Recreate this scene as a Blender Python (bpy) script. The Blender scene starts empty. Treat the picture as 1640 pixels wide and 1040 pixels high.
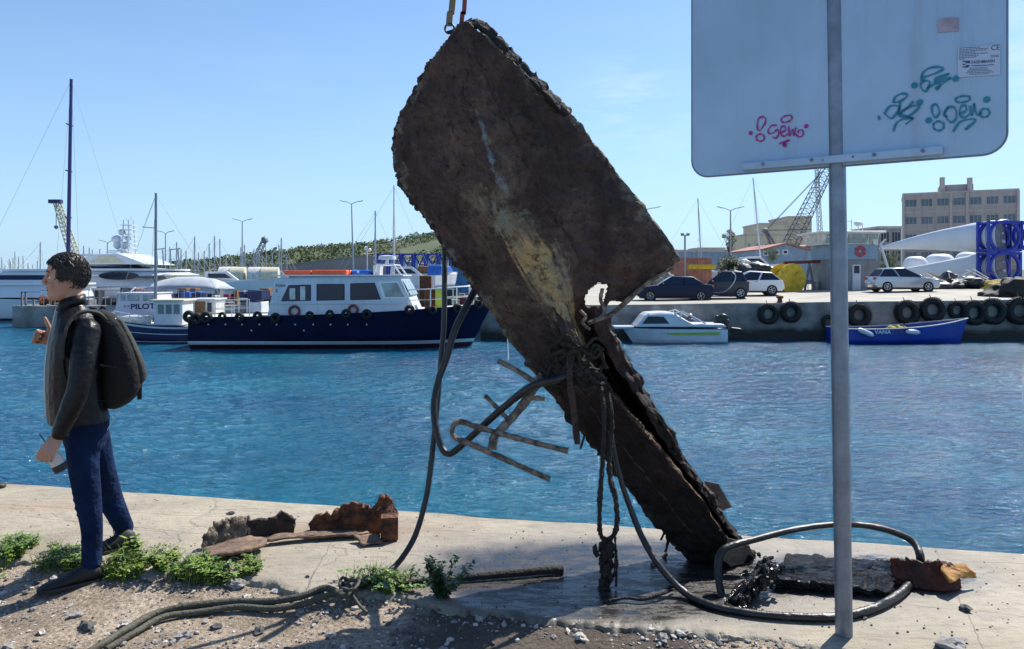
import bpy, bmesh, math, random
from mathutils import Vector, Matrix, noise
random.seed(7)
R = math.radians
# ------------------------------------------------------------------ camera, sky, sun
scn = bpy.context.scene
F, HX, HY, CZ = 1184.0, 820.0, 440.0, 1.66          # photo pixels / metres
cam_d = bpy.data.cameras.new("camera"); cam = bpy.data.objects.new("camera", cam_d)
scn.collection.objects.link(cam); scn.camera = cam
cam.location = (0, 0, CZ); cam.rotation_euler = (R(90), 0, 0)
cam_d.sensor_width = 36; cam_d.lens = F / 1640 * 36; cam_d.shift_y = -80 / 1640
cam_d.clip_start = 0.05; cam_d.clip_end = 6000
scn.view_settings.view_transform = 'Standard'; scn.view_settings.look = 'None'
scn.view_settings.exposure = 0.68; scn.view_settings.gamma = 1
scn.cycles.max_bounces = 6; scn.cycles.caustics_reflective = False; scn.cycles.caustics_refractive = False
SUN_AZ, SUN_EL = R(42), R(49)                        # azimuth clockwise from +Y
w = bpy.data.worlds.new("World"); scn.world = w; w.use_nodes = True
nt = w.node_tree; N = nt.nodes; L = nt.links
bg = N['Background']; bg.inputs[1].default_value = 0.10
sky = N.new('ShaderNodeTexSky'); sky.sky_type = 'NISHITA'; sky.sun_disc = False
sky.sun_elevation = SUN_EL; sky.sun_rotation = SUN_AZ; sky.air_density = 1.0; sky.dust_density = 0.35; sky.ozone_density = 2.2
tc = N.new('ShaderNodeTexCoord')
mp = N.new('ShaderNodeMapping'); mp.inputs['Scale'].default_value = (2.2, 2.2, 11); L.new(tc.outputs['Generated'], mp.inputs[0])
nz = N.new('ShaderNodeTexNoise'); nz.inputs['Scale'].default_value = 2.6; nz.inputs['Detail'].default_value = 7; nz.inputs['Roughness'].default_value = .6
L.new(mp.outputs[0], nz.inputs[0])
def mth(op, a=None, b=None, clamp=False):
    m = N.new('ShaderNodeMath'); m.operation = op; m.use_clamp = clamp
    for i, v in enumerate((a, b)):
        if v is None: continue
        if isinstance(v, (int, float)): m.inputs[i].default_value = v
        else: L.new(v, m.inputs[i])
    return m.outputs[0]
acc = None
for d, wid, amp in (((.165, 1, .228), 900, .8), ((.72, 1, .24), 160, .85), ((.2, 1, .125), 120, .5), ((.62, 1, .09), 50, .5), ((-.3, 1, .1), 30, .12)):
    v = Vector(d).normalized()
    dp = N.new('ShaderNodeVectorMath'); dp.operation = 'DOT_PRODUCT'; L.new(tc.outputs['Generated'], dp.inputs[0]); dp.inputs[1].default_value = v
    k = mth('SUBTRACT', 1.0, dp.outputs['Value']); k = mth('MULTIPLY', k, -wid); k = mth('EXPONENT', k); k = mth('MULTIPLY', k, amp)
    acc = k if acc is None else mth('ADD', acc, k)
cl = mth('SUBTRACT', nz.outputs[0], .42); cl = mth('MULTIPLY', cl, 3.6, True); cl = mth('MULTIPLY', cl, acc, True)
mx = N.new('ShaderNodeMix'); mx.data_type = 'RGBA'; L.new(cl, mx.inputs[0]); L.new(sky.outputs[0], mx.inputs[6]); mx.inputs[7].default_value = (6.4, 6.8, 7.4, 1)
sz_ = N.new('ShaderNodeSeparateXYZ'); L.new(tc.outputs['Generated'], sz_.inputs[0])
hf = mth('MULTIPLY', mth('EXPONENT', mth('MULTIPLY', mth('MAXIMUM', sz_.outputs[2], 0.0), -5.5)), .86)      # pale blue air low over the sea
hz = N.new('ShaderNodeMix'); hz.data_type = 'RGBA'; L.new(hf, hz.inputs[0]); tn = N.new('ShaderNodeMix'); tn.data_type = 'RGBA'; tn.blend_type = 'MULTIPLY'; tn.inputs[0].default_value = 1; L.new(mx.outputs[2], tn.inputs[6]); tn.inputs[7].default_value = (.80, .93, 1.08, 1); L.new(tn.outputs[2], hz.inputs[6]); hz.inputs[7].default_value = (2.9, 4.5, 6.1, 1)
L.new(hz.outputs[2], bg.inputs[0])
sd = bpy.data.lights.new("sun", 'SUN'); sd.energy = 4.8; sd.angle = R(.53); sd.color = (1, .95, .87)
sun = bpy.data.objects.new("sun", sd); scn.collection.objects.link(sun)
sdir = Vector((math.sin(SUN_AZ) * math.cos(SUN_EL), math.cos(SUN_AZ) * math.cos(SUN_EL), math.sin(SUN_EL)))
sun.rotation_euler = sdir.to_track_quat('Z', 'Y').to_euler(); sun.location = sdir * 60

# ------------------------------------------------------------------ helpers
def P(x, y, Y): return Vector(((x - HX) / F * Y, Y, CZ - (y - HY) / F * Y))
def PG(x, y, z=0.0):
    Y = (CZ - z) * F / (y - HY); return Vector(((x - HX) / F * Y, Y, z))
def rnd(a, b): return random.uniform(a, b)
def catmull(pts, n=8):
    out = []; p = [Vector(q) for q in pts]; p = [p[0] * 2 - p[1]] + p + [p[-1] * 2 - p[-2]]
    for i in range(1, len(p) - 2):
        for k in range(n):
            t = k / n; a, b, c, d = p[i - 1], p[i], p[i + 1], p[i + 2]
            out.append(.5 * ((2 * b) + (c - a) * t + (2 * a - 5 * b + 4 * c - d) * t * t + (3 * b - a - 3 * c + d) * t ** 3))
    out.append(p[-2]); return out
ORG = {}
class MB:
    def __init__(s): s.v = []; s.f = []; s.uv = None
    def add(s, vs, fs):
        o = len(s.v); s.v += [Vector(q) for q in vs]; s.f += [tuple(i + o for i in f) for f in fs]
    def box(s, c, d, rz=0, rx=0, ry=0, taper=1):
        m = Matrix.Translation(Vector(c)) @ Matrix.Rotation(rz, 4, 'Z') @ Matrix.Rotation(ry, 4, 'Y') @ Matrix.Rotation(rx, 4, 'X')
        vs = [m @ Vector((x * d[0] / 2 * (taper if z > 0 else 1), y * d[1] / 2 * (taper if z > 0 else 1), z * d[2] / 2)) for z in (-1, 1) for y in (-1, 1) for x in (-1, 1)]
        s.add(vs, [(0, 2, 3, 1), (4, 5, 7, 6), (0, 1, 5, 4), (2, 6, 7, 3), (0, 4, 6, 2), (1, 3, 7, 5)]); return s
    def bx(s, x0, x1, y0, y1, z0, z1): return s.box(((x0 + x1) / 2, (y0 + y1) / 2, (z0 + z1) / 2), (x1 - x0, y1 - y0, z1 - z0))
    def tube(s, pts, r, n=8, caps=True, jit=0):
        pts = [Vector(p) for p in pts]
        pts = [p for i, p in enumerate(pts) if i == 0 or (p - pts[i - 1]).length > 1e-6]
        m = len(pts)
        if m < 2: return s
        rr = r if isinstance(r, (list, tuple)) else [r] * m
        if len(rr) != m: rr = [rr[min(int(i / (m - 1) * (len(rr) - 1)), len(rr) - 2)] * (1 - ((i / (m - 1) * (len(rr) - 1)) - min(int(i / (m - 1) * (len(rr) - 1)), len(rr) - 2))) + rr[min(int(i / (m - 1) * (len(rr) - 1)), len(rr) - 2) + 1] * ((i / (m - 1) * (len(rr) - 1)) - min(int(i / (m - 1) * (len(rr) - 1)), len(rr) - 2)) for i in range(m)]
        T = (pts[1] - pts[0]).normalized(); U = T.orthogonal().normalized(); vs = []
        for i in range(m):
            t = (pts[min(i + 1, m - 1)] - pts[max(i - 1, 0)]).normalized()
            q = T.rotation_difference(t); U = (q @ U).normalized(); T = t; V = T.cross(U)
            for k in range(n):
                a = 2 * math.pi * k / n; rad = rr[i] * (1 + (rnd(-jit, jit) if jit else 0)); vs.append(pts[i] + (U * math.cos(a) + V * math.sin(a)) * rad)
        fs = [(i * n + k, i * n + (k + 1) % n, (i + 1) * n + (k + 1) % n, (i + 1) * n + k) for i in range(m - 1) for k in range(n)]
        if caps: fs += [tuple(reversed(range(n))), tuple(range((m - 1) * n, m * n))]
        s.add(vs, fs); return s
    def cyl(s, a, b, r0, r1=None, n=12): return s.tube([a, b], [r0, r0 if r1 is None else r1], n)
    def loft(s, rings, caps=True):
        n = len(rings[0]); vs = [v for r in rings for v in r]; m = len(rings)
        fs = [(i * n + k, i * n + (k + 1) % n, (i + 1) * n + (k + 1) % n, (i + 1) * n + k) for i in range(m - 1) for k in range(n)]
        if caps: fs += [tuple(reversed(range(n))), tuple(range((m - 1) * n, m * n))]
        s.add(vs, fs); return s
    def prism(s, poly, d):
        d = Vector(d); n = len(poly); a = [Vector(p) for p in poly]; b = [p + d for p in a]
        s.add(a + b, [tuple(range(n)), tuple(reversed(range(n, 2 * n)))] + [(k, k + n, (k + 1) % n + n, (k + 1) % n) for k in range(n)]); return s
    def ball(s, c, r, sub=2, jit=0, sc=(1, 1, 1), rot=None, seed=0):
        bm = bmesh.new(); bmesh.ops.create_icosphere(bm, subdivisions=sub, radius=1)
        c = Vector(c); vs = []
        for v in bm.verts:
            p = v.co.copy()
            if jit: p *= 1 + jit * noise.noise(p * 1.7 + Vector((seed, seed * .7, c.x * 5)))
            p = Vector((p.x * sc[0], p.y * sc[1], p.z * sc[2])) * r
            if rot: p = rot @ p
            vs.append(c + p)
        s.add(vs, [tuple(v.index for v in f.verts) for f in bm.faces]); bm.free(); return s
    def torus(s, c, ax, R0, r, n=28, m=10, flat=1.0):
        ax = Vector(ax).normalized(); U = ax.orthogonal().normalized(); V = ax.cross(U); c = Vector(c); rings = []
        for i in range(n):
            a = 2 * math.pi * i / n; d = U * math.cos(a) + V * math.sin(a)
            rings.append([c + d * (R0 + r * math.cos(2 * math.pi * k / m)) + ax * r * flat * math.sin(2 * math.pi * k / m) for k in range(m)])
        s.loft(rings + [rings[0]], caps=False); return s
    def lathe(s, a, axis, prof, n=24):
        a = Vector(a); ax = Vector(axis).normalized(); U = ax.orthogonal().normalized(); V = ax.cross(U)
        s.loft([[a + ax * h + (U * math.cos(2 * math.pi * k / n) + V * math.sin(2 * math.pi * k / n)) * r for k in range(n)] for h, r in prof]); return s
    def strips(s, z0, z1): return s
    def xf(s, m): s.v = [m @ v for v in s.v]; return s
    def build(s, name, mat, parent=None, smooth=False, bevel=0, local=False, solid=0, recalc=True, remesh=0, sm=0, sub=0):
        me = bpy.data.meshes.new(name)
        if parent is not None: org = Vector((0, 0, 0)) if local else ORG.get(parent, Vector())
        elif local: org = Vector()
        else:
            lo = Vector([min(v[i] for v in s.v) for i in range(3)]); hi = Vector([max(v[i] for v in s.v) for i in range(3)])
            org = Vector(((lo.x + hi.x) / 2, (lo.y + hi.y) / 2, lo.z))
        me.from_pydata([v - org for v in s.v], [], s.f)
        if recalc:
            bm = bmesh.new(); bm.from_mesh(me); bmesh.ops.recalc_face_normals(bm, faces=bm.faces[:]); bm.to_mesh(me); bm.free()
        mats = mat if isinstance(mat, (list, tuple)) else [mat]
        for m in mats: me.materials.append(m)
        if smooth: me.polygons.foreach_set('use_smooth', [True] * len(me.polygons))
        o = bpy.data.objects.new(name, me); scn.collection.objects.link(o)
        if parent is not None: o.parent = parent; ORG[o] = org
        else: o.location = org; ORG[o] = org.copy()
        if remesh:
            md = o.modifiers.new('r', 'REMESH'); md.mode = 'VOXEL'; md.voxel_size = remesh; md.use_smooth_shade = True
        if sm:
            md = o.modifiers.new('s', 'SMOOTH'); md.iterations = sm; md.factor = .5
        if solid:
            md = o.modifiers.new('t', 'SOLIDIFY'); md.thickness = solid; md.offset = 0
        if bevel:
            md = o.modifiers.new('b', 'BEVEL'); md.width = bevel; md.segments = 2; md.limit_method = 'ANGLE'; md.angle_limit = R(35)
        if sub:
            md = o.modifiers.new('u', 'SUBSURF'); md.levels = sub; md.render_levels = sub
        if smooth and not remesh and hasattr(me, 'set_sharp_from_angle'): me.set_sharp_from_angle(angle=R(40))
        return o
def tag(o, label=None, cat=None, group=None, kind=None):
    if label: o['label'] = label
    if cat: o['category'] = cat
    if group: o['group'] = group
    if kind: o['kind'] = kind
    return o
def thing(name, label, cat, loc=(0, 0, 0), group=None):
    o = bpy.data.objects.new(name, None); scn.collection.objects.link(o); o.location = loc; o.empty_display_size = .2
    ORG[o] = Vector(loc); return tag(o, label, cat, group)
def kids(o): return [c for c in bpy.data.objects if c.parent == o]
def dup(o, parent=None):
    c = o.copy(); scn.collection.objects.link(c); c.parent = parent
    for k in kids(o): dup(k, c)
    return c
def copy_thing(o, loc, rz=None, label=None, scale=None):
    c = dup(o); c.location = loc
    if rz is not None: c.rotation_euler = (0, 0, rz)
    if scale: c.scale = scale if isinstance(scale, tuple) else (scale,) * 3
    if label: c['label'] = label
    return c
# ------------------------------------------------------------------ materials
def mat(name, col, rough=.6, metal=0, var=.25, vs=3.0, bump=0, bs=20, col2=None, spec=.5, trans=0, coat=0, emit=None, var2=None, detail=6):
    m = bpy.data.materials.new(name); m.use_nodes = True; t = m.node_tree; n = t.nodes; l = t.links; b = n['Principled BSDF']
    b.inputs['Roughness'].default_value = rough; b.inputs['Metallic'].default_value = metal; b.inputs['Specular IOR Level'].default_value = spec
    b.inputs['Transmission Weight'].default_value = trans; b.inputs['Coat Weight'].default_value = coat
    tcn = n.new('ShaderNodeTexCoord')
    c1 = tuple(col[:3]) + (1,)
    if var or col2:
        nn = n.new('ShaderNodeTexNoise'); nn.inputs['Scale'].default_value = vs; nn.inputs['Detail'].default_value = detail; nn.inputs['Roughness'].default_value = .62
        l.new(tcn.outputs['Object'], nn.inputs['Vector'])
        rp = n.new('ShaderNodeValToRGB'); l.new(nn.outputs[0], rp.inputs[0])
        c2 = tuple(col2[:3]) + (1,) if col2 else tuple(max(0, q * (1 - var)) for q in col[:3]) + (1,)
        c0 = c1 if col2 else tuple(min(1, q * (1 + var * .6)) for q in col[:3]) + (1,)
        rp.color_ramp.elements[0].position = .36; rp.color_ramp.elements[0].color = c2
        rp.color_ramp.elements[1].position = .64; rp.color_ramp.elements[1].color = c0
        l.new(rp.outputs[0], b.inputs['Base Color'])
    else: b.inputs['Base Color'].default_value = c1
    if bump:
        bn = n.new('ShaderNodeTexNoise'); bn.inputs['Scale'].default_value = bs; bn.inputs['Detail'].default_value = 6; l.new(tcn.outputs['Object'], bn.inputs['Vector'])
        bp = n.new('ShaderNodeBump'); bp.inputs['Strength'].default_value = min(1, bump); bp.inputs['Distance'].default_value = .02 * max(1, bump); l.new(bn.outputs[0], bp.inputs['Height']); l.new(bp.outputs[0], b.inputs['Normal'])
    if emit: b.inputs['Emission Color'].default_value = tuple(emit[:3]) + (1,); b.inputs['Emission Strength'].default_value = emit[3]
    return m
M = {}
def streaky(m, sc=(5, 5, .35), col=(.2, .2, .2), amt=.5, lo=.55):
    t = m.node_tree; n = t.nodes; l = t.links; b = n['Principled BSDF']; tcn = n.new('ShaderNodeTexCoord'); mp = n.new('ShaderNodeMapping'); mp.inputs['Scale'].default_value = sc; l.new(tcn.outputs['Object'], mp.inputs[0])
    q = n.new('ShaderNodeTexNoise'); q.inputs['Scale'].default_value = 2; q.inputs['Detail'].default_value = 9; q.inputs['Roughness'].default_value = .7; l.new(mp.outputs[0], q.inputs['Vector']); r = n.new('ShaderNodeMapRange'); l.new(q.outputs[0], r.inputs[0]); r.inputs[1].default_value = lo; r.inputs[2].default_value = lo + .16; r.inputs[4].default_value = amt
    x = n.new('ShaderNodeMix'); x.data_type = 'RGBA'; l.new(r.outputs[0], x.inputs[0]); l.new(b.inputs['Base Color'].links[0].from_socket, x.inputs[6]); x.inputs[7].default_value = col + (1,); l.new(x.outputs[2], b.inputs['Base Color']); return m
def mk(k, *a, **kw): M[k] = mat(k, *a, **kw); return M[k]
mk('white', (.60, .63, .67), .35, var=.1, vs=1.2); mk('white_old', (.62, .62, .58), .5, var=.3, vs=2.5)
mk('yacht_white', (.64, .67, .71), .22, var=.06, vs=.6, coat=.3); mk('cream', (.62, .57, .4), .5, var=.15)
for k_ in ('white', 'white_old'): streaky(M[k_], (2.5, 2.5, .25), (.30, .24, .17), .45, .56)
mk('navy', (.003, .006, .032), .6, var=.3, vs=1.1, spec=.15); mk('navy2', (.008, .014, .075), .5, var=.3, vs=2)
mk('antifoul', (.05, .012, .02), .6, var=.4); mk('rubber', (.012, .012, .013), .75, var=.5, vs=6, bump=.4, bs=30)
mk('glass_dark', (.012, .022, .045), .14, var=0, spec=.4); mk('glass_blue', (.05, .12, .14), .08, var=.5, vs=1.5, spec=.8)
mk('glass_pale', (.25, .33, .34), .1, var=.4, vs=2, spec=.8)
mk('steel', (.42, .43, .44), .35, .8, var=.2); mk('galv', (.20, .235, .29), .42, .5, var=.22, vs=9, bump=.15, bs=60)
mk('rail', (.7, .71, .72), .3, .3, var=.1); mk('black', (.015, .015, .016), .5, var=.3)
mk('orange', (.85, .12, .03), .5, var=.2); mk('red', (.45, .04, .04), .5, var=.2); mk('blue_plastic', (.03, .14, .5), .4, var=.3, vs=5)
mk('yellow', (.62, .42, .02), .5, var=.25); mk('yellow_green', (.6, .62, .08), .5, var=.1); mk('green_stripe', (.3, .42, .03), .4, var=.1)
mk('wood', (.23, .11, .045), .6, var=.4, vs=8); mk('rust', (.16, .055, .022), .85, var=.6, vs=9, bump=.6, bs=30)
mk('container_blue', (.03, .17, .36), .5, var=.3, vs=1.5); mk('maroon', (.2, .035, .04), .6, var=.3); mk('grey', (.22, .24, .27), .6, var=.2, vs=1)
mk('grey_roof', (.16, .18, .20), .6, var=.15, vs=.15); mk('frame_blue', (.012, .03, .36), .4, var=.25, vs=1.5)
mk('blade', (.66, .7, .74), .3, var=.06, vs=.4); mk('office', (.41, .35, .325), .8, var=.12, vs=.4, bump=.2, bs=3)
mk('office_trim', (.47, .41, .38), .8, var=.1, vs=.5); mk('beige', (.55, .50, .36), .8, var=.15, vs=.3); mk('shed_blue', (.22, .32, .42), .6, var=.15, vs=1)
mk('tile', (.36, .16, .12), .7, var=.3, vs=2); mk('crane', (.17, .18, .2), .6, var=.3); mk('crane_y', (.5, .45, .3), .6, var=.3)
mk('conc_wall', (.27, .26, .245), .85, var=.45, vs=.8, bump=.8, bs=4); mk('tarp', (.03, .035, .045), .5, var=.5, vs=2, bump=.8, bs=4)
mk('bark', (.09, .065, .045), .9, var=.4, vs=8); mk('leaf', (.055, .085, .025), .6, col2=(.02, .035, .012), vs=.9); mk('leaf2', (.13, .165, .065), .9, col2=(.085, .11, .045), vs=.2)
mk('canvas', (.38, .42, .46), .7, var=.15, vs=1)
for k_ in ('office', 'office_trim', 'beige', 'shed_blue', 'grey'): streaky(M[k_], (.8, .8, .08), (.14, .13, .12), .4, .5)
def glass_mat(): return M['glass_dark']
def text_mb(txt, size, bold=0.0):
    c = bpy.data.curves.new('t', 'FONT'); c.body = txt; c.size = size; c.offset = bold; c.extrude = 0.0; c.resolution_u = 3
    o = bpy.data.objects.new('t', c); scn.collection.objects.link(o); dg = bpy.context.evaluated_depsgraph_get()
    me = bpy.data.meshes.new_from_object(o.evaluated_get(dg)); mb = MB(); mb.add([v.co.copy() for v in me.vertices], [tuple(p.vertices) for p in me.polygons])
    bpy.data.objects.remove(o); bpy.data.curves.remove(c); bpy.data.meshes.remove(me); return mb
def fit_text(txt, o, u, v, width, height, bold=0):      # text laid in plane o + s*u + t*v, scaled to width and height
    mb = text_mb(txt, 1, bold); xs = [q.x for q in mb.v]; ys = [q.y for q in mb.v]; x0, x1, y0, y1 = min(xs), max(xs), min(ys), max(ys)
    o = Vector(o); u = Vector(u); v = Vector(v)
    mb.v = [o + u * ((q.x - x0) / (x1 - x0) * width) + v * ((q.y - y0) / (y1 - y0) * height) for q in mb.v]; return mb
# ------------------------------------------------------------------ SETTING
WZ = -1.7                                            # water level
SZ = .055                                            # quay slab top above the gravel
def nodes(m): t = m.node_tree; return t, t.nodes, t.links
def concrete():
    m = bpy.data.materials.new('quay_concrete'); m.use_nodes = True; t, n, l = nodes(m); b = n['Principled BSDF']
    g = n.new('ShaderNodeNewGeometry')
    def noi(s, d=6, r=.6, vec=None):
        q = n.new('ShaderNodeTexNoise'); q.inputs['Scale'].default_value = s; q.inputs['Detail'].default_value = d; q.inputs['Roughness'].default_value = r; l.new(vec or g.outputs['Position'], q.inputs['Vector']); return q.outputs[0]
    def ramp(v, a, b_, ca, cb):
        q = n.new('ShaderNodeValToRGB'); q.color_ramp.elements[0].position = a; q.color_ramp.elements[0].color = ca; q.color_ramp.elements[1].position = b_; q.color_ramp.elements[1].color = cb; l.new(v, q.inputs[0]); return q.outputs[0]
    def mix(f, a, b_, bt='MIX'):
        q = n.new('ShaderNodeMix'); q.data_type = 'RGBA'; q.blend_type = bt
        for i, v in ((0, f), (6, a), (7, b_)):
            if isinstance(v, (int, float, tuple)): q.inputs[i].default_value = v
            else: l.new(v, q.inputs[i])
        return q.outputs[2]
    def M_(op, a, b_=None, cl=False):
        q = n.new('ShaderNodeMath'); q.operation = op; q.use_clamp = cl
        for i, v in enumerate((a, b_)):
            if v is None: continue
            if isinstance(v, (int, float)): q.inputs[i].default_value = v
            else: l.new(v, q.inputs[i])
        return q.outputs[0]
    base = ramp(noi(1.3), .3, .7, (.25, .215, .16, 1), (.40, .355, .27, 1))
    mp = n.new('ShaderNodeMapping'); mp.inputs['Scale'].default_value = (3, 16, 3); mp.inputs['Rotation'].default_value = (0, 0, R(-12)); l.new(g.outputs['Position'], mp.inputs[0])
    st = ramp(noi(2.2, 8, .7, mp.outputs[0]), .5, .68, (0, 0, 0, 1), (1, 1, 1, 1))
    base = mix(M_('MULTIPLY', st, .75), base, (.18, .15, .11, 1)); bl = ramp(noi(3.2, 9, .75), .52, .62, (0, 0, 0, 1), (1, 1, 1, 1)); base = mix(M_('MULTIPLY', bl, .4), base, (.20, .185, .155, 1)); bl2 = ramp(noi(24, 6, .8), .56, .66, (0, 0, 0, 1), (1, 1, 1, 1)); base = mix(M_('MULTIPLY', bl2, .35), base, (.12, .105, .085, 1))
    sp = ramp(noi(60, 3), .6, .72, (0, 0, 0, 1), (1, 1, 1, 1)); base = mix(M_('MULTIPLY', sp, .45), base, (.16, .14, .12, 1))
    # cracks
    vo = n.new('ShaderNodeTexVoronoi'); vo.feature = 'DISTANCE_TO_EDGE'; vo.inputs['Scale'].default_value = .33
    wp = n.new('ShaderNodeTexNoise'); wp.inputs['Scale'].default_value = 3; l.new(g.outputs['Position'], wp.inputs['Vector'])
    av = n.new('ShaderNodeVectorMath'); av.operation = 'MULTIPLY_ADD'; l.new(wp.outputs['Color'], av.inputs[0]); av.inputs[1].default_value = (.4, .4, .4); l.new(g.outputs['Position'], av.inputs[2]); l.new(av.outputs[0], vo.inputs['Vector'])
    ck = ramp(vo.outputs['Distance'], 0, .0028, (1, 1, 1, 1), (0, 0, 0, 1)); base = mix(M_('MULTIPLY', ck, .3), base, (.09, .08, .07, 1))
    def seam(p, q, w_=.0035):
        dx, dy = q[0] - p[0], q[1] - p[1]; L2 = math.hypot(dx, dy); nx_, ny_ = -dy / L2, dx / L2
        wb_ = M_('MULTIPLY', M_('SUBTRACT', noi(6, 6), .5), .07); d = M_('ADD', M_('ADD', M_('MULTIPLY', sx.outputs[0], nx_), M_('MULTIPLY', sx.outputs[1], ny_)), M_('SUBTRACT', wb_, p[0] * nx_ + p[1] * ny_))
        return M_('LESS_THAN', M_('ABSOLUTE', d), w_)
    sx = n.new('ShaderNodeSeparateXYZ'); l.new(g.outputs['Position'], sx.inputs[0])
    for sa, sb in ((PG(450, 868, .055), PG(700, 893, .055)), (PG(60, 812, .055), PG(300, 826, .055)), (PG(560, 815, .055), PG(500, 925, .055)), (PG(1500, 885, .055), PG(1560, 1010, .055))): base = mix(M_('MULTIPLY', seam(sa, sb), .55), base, (.08, .07, .06, 1))
    # rust stain beside the left scraps, and the wet patch under the hanging wreck
    sx = n.new('ShaderNodeSeparateXYZ'); l.new(g.outputs['Position'], sx.inputs[0])
    def spot(cx, cy, rx, ry, nsc, namp, hard=4):
        dx = M_('DIVIDE', M_('SUBTRACT', sx.outputs[0], cx), rx); dy = M_('DIVIDE', M_('SUBTRACT', sx.outputs[1], cy), ry)
        d = M_('SQRT', M_('ADD', M_('MULTIPLY', dx, dx), M_('MULTIPLY', dy, dy)))
        q = M_('ADD', d, M_('MULTIPLY', M_('SUBTRACT', noi(nsc, 5), .5), namp)); return M_('MULTIPLY', M_('SUBTRACT', 1, q), hard, True)
    rs = spot(-1.0, 4.65, .95, .28, 4, 1.4, 1.2); base = mix(M_('MULTIPLY', rs, .35), base, (.2, .09, .045, 1))
    rs2 = spot(-3.3, 5.1, .8, .16, 4, 1.6, 1.2); base = mix(M_('MULTIPLY', rs2, .3), base, (.24, .1, .06, 1))
    wet = spot(.52, 3.93, 1.25, .66, 3.0, .6, 3); wet2 = spot(1.75, 3.95, .9, .38, 3.5, .8, 3); damp = spot(.9, 4.1, 2.4, .95, 2.4, .8, 1.6)
    w_ = M_('MAXIMUM', wet, wet2)
    base = mix(M_('MULTIPLY', damp, .42), base, (.17, .16, .165, 1))
    base = mix(M_('MULTIPLY', w_, .95), base, (.012, .011, .012, 1))
    l.new(base, b.inputs['Base Color'])
    b.inputs['Specular IOR Level'].default_value = .5
    mp2 = n.new('ShaderNodeMapping'); mp2.inputs['Scale'].default_value = (1, 3.2, 1); l.new(g.outputs['Position'], mp2.inputs[0]); pud = ramp(noi(9, 8, .7, mp2.outputs[0]), .42, .52, (1, 1, 1, 1), (0, 0, 0, 1)); pf = M_('MULTIPLY', w_, M_('ADD', M_('MULTIPLY', pud, .6), .4))
    rg = M_('SUBTRACT', .85, M_('MULTIPLY', pf, .72)); rg = M_('SUBTRACT', rg, M_('MULTIPLY', damp, .12)); l.new(rg, b.inputs['Roughness'])
    b1 = n.new('ShaderNodeBump'); b1.inputs['Distance'].default_value = .012; l.new(M_('SUBTRACT', 1, M_('MULTIPLY', pf, .82)), b1.inputs['Strength'])
    h = M_('ADD', M_('MULTIPLY', noi(14, 8, .65), .8), M_('MULTIPLY', noi(90, 3), .25)); h = M_('SUBTRACT', h, M_('MULTIPLY', ck, .2)); l.new(h, b1.inputs['Height']); l.new(b1.outputs[0], b.inputs['Normal'])
    return m
M['quay'] = concrete()
# near quay slab: near edge ragged, far edge straight
FA = PG(0, 772, SZ); FB = PG(1640, 885, SZ); fd = (FB - FA).normalized()
FAR0 = FA - fd * 14; FAR1 = FB + fd * 14
near_px = [(-200, 880), (0, 893), (120, 903), (240, 918), (420, 928), (470, 944), (520, 950), (560, 944), (640, 955), (760, 975), (900, 992), (1020, 1006), (1180, 1022), (1320, 1034), (1420, 1050), (1640, 1085)]
near = [PG(x, y, SZ) for x, y in near_px]; near = [Vector((-14, near[0].y + 1.9, SZ))] + near + [Vector((4, 2.7, SZ)), Vector((12, -.2, SZ))]
nd = catmull(near, 34)
def lerp(a, b, t): return a + (b - a) * t
mb = MB(); K = 40; rows = []
for q in nd:
    q = Vector((q.x, q.y + .045 * noise.noise(q * 2.6) + .016 * noise.noise(q * 9) + .016 * noise.noise(q * 29) + .012 * noise.noise(q * 57), SZ))
    # far edge point straight away from q along the normal of the far edge
    nrm = Vector((-fd.y, fd.x, 0)); d = (FAR0 - q).dot(nrm); fpt = q + nrm * d
    jz = lambda k: .022 * noise.noise(q * 17 + Vector((0, 0, k))) + .012 * noise.noise(q * 44 + Vector((0, 0, k)))
    col = [q + Vector((0, -.045 + jz(1), -.10)), q + Vector((0, -.03 + jz(2), -.055 + jz(5))), q + Vector((0, -.012 + jz(3), -.028 + jz(6) * .6)), q + Vector((0, jz(4) * .5, -.008 + jz(7) * .3)), q + Vector((0, .02, .0))]
    for k in range(1, K):
        c = (q + Vector((0, .02, 0))).lerp(fpt, k / K); c.z = SZ + .006 * noise.noise(c * .9); col.append(c)
    e = fpt.copy(); e += nrm * (.02 * noise.noise(fpt * 3)); e.z = SZ; col.append(e - nrm * .03); col.append(e + nrm * .0 - Vector((0, 0, .02))); col.append(e + Vector((0, 0, -2.6)))
    rows.append(col)
m_ = len(rows[0]); mb.v = [v for r in rows for v in r]
mb.f = [(i * m_ + k, (i + 1) * m_ + k, (i + 1) * m_ + k + 1, i * m_ + k + 1) for i in range(len(rows) - 1) for k in range(m_ - 1)]
quay = mb.build('quay', M['quay'], smooth=True, local=True); tag(quay, kind='structure')
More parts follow.
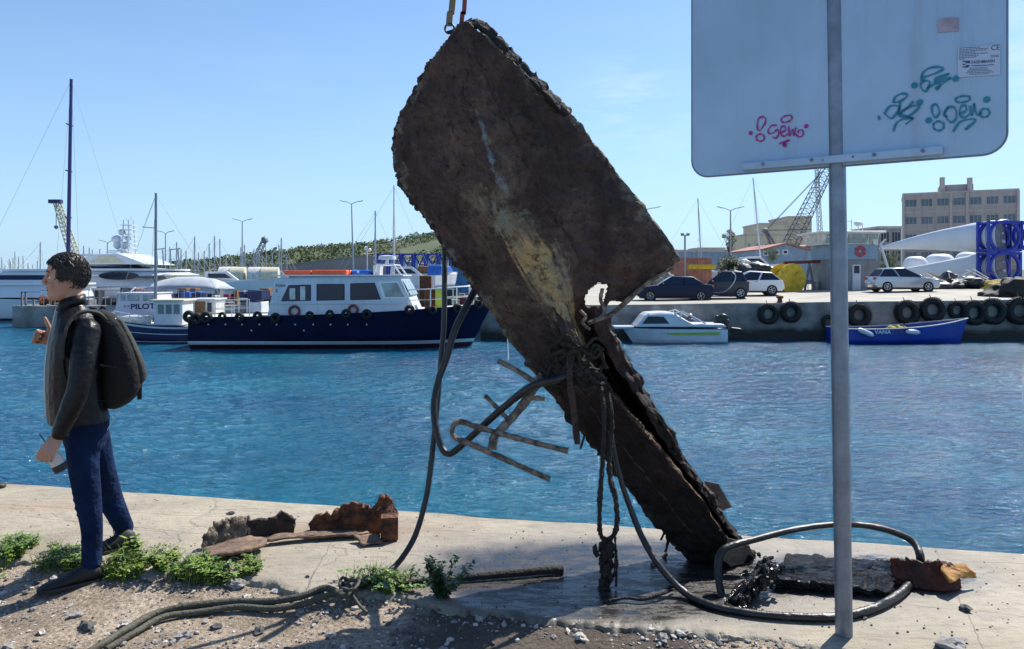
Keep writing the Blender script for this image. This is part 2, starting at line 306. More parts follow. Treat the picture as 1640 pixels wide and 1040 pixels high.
# gravel / dirt ground
def dirt():
    m = bpy.data.materials.new('dirt'); m.use_nodes = True; t, n, l = nodes(m); b = n['Principled BSDF']; g = n.new('ShaderNodeNewGeometry')
    def noi(s, d=8): q = n.new('ShaderNodeTexNoise'); q.inputs['Scale'].default_value = s; q.inputs['Detail'].default_value = d; q.inputs['Roughness'].default_value = .65; l.new(g.outputs['Position'], q.inputs['Vector']); return q.outputs[0]
    r = n.new('ShaderNodeValToRGB'); l.new(noi(2.3), r.inputs[0]); e = r.color_ramp.elements; e[0].position = .3; e[0].color = (.22, .17, .12, 1); e[1].position = .68; e[1].color = (.50, .41, .31, 1)
    r2 = n.new('ShaderNodeValToRGB'); l.new(noi(55, 4), r2.inputs[0]); e = r2.color_ramp.elements; e[0].position = .42; e[0].color = (.45, .42, .4, 1); e[1].position = .6; e[1].color = (1, 1, 1, 1)
    q = n.new('ShaderNodeMix'); q.data_type = 'RGBA'; q.blend_type = 'MULTIPLY'; q.inputs[0].default_value = .8; l.new(r.outputs[0], q.inputs[6]); l.new(r2.outputs[0], q.inputs[7]); sx = n.new('ShaderNodeSeparateXYZ'); l.new(g.outputs['Position'], sx.inputs[0])
    def mm(op, a, c, cl=False):
        k = n.new('ShaderNodeMath'); k.operation = op; k.use_clamp = cl
        for i, v in enumerate((a, c)):
            if isinstance(v, (int, float)): k.inputs[i].default_value = v
            else: l.new(v, k.inputs[i])
        return k.outputs[0]
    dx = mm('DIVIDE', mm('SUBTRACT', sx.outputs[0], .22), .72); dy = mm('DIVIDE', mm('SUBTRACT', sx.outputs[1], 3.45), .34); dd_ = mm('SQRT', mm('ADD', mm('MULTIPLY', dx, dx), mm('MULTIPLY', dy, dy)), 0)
    shade_ = mm('MULTIPLY', mm('SUBTRACT', 1.15, mm('ADD', dd_, mm('MULTIPLY', mm('SUBTRACT', noi(5), .5), 1.3))), 4, True)   # shade before the slab, painted into the dirt colour
    wt = n.new('ShaderNodeMix'); wt.data_type = 'RGBA'; l.new(mm('MULTIPLY', shade_, .82), wt.inputs[0]); l.new(q.outputs[2], wt.inputs[6]); wt.inputs[7].default_value = (.045, .034, .027, 1); l.new(wt.outputs[2], b.inputs['Base Color'])
    b.inputs['Roughness'].default_value = .95; bp = n.new('ShaderNodeBump'); bp.inputs['Distance'].default_value = .03; bp.inputs['Strength'].default_value = .9; l.new(noi(28), bp.inputs['Height']); l.new(bp.outputs[0], b.inputs['Normal']); return m
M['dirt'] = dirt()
near_w = [PG(x, y, SZ) for x, y in near_px]
def ye(x):
    for a, b in zip(near_w, near_w[1:]):
        if a.x <= x <= b.x: return a.y + (b.y - a.y) * (x - a.x) / (b.x - a.x)
    return -99
def gz(x, y):
    d = ye(x) - y; return gz0(x, y) + (.040 * max(0, 1 - d / .3) if -.4 < d < .3 else 0) * (1 if d > 0 else max(0, 1 + d / .4))
def gz0(x, y): return .03 * noise.noise(Vector((x * .8, y * .8, 3))) + .016 * noise.noise(Vector((x * 4, y * 4, 9))) + .006 * noise.noise(Vector((x * 14, y * 14, 1))) - .012
mb = MB(); nx, ny = 260, 110; X0, X1, Y0, Y1 = -14, 12, -4, 5.4
xs = [X0 + (X1 - X0) * i / nx for i in range(nx + 1)]; ys = [Y0 + (Y1 - Y0) * j / ny for j in range(ny + 1)]
for y in ys:
    for x in xs:
        lim = (FA + fd * ((x - FA.x) / fd.x)).y - .35
        z = gz(x, y)
        if y > lim: z = -.4
        mb.v.append(Vector((x, y, z)))
mb.f = [(j * (nx + 1) + i, j * (nx + 1) + i + 1, (j + 1) * (nx + 1) + i + 1, (j + 1) * (nx + 1) + i) for j in range(ny) for i in range(nx)]
kf = []
for f in mb.f:
    c = mb.v[f[0]]
    if c.y < (FA + fd * ((c.x - FA.x) / fd.x)).y - .45: kf.append(f)
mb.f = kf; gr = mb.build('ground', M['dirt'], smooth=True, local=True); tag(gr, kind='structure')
# water
def water():
    m = bpy.data.materials.new('sea_water'); m.use_nodes = True; t, n, l = nodes(m); b = n['Principled BSDF']; g = n.new('ShaderNodeNewGeometry')
    b.inputs['Roughness'].default_value = .09; b.inputs['IOR'].default_value = 1.33
    mp = n.new('ShaderNodeMapping'); mp.inputs['Scale'].default_value = (.8, 1.5, 1); l.new(g.outputs['Position'], mp.inputs[0])
    def noi(s, d, r=.6): q = n.new('ShaderNodeTexNoise'); q.inputs['Scale'].default_value = s; q.inputs['Detail'].default_value = d; q.inputs['Roughness'].default_value = r; q.inputs['Distortion'].default_value = .4; l.new(mp.outputs[0], q.inputs['Vector']); return q.outputs[0]
    r = n.new('ShaderNodeValToRGB'); l.new(noi(.12, 3), r.inputs[0]); e = r.color_ramp.elements; e[0].position = .3; e[0].color = (.004, .064, .145, 1); e[1].position = .7; e[1].color = (.010, .130, .205, 1); l.new(r.outputs[0], b.inputs['Base Color'])
    a = n.new('ShaderNodeMath'); a.operation = 'MULTIPLY_ADD'; l.new(noi(1.7, 3), a.inputs[0]); a.inputs[1].default_value = 1.6; l.new(noi(6, 5), a.inputs[2])
    bp = n.new('ShaderNodeBump'); bp.inputs['Strength'].default_value = 1.0; bp.inputs['Distance'].default_value = .12; l.new(a.outputs[0], bp.inputs['Height']); l.new(bp.outputs[0], b.inputs['Normal']); return m
M['water'] = water()
mb = MB(); rows_y = []; y = 3.0
while y < 46: rows_y.append(y); y += .03 + y * .0042
rows_y += [50, 60, 80, 120, 200, 400, 900, 3000]
nc = 330
wv = []
rr_ = random.Random(3)
for i in range(26):
    lam = .22 * 1.14 ** i * rr_.uniform(.9, 1.1); ang = rr_.gauss(-1.15, .55); wv.append((math.cos(ang) * 6.283 / lam, math.sin(ang) * 6.283 / lam, rr_.uniform(0, 6.28), lam * .0065 if lam < 1.6 else .0095))
import numpy as np
V = []
for y in rows_y:
    half = max(9, y * .85) if y < 46 else 1.0 * y + 30
    xs_ = np.linspace(-half, half, nc); z = np.zeros(nc)
    if y < 46:
        for kx, ky, ph, am in wv:
            s = np.sin(kx * xs_ + ky * y + ph); z += am * (1 - np.abs(s)) * 1.3 if am > .003 else am * s
        z -= z.mean(); z *= (.72 + .4 * np.sin(xs_ * .21 + y * .13) * np.sin(y * .31 + 1))
    for x, q in zip(xs_, z): V.append((float(x), float(y), WZ + float(q)))
mb.v = [Vector(v) for v in V]
mb.f = [(j * nc + i, j * nc + i + 1, (j + 1) * nc + i + 1, (j + 1) * nc + i) for j in range(len(rows_y) - 1) for i in range(nc - 1)]
wa = mb.build('water', M['water'], smooth=True, local=True, recalc=False); tag(wa, kind='structure')
# seabed floor so nothing is open below, plus far ground sheet to the horizon (land behind the harbour)
def fz(X, Y):                                        # far quay top height
    u = min(max((X - 5) / 22, 0), 1); v = min(max((Y - 38) / 10, 0), 1)
    return .09 + .29 * u + v * (.05 + .22 * u) + (.02 * noise.noise(Vector((X * .3, Y * .3, 0))))
mk('asphalt_pale', (.36, .34, .29), .9, var=.22, vs=.5, bump=.3, bs=10)
mb = MB(); XS = [-1.6 + i * .7 for i in range(0, 110)]; YS = [38 + j * .9 for j in range(60)] + [95, 105, 120, 150, 200, 300, 500, 1000, 3000]
nX = len(XS)
for Y in YS:
    for X in XS: mb.v.append(Vector((X if Y < 95 else (X + 1.6) * (Y / 60) - 1.6, Y + (.05 * noise.noise(Vector((X * .8, 0, 5))) if Y == 38 else 0), fz(X, Y))))
mb.f = [(j * nX + i, j * nX + i + 1, (j + 1) * nX + i + 1, (j + 1) * nX + i) for j in range(len(YS) - 1) for i in range(nX - 1)]
fq = mb.build('far_quay_top', M['asphalt_pale'], smooth=True, local=True); tag(fq, kind='structure')
mb = MB()
for i in range(nX):
    X = XS[i]; t_ = fz(X, 38); o_ = .05 * noise.noise(Vector((X * .8, 0, 5)))
    for z, dy in ((t_ + .004, .28), (t_ + .006, o_ - .05), (t_ - .12, o_ - .09), (t_ - .55, o_ * 2 - .1), (-.9, -.06), (-1.25, -.02), (-1.26, -.18), (-2.6, -.18)):
        mb.v.append(Vector((X, 38 + dy + (.03 * noise.noise(Vector((X, z * 2, 2)))), z)))
mb.f = [(i * 8 + k, (i + 1) * 8 + k, (i + 1) * 8 + k + 1, i * 8 + k + 1) for i in range(nX - 1) for k in range(7)]
qw = mb.build('far_quay_wall', M['conc_wall'], smooth=False, local=True); tag(qw, kind='structure')
mb = MB(); mb.bx(-1.62, -1.55, 38.1, 95, -2.6, .08); o = mb.build('far_quay_side', M['conc_wall'], local=True); tag(o, kind='structure')
def algae_wall():
    m = M['conc_wall'].copy(); m.name = 'quay_wall_stained'; t, n, l = nodes(m); b = n['Principled BSDF']; g = n.new('ShaderNodeNewGeometry'); sx = n.new('ShaderNodeSeparateXYZ'); l.new(g.outputs['Position'], sx.inputs[0])
    nn = n.new('ShaderNodeTexNoise'); nn.inputs['Scale'].default_value = 1.2; nn.inputs['Detail'].default_value = 7; l.new(g.outputs['Position'], nn.inputs['Vector'])
    a = n.new('ShaderNodeMath'); a.operation = 'MULTIPLY_ADD'; l.new(nn.outputs[0], a.inputs[0]); a.inputs[1].default_value = .5; l.new(sx.outputs[2], a.inputs[2])
    r = n.new('ShaderNodeMapRange'); l.new(a.outputs[0], r.inputs[0]); r.inputs[1].default_value = -1.05; r.inputs[2].default_value = -.72; r.inputs[3].default_value = 1; r.inputs[4].default_value = 0
    q = n.new('ShaderNodeMix'); q.data_type = 'RGBA'; l.new(r.outputs[0], q.inputs[0]); src = b.inputs['Base Color'].links[0].from_socket; l.new(src, q.inputs[6]); q.inputs[7].default_value = (.035, .035, .03, 1); l.new(q.outputs[2], b.inputs['Base Color']); return m
M['stained_wall'] = algae_wall(); qw.data.materials.clear(); qw.data.materials.append(M['stained_wall'])
# left jetty and the shore behind the marina
JX0 = P(22, 500, 47).x
mb = MB(); mb.bx(JX0 + 3.2, -1.6, 45.4, 50, -2.6, -.25); o = mb.build('jetty', M['conc_wall'], local=True, bevel=.05); tag(o, kind='structure')
mb = MB()
mb.bx(-400, -1.7, 118, 120, -2.6, .3); mb.bx(-400, 400, 120, 3000, -2.6, .295)
o = mb.build('far_shore', M['asphalt_pale'], local=True); tag(o, kind='structure')
# hill
mk('hill_soil', (.095, .11, .05), .95, col2=(.06, .08, .036), vs=.03, bump=.5, bs=.3)
prof = [(-400, 438), (150, 439), (250, 437), (320, 433), (370, 424), (450, 414), (500, 404), (600, 396), (700, 381), (800, 366), (900, 372), (1000, 392), (1060, 408), (1150, 414), (1250, 420), (1400, 432), (2200, 437)]
def hp(x):
    for (a, b), (c, d) in zip(prof, prof[1:]):
        if a <= x <= c: return b + (d - b) * (x - a) / (c - a)
    return 437
def hill_z(X, Y):
    px = HX + X / 330 * F; ridge = CZ + (HY - hp(px)) / F * 330
    t = min(max((Y - 190) / 140, 0), 1); return .3 + (ridge - .3) * math.sin(t * math.pi / 2) ** 1.3 + 1.0 * noise.noise(Vector((X * .03, Y * .03, 0))) * t
mb = MB(); nx = 140; YS = [190 + 10 * j for j in range(15)] + [360, 420, 600]
for Y in YS:
    for i in range(nx + 1):
        X = -420 + 840 * i / nx; z = hill_z(X, min(Y, 330)) if Y <= 330 else hill_z(X, 330) * (1 - (Y - 330) / 300) ; mb.v.append(Vector((X, Y, z)))
mb.f = [(j * (nx + 1) + i, j * (nx + 1) + i + 1, (j + 1) * (nx + 1) + i + 1, (j + 1) * (nx + 1) + i) for j in range(len(YS) - 1) for i in range(nx)]
o = mb.build('hill', M['hill_soil'], smooth=True, local=True); tag(o, kind='structure')
def leafball(mb, c, r, n, s, sq=.75, rng=random):
    c = Vector(c)
    for _ in range(n):
        d = Vector((rng.gauss(0, 1), rng.gauss(0, 1), rng.gauss(0, 1))).normalized() * r * rng.uniform(.55, 1.0); d.z *= sq
        u = Vector((rng.gauss(0, 1), rng.gauss(0, 1), rng.gauss(0, .6))).normalized(); v = u.orthogonal().normalized(); w_ = s * rng.uniform(.6, 1.3)
        p = c + d; mb.add([p - u * w_, p + v * w_ * .6, p + u * w_, p - v * w_ * .6], [(0, 1, 2, 3)])
mb = MB(); rg = random.Random(5)
for i in range(3000):
    px = rg.uniform(180, 1330); Y = rg.uniform(205, 330); X = (px - HX) / F * Y
    if px > 1050 and rg.random() < .5: continue
    if noise.noise(Vector((X * .04, Y * .03, 7))) < -.28: continue
    r = rg.uniform(.7, 2.1) * (1.25 if rg.random() < .12 else 1); leafball(mb, (X, Y, hill_z(X, Y) + r * .45), r, 26, .26 * r, .7, rg)
o = mb.build('hillside_scrub', M['leaf2'], local=True, recalc=False); tag(o, kind='stuff', label='dark green pines and scrub covering the low hill behind the harbour', cat='trees')
# ------------------------------------------------------------------ THE HANGING WRECK
def rust_mat():
    m = bpy.data.materials.new('wreck_rust'); m.use_nodes = True; t, n, l = nodes(m); b = n['Principled BSDF']; b.inputs['Specular IOR Level'].default_value = .22
    uv = n.new('ShaderNodeUVMap'); uv.uv_map = 'uv'; tcn = n.new('ShaderNodeTexCoord'); sx = n.new('ShaderNodeSeparateXYZ'); l.new(uv.outputs[0], sx.inputs[0])
    def noi(s, d=8, r=.65, dist=0): q = n.new('ShaderNodeTexNoise'); q.inputs['Scale'].default_value = s; q.inputs['Detail'].default_value = d; q.inputs['Roughness'].default_value = r; q.inputs['Distortion'].default_value = dist; l.new(tcn.outputs['Object'], q.inputs['Vector']); return q.outputs[0]
    def M_(op, a, b_=None, cl=False, c=None):
        q = n.new('ShaderNodeMath'); q.operation = op; q.use_clamp = cl
        for i, v in enumerate((a, b_, c)):
            if v is None: continue
            if isinstance(v, (int, float)): q.inputs[i].default_value = v
            else: l.new(v, q.inputs[i])
        return q.outputs[0]
    def mix(f, a, c):
        q = n.new('ShaderNodeMix'); q.data_type = 'RGBA'
        for i, v in ((0, f), (6, a), (7, c)):
            if isinstance(v, (int, float, tuple)): q.inputs[i].default_value = v
            else: l.new(v, q.inputs[i])
        return q.outputs[2]
    def bump_(x, c, wd): return M_('EXPONENT', M_('MULTIPLY', M_('POWER', M_('ABSOLUTE', M_('DIVIDE', M_('SUBTRACT', x, c), wd)), 2.0), -1.0))
    def thr(v, a, k): return M_('MULTIPLY', M_('SUBTRACT', v, a), k, True)
    u, v = sx.outputs[0], sx.outputs[1]
    mp = n.new('ShaderNodeMapping'); mp.inputs['Scale'].default_value = (5.5, 2.0, 1); l.new(uv.outputs[0], mp.inputs[0]); sn = n.new('ShaderNodeTexNoise'); sn.inputs['Scale'].default_value = 3; sn.inputs['Detail'].default_value = 10; sn.inputs['Roughness'].default_value = .75; sn.inputs['Distortion'].default_value = .6; l.new(mp.outputs[0], sn.inputs['Vector'])
    rp = n.new('ShaderNodeValToRGB'); l.new(noi(2.6, 12, .8, .3), rp.inputs[0]); e = rp.color_ramp.elements
    e[0].position = .32; e[0].color = (.018, .013, .012, 1); e[1].position = .66; e[1].color = (.175, .108, .080, 1); k = e.new(.5); k.color = (.072, .047, .040, 1)
    c = rp.outputs[0]
    c = mix(M_('MULTIPLY', thr(noi(30, 8, .8), .53, 9), .85), c, (.012, .009, .009, 1))                        # black scabs
    c = mix(M_('MULTIPLY', thr(noi(4.5, 12, .82, .6), .57, 8), .6), c, (.18, .098, .068, 1))      # orange rust
    c = mix(M_('MULTIPLY', thr(noi(9, 6, .7), .60, 10), .75), c, (.02, .014, .014, 1))
    och = M_('MULTIPLY', bump_(u, .0, .19), bump_(v, .475, .085)); och = M_('ADD', och, M_('MULTIPLY', M_('MULTIPLY', bump_(u, -.08, .34), bump_(v, .41, .14)), .66))
    of = thr(M_('ADD', M_('MULTIPLY', och, .30), M_('ADD', M_('MULTIPLY', sn.outputs[0], .6), M_('MULTIPLY', noi(26, 10, .85, .3), .4))), .65, 12)
    of = M_('MULTIPLY', of, M_('SUBTRACT', 1.0, M_('MULTIPLY', thr(noi(17, 9, .85), .50, 12), .9)))
    c = mix(M_('MULTIPLY', of, .85), c, mix(thr(noi(7, 5), .45, 6), (.58, .42, .19, 1), (.36, .30, .21, 1)))
    uw = M_('ADD', u, M_('MULTIPLY', M_('SUBTRACT', noi(3.5, 6), .5), .16)); gr_ = M_('MULTIPLY', bump_(uw, .0, .05), bump_(v, .23, .10)); gf = thr(M_('ADD', M_('MULTIPLY', gr_, .36), noi(11, 10, .78)), .72, 6); c = mix(M_('MULTIPLY', gf, .9), c, (.24, .30, .30, 1))
    gr2 = M_('MULTIPLY', bump_(u, -.12, .22), bump_(v, .33, .07)); gf2 = thr(M_('ADD', M_('MULTIPLY', gr2, .3), noi(12, 8, .7)), .70, 8); c = mix(M_('MULTIPLY', gf2, .7), c, (.26, .29, .24, 1))
    ed = M_('ADD', thr(M_('ABSOLUTE', u), .80, 5), 0.0); ef = thr(M_('ADD', M_('MULTIPLY', ed, .2), noi(10, 8, .7)), .64, 8); c = mix(M_('MULTIPLY', ef, .7), c, (.23, .24, .19, 1))
    ol = M_('MULTIPLY', M_('MULTIPLY', bump_(u, -.18, .4), bump_(v, .36, .2)), thr(noi(5, 12, .85, .5), .50, 9)); c = mix(M_('MULTIPLY', ol, .8), c, (.26, .21, .14, 1))
    rd = M_('MULTIPLY', thr(u, .12, 5), thr(noi(3, 8, .7), .40, 5)); c = mix(M_('MULTIPLY', rd, .5), c, (.038, .024, .021, 1))
    sk = M_('MULTIPLY', bump_(u, .62, .16), thr(noi(15, 10, .85), .60, 12)); c = mix(M_('MULTIPLY', sk, .7), c, (.22, .17, .12, 1))
    lw = thr(v, .52, 6); c = mix(M_('MULTIPLY', lw, M_('ADD', .80, M_('MULTIPLY', thr(noi(12, 8, .8), .56, 8), -.35))), c, (.009, .007, .006, 1))
    ln = M_('MULTIPLY', M_('MULTIPLY', bump_(u, .03, .05), lw), 1.0); lf = thr(M_('ADD', M_('MULTIPLY', ln, .36), noi(11, 7, .7)), .72, 7); c = mix(M_('MULTIPLY', lf, .8), c, (.28, .15, .06, 1))
    c = mix(M_('MULTIPLY', thr(sn.outputs[0], .56, 5), .3), c, (.02, .014, .012, 1)); c = mix(M_('MULTIPLY', thr(M_('SUBTRACT', 1.0, sn.outputs[0]), .62, 6), .2), c, (.2, .13, .09, 1))
    l.new(c, b.inputs['Base Color'])
    l.new(M_('ADD', .42, M_('MULTIPLY', noi(8, 4), .45)), b.inputs['Roughness'])
    bp = n.new('ShaderNodeBump'); bp.inputs['Distance'].default_value = .025; bp.inputs['Strength'].default_value = 1.0
    l.new(M_('ADD', noi(13, 10, .72), M_('MULTIPLY', noi(60, 4), .35)), bp.inputs['Height']); l.new(bp.outputs[0], b.inputs['Normal']); return m
M['wreck'] = rust_mat(); mk('scab_rim', (.16, .09, .05), .85, col2=(.02, .013, .010), vs=12, bump=1.5, bs=34); mk('strip_dark', (.075, .042, .034), .8, col2=(.02, .012, .010), vs=14, bump=1, bs=30)
mk('scab', (.05, .03, .024), .85, col2=(.016, .011, .010), vs=14, bump=1, bs=30)
mk('scab_orange', (.24, .08, .028), .85, col2=(.028, .014, .010), vs=13, bump=2, bs=34); mk('rust_shaded', (.016, .013, .014), .9, col2=(.006, .006, .008), vs=14, bump=1, bs=30); mk('rust_red', (.12, .028, .014), .8, col2=(.03, .012, .009), vs=10, bump=1.5, bs=34)
mk('scab_pale', (.26, .21, .15), .9, col2=(.05, .035, .028), vs=26, bump=1, bs=40)
mk('scab_plate', (.22, .14, .09), .8, col2=(.09, .055, .04), vs=9, bump=.8, bs=24)
mk('wet_black', (.022, .02, .02), .2, col2=(.008, .007, .007), vs=12, bump=5, bs=55, spec=.7)
mk('hose', (.017, .016, .016), .42, var=.5, vs=5, bump=.3, bs=30); mk('hose_olive', (.085, .085, .06), .75, col2=(.05, .045, .032), vs=6, bump=.5, bs=60)
mk('rope_old', (.034, .026, .020), .9, col2=(.018, .014, .011), vs=18, bump=1, bs=60)
mk('strap', (.22, .17, .1), .8, var=.4, vs=5, bump=.3, bs=80); mk('strap_red', (.22, .05, .05), .8, var=.3, vs=5)
mk('pipe_crust', (.30, .24, .18), .8, col2=(.05, .034, .026), vs=22, bump=1, bs=50)
ST = [((738, 36), (742, 36), (748, 36)), ((712, 72), (748, 80), (800, 78)), ((685, 108), (754, 120), (838, 115)), ((664, 145), (762, 165), (878, 155)), ((640, 190), (773, 210), (918, 190)),
      ((630, 245), (787, 255), (960, 248)), ((645, 298), (806, 310), (1005, 305)), ((680, 345), (830, 360), (1045, 355)), ((708, 392), (855, 405), (1086, 415)), ((735, 432), (878, 445), (1042, 448)),
      ((770, 478), (900, 485), (992, 488)), ((800, 520), (916, 525), (976, 520)), ((835, 568), (938, 570), (994, 560)), ((870, 615), (966, 612), (1022, 610)), ((905, 655), (1000, 655), (1055, 665)),
      ((935, 698), (1030, 690), (1086, 722)), ((968, 735), (1060, 725), (1115, 765)), ((1008, 785), (1090, 765), (1140, 795)), ((1042, 830), (1120, 800), (1154, 822)), ((1075, 868), (1143, 838), (1180, 860)),
      ((1105, 900), (1160, 872), (1196, 878)), ((1125, 920), (1168, 912), (1206, 892))]
def st_at(v, side):
    q = v * (len(ST) - 1); i = min(int(q), len(ST) - 2); f = q - i
    if side == 2 and 6 <= i <= 9: return Vector(ST[i][2]).lerp(Vector(ST[i + 1][2]), f)
    pts = [Vector(ST[min(max(k, 0), len(ST) - 1)][side]) for k in (i - 1, i, i + 1, i + 2)]
    a, b, c, d = pts; return .5 * ((2 * b) + (c - a) * f + (2 * a - 5 * b + 4 * c - d) * f * f + (3 * b - a - 3 * c + d) * f ** 3)
def wreck_pt(u, v):
    Lp, Cp, Rp = st_at(v, 0), st_at(v, 1), st_at(v, 2)
    jag = (.5 + abs(u)) if abs(u) > .9 else 0
    if u < 0: px = Cp.lerp(Lp, -u)
    else: px = Cp.lerp(Rp, u)
    dl = 4.30 - .16 * v; dr = 4.16 + .02 * v; wd_ = min(v / .22, 1) ** 1.2; dc = 3.97 + .10 * v - .02 * math.sin(v * 9)
    dl = dc + (dl - dc) * wd_; dr = dc + (dr - dc) * wd_
    s = abs(u) ** (1.15 if v < .5 else 1.0)
    if u < 0: Y = dc + (dl - dc) * s
    else:
        Y = dc + (dr - dc) * s
        tr = min(max((v - .46) / .12, 0), 1); Y += tr * .34 * math.sin(math.pi * min(u / .62, 1)) ** .6 * (1 - max(0, (v - .93) / .07) * .8)
    p = P(px.x, px.y, Y)
    lo = min(max((v - .48) / .1, 0), 1); d = .030 * noise.noise(p * 2.1) + (.013 + .02 * lo) * noise.noise(p * 8) + (.008 + .010 * lo) * noise.noise(p * 23) + .006 * noise.noise(p * 50) + .009 * (1 if noise.noise(p * 5.5) + .4 * noise.noise(p * 19) > .12 else 0) + .005 * (1 if noise.noise(p * 13 + Vector((9, 0, 0))) > .15 else 0)
    p += Vector((.35, -1, .1)) * d
    return p
mb = MB(); NU, NV = 96, 260; us = [-1 + 2 * i / NU for i in range(NU + 1)]; uvl = []
for j in range(NV + 1):
    v = j / NV
    for u in us:
        p = wreck_pt(u, v)
        if abs(u) == 1: p += Vector((u * .5 * (.03 * noise.noise(Vector((u * 3, v * 40, 1))) + .022 * noise.noise(Vector((u, v * 120, 4)))) * ((1.5 if u < 0 else .5) + (1.6 if v > .5 else 0)), 0, .01 * noise.noise(Vector((u, v * 160, 8)))))
        if j == NV: p.z = max(p.z + .10 * noise.noise(Vector((u * 5, 3, 0))), SZ + .01)
        p.z = max(p.z, SZ + .01)
        mb.v.append(p); uvl.append((u, v))
for j in range(NV):
    for i in range(NU):
        u, v = us[i] + 1 / NU, (j + .5) / NV
        # torn hole at the lower edge of the right plate
        q = Vector(((v - .462) / .024, (u - .52) / .17, 0))
        if q.length + .35 * noise.noise(Vector((u * 9, v * 30, 0))) < 1: continue
        if u > .78 and .47 < v < .50: continue
        mb.f.append((j * (NU + 1) + i, j * (NU + 1) + i + 1, (j + 1) * (NU + 1) + i + 1, (j + 1) * (NU + 1) + i))
wr = thing('hull_wreck', 'huge rusty torn hull fragment hanging upright from straps above the wet quay', 'wreck', P(1150, 905, 4.1))
hp_ = mb.build('hull_plate', M['wreck'], wr, smooth=True, solid=.022)
ul = hp_.data.uv_layers.new(name='uv')
for lp in hp_.data.loops: ul.data[lp.index].uv = uvl[lp.vertex_index]
# folded flange along the upper right edge, and the back web closing the beam
def ribbon(name, m, f0, f1, n=60, th=.02, wr=wr, jg=.02):
    mb = MB(); uvs = []
    for i in range(n + 1):
        t = i / n; a, b = f0(t), f1(t); jj = jg * noise.noise(Vector((t * 30, 1, 0)))
        for k in range(7):
            p = a.lerp(b, k / 6); p += Vector((.3, -.8, .3)) * (.02 * noise.noise(p * 6) + .01 * noise.noise(p * 20)) + (b - a).normalized() * jj * (k / 6); mb.v.append(p); uvs.append((.6, t * .45))
    mb.f = [(i * 7 + k, i * 7 + k + 1, (i + 1) * 7 + k + 1, (i + 1) * 7 + k) for i in range(n) for k in range(6)]
    o = mb.build(name, m, wr, smooth=True, solid=th)
    ul = o.data.uv_layers.new(name='uv')
    for lp in o.data.loops: ul.data[lp.index].uv = uvs[lp.vertex_index]
    return o
fl_px = catmull([Vector((748, 36, 0)), Vector((772, 42, 0)), Vector((812, 80, 0)), Vector((850, 120, 0)), Vector((893, 165, 0)), Vector((910, 184, 0))], 10)
def fl(t): q = fl_px[int(t * (len(fl_px) - 1))]; return q
ribbon('edge_flange', M['rust_shaded'], lambda t: P(fl(t).x - 7, fl(t).y + 5, 3.99 + .1 * t), lambda t: P(fl(t).x + 5, fl(t).y - 3, 4.03 + .1 * t), jg=.03)  # near-black colour paints in the shade of a flange turned from the sun
ribbon('back_plate', M['scab'], lambda t: wreck_pt(-1, .32 + .66 * t) + Vector((.01, .03, 0)), lambda t: wreck_pt(1, .5 + .48 * t) + Vector((-.1, .34 * (1 - t), -.02)), jg=0)
mb = MB(); mb.cyl(P(893, 184, 4.12), P(912, 176, 4.2), .018, .018, 12); mb.torus(P(906, 184, 4.12), (.5, -1, .3), .026, .011, 16, 8); mb.build('lug', M['scab'], wr, smooth=True)
# crust of mussels along the left rim
mb = MB(); pp = [wreck_pt(-1, .05 + .43 * k / 260) + Vector((.004, 0, 0)) for k in range(261)]
mb.tube([p + Vector((noise.noise(p * 31), .5 * noise.noise(p * 19), noise.noise(p * 27 + Vector((5, 0, 0))))) * .018 for p in pp], [.010 + .016 * abs(noise.noise(p * 38)) for p in pp], 7, jit=.45)
mb.build('shell_crust', M['scab'], wr)
# torn strips and flaps
def strip(pts, wd, m, name='torn_strip', parent=wr, th=.006):
    pts = catmull(pts, 6); mb = MB(); vs = []
    for i, p in enumerate(pts):
        w_ = wd * (1 - .3 * i / len(pts)) * (1 + .5 * noise.noise(p * 25)); vs += [p - Vector((w_, 0, 0)), p + Vector((w_, .01, 0))]
    mb.add(vs, [(2 * i, 2 * i + 1, 2 * i + 3, 2 * i + 2) for i in range(len(pts) - 1)]); return mb.build(name, m, parent, solid=th)
strip([P(918, 545, 3.98), P(912, 600, 3.94), P(918, 650, 3.93), P(925, 712, 3.93)], .02, M['strip_dark'])
strip([P(885, 480, 4.06), P(900, 520, 4.02), P(912, 565, 3.98)], .018, M['strip_dark'])
strip([P(905, 500, 4.04), P(922, 540, 4.0), P(935, 590, 3.96)], .012, M['strip_dark'])
mb = MB(); q = [P(1128, 770, 4.3), P(1150, 775, 4.3), P(1172, 812, 4.33), P(1160, 816, 4.33), P(1150, 820, 4.3)]; mb.add(q, [(0, 1, 2, 3, 4)]); mb.build('torn_flap', M['scab_plate'], wr, solid=.008)
mb = MB(); q = [P(1165, 862, 4.0), P(1192, 868, 3.98), P(1208, 892, 3.97), P(1198, 888, 3.97), P(1190, 903, 3.97), P(1172, 906, 3.97), P(1158, 898, 3.98)]; mb.add(q, [tuple(range(7))]); mb.build('torn_flap', M['scab_plate'], wr, solid=.01)
def wire_tangle(name, pts, r, m, parent=None): mb = MB(); mb.tube(catmull(pts, 6), r, 6, jit=.15); return mb.build(name, m, parent, smooth=True)
wire_tangle('torn_edge', [P(1082, 428, 4.15), P(1040, 452, 4.12), P(1000, 486, 4.1), P(975, 505, 4.08), P(942, 518, 4.05)], [.008, .013, .016, .014, .012], M['pipe_crust'], wr)
wire_tangle('torn_edge', [P(965, 462, 4.08), P(962, 480, 4.08), P(968, 498, 4.08), P(960, 512, 4.06)], .011, M['pipe_crust'], wr)
wire_tangle('torn_edge', [P(930, 498, 4.05), P(938, 508, 4.0), P(933, 518, 4.0), P(945, 528, 4.0)], .009, M['pipe_crust'], wr)
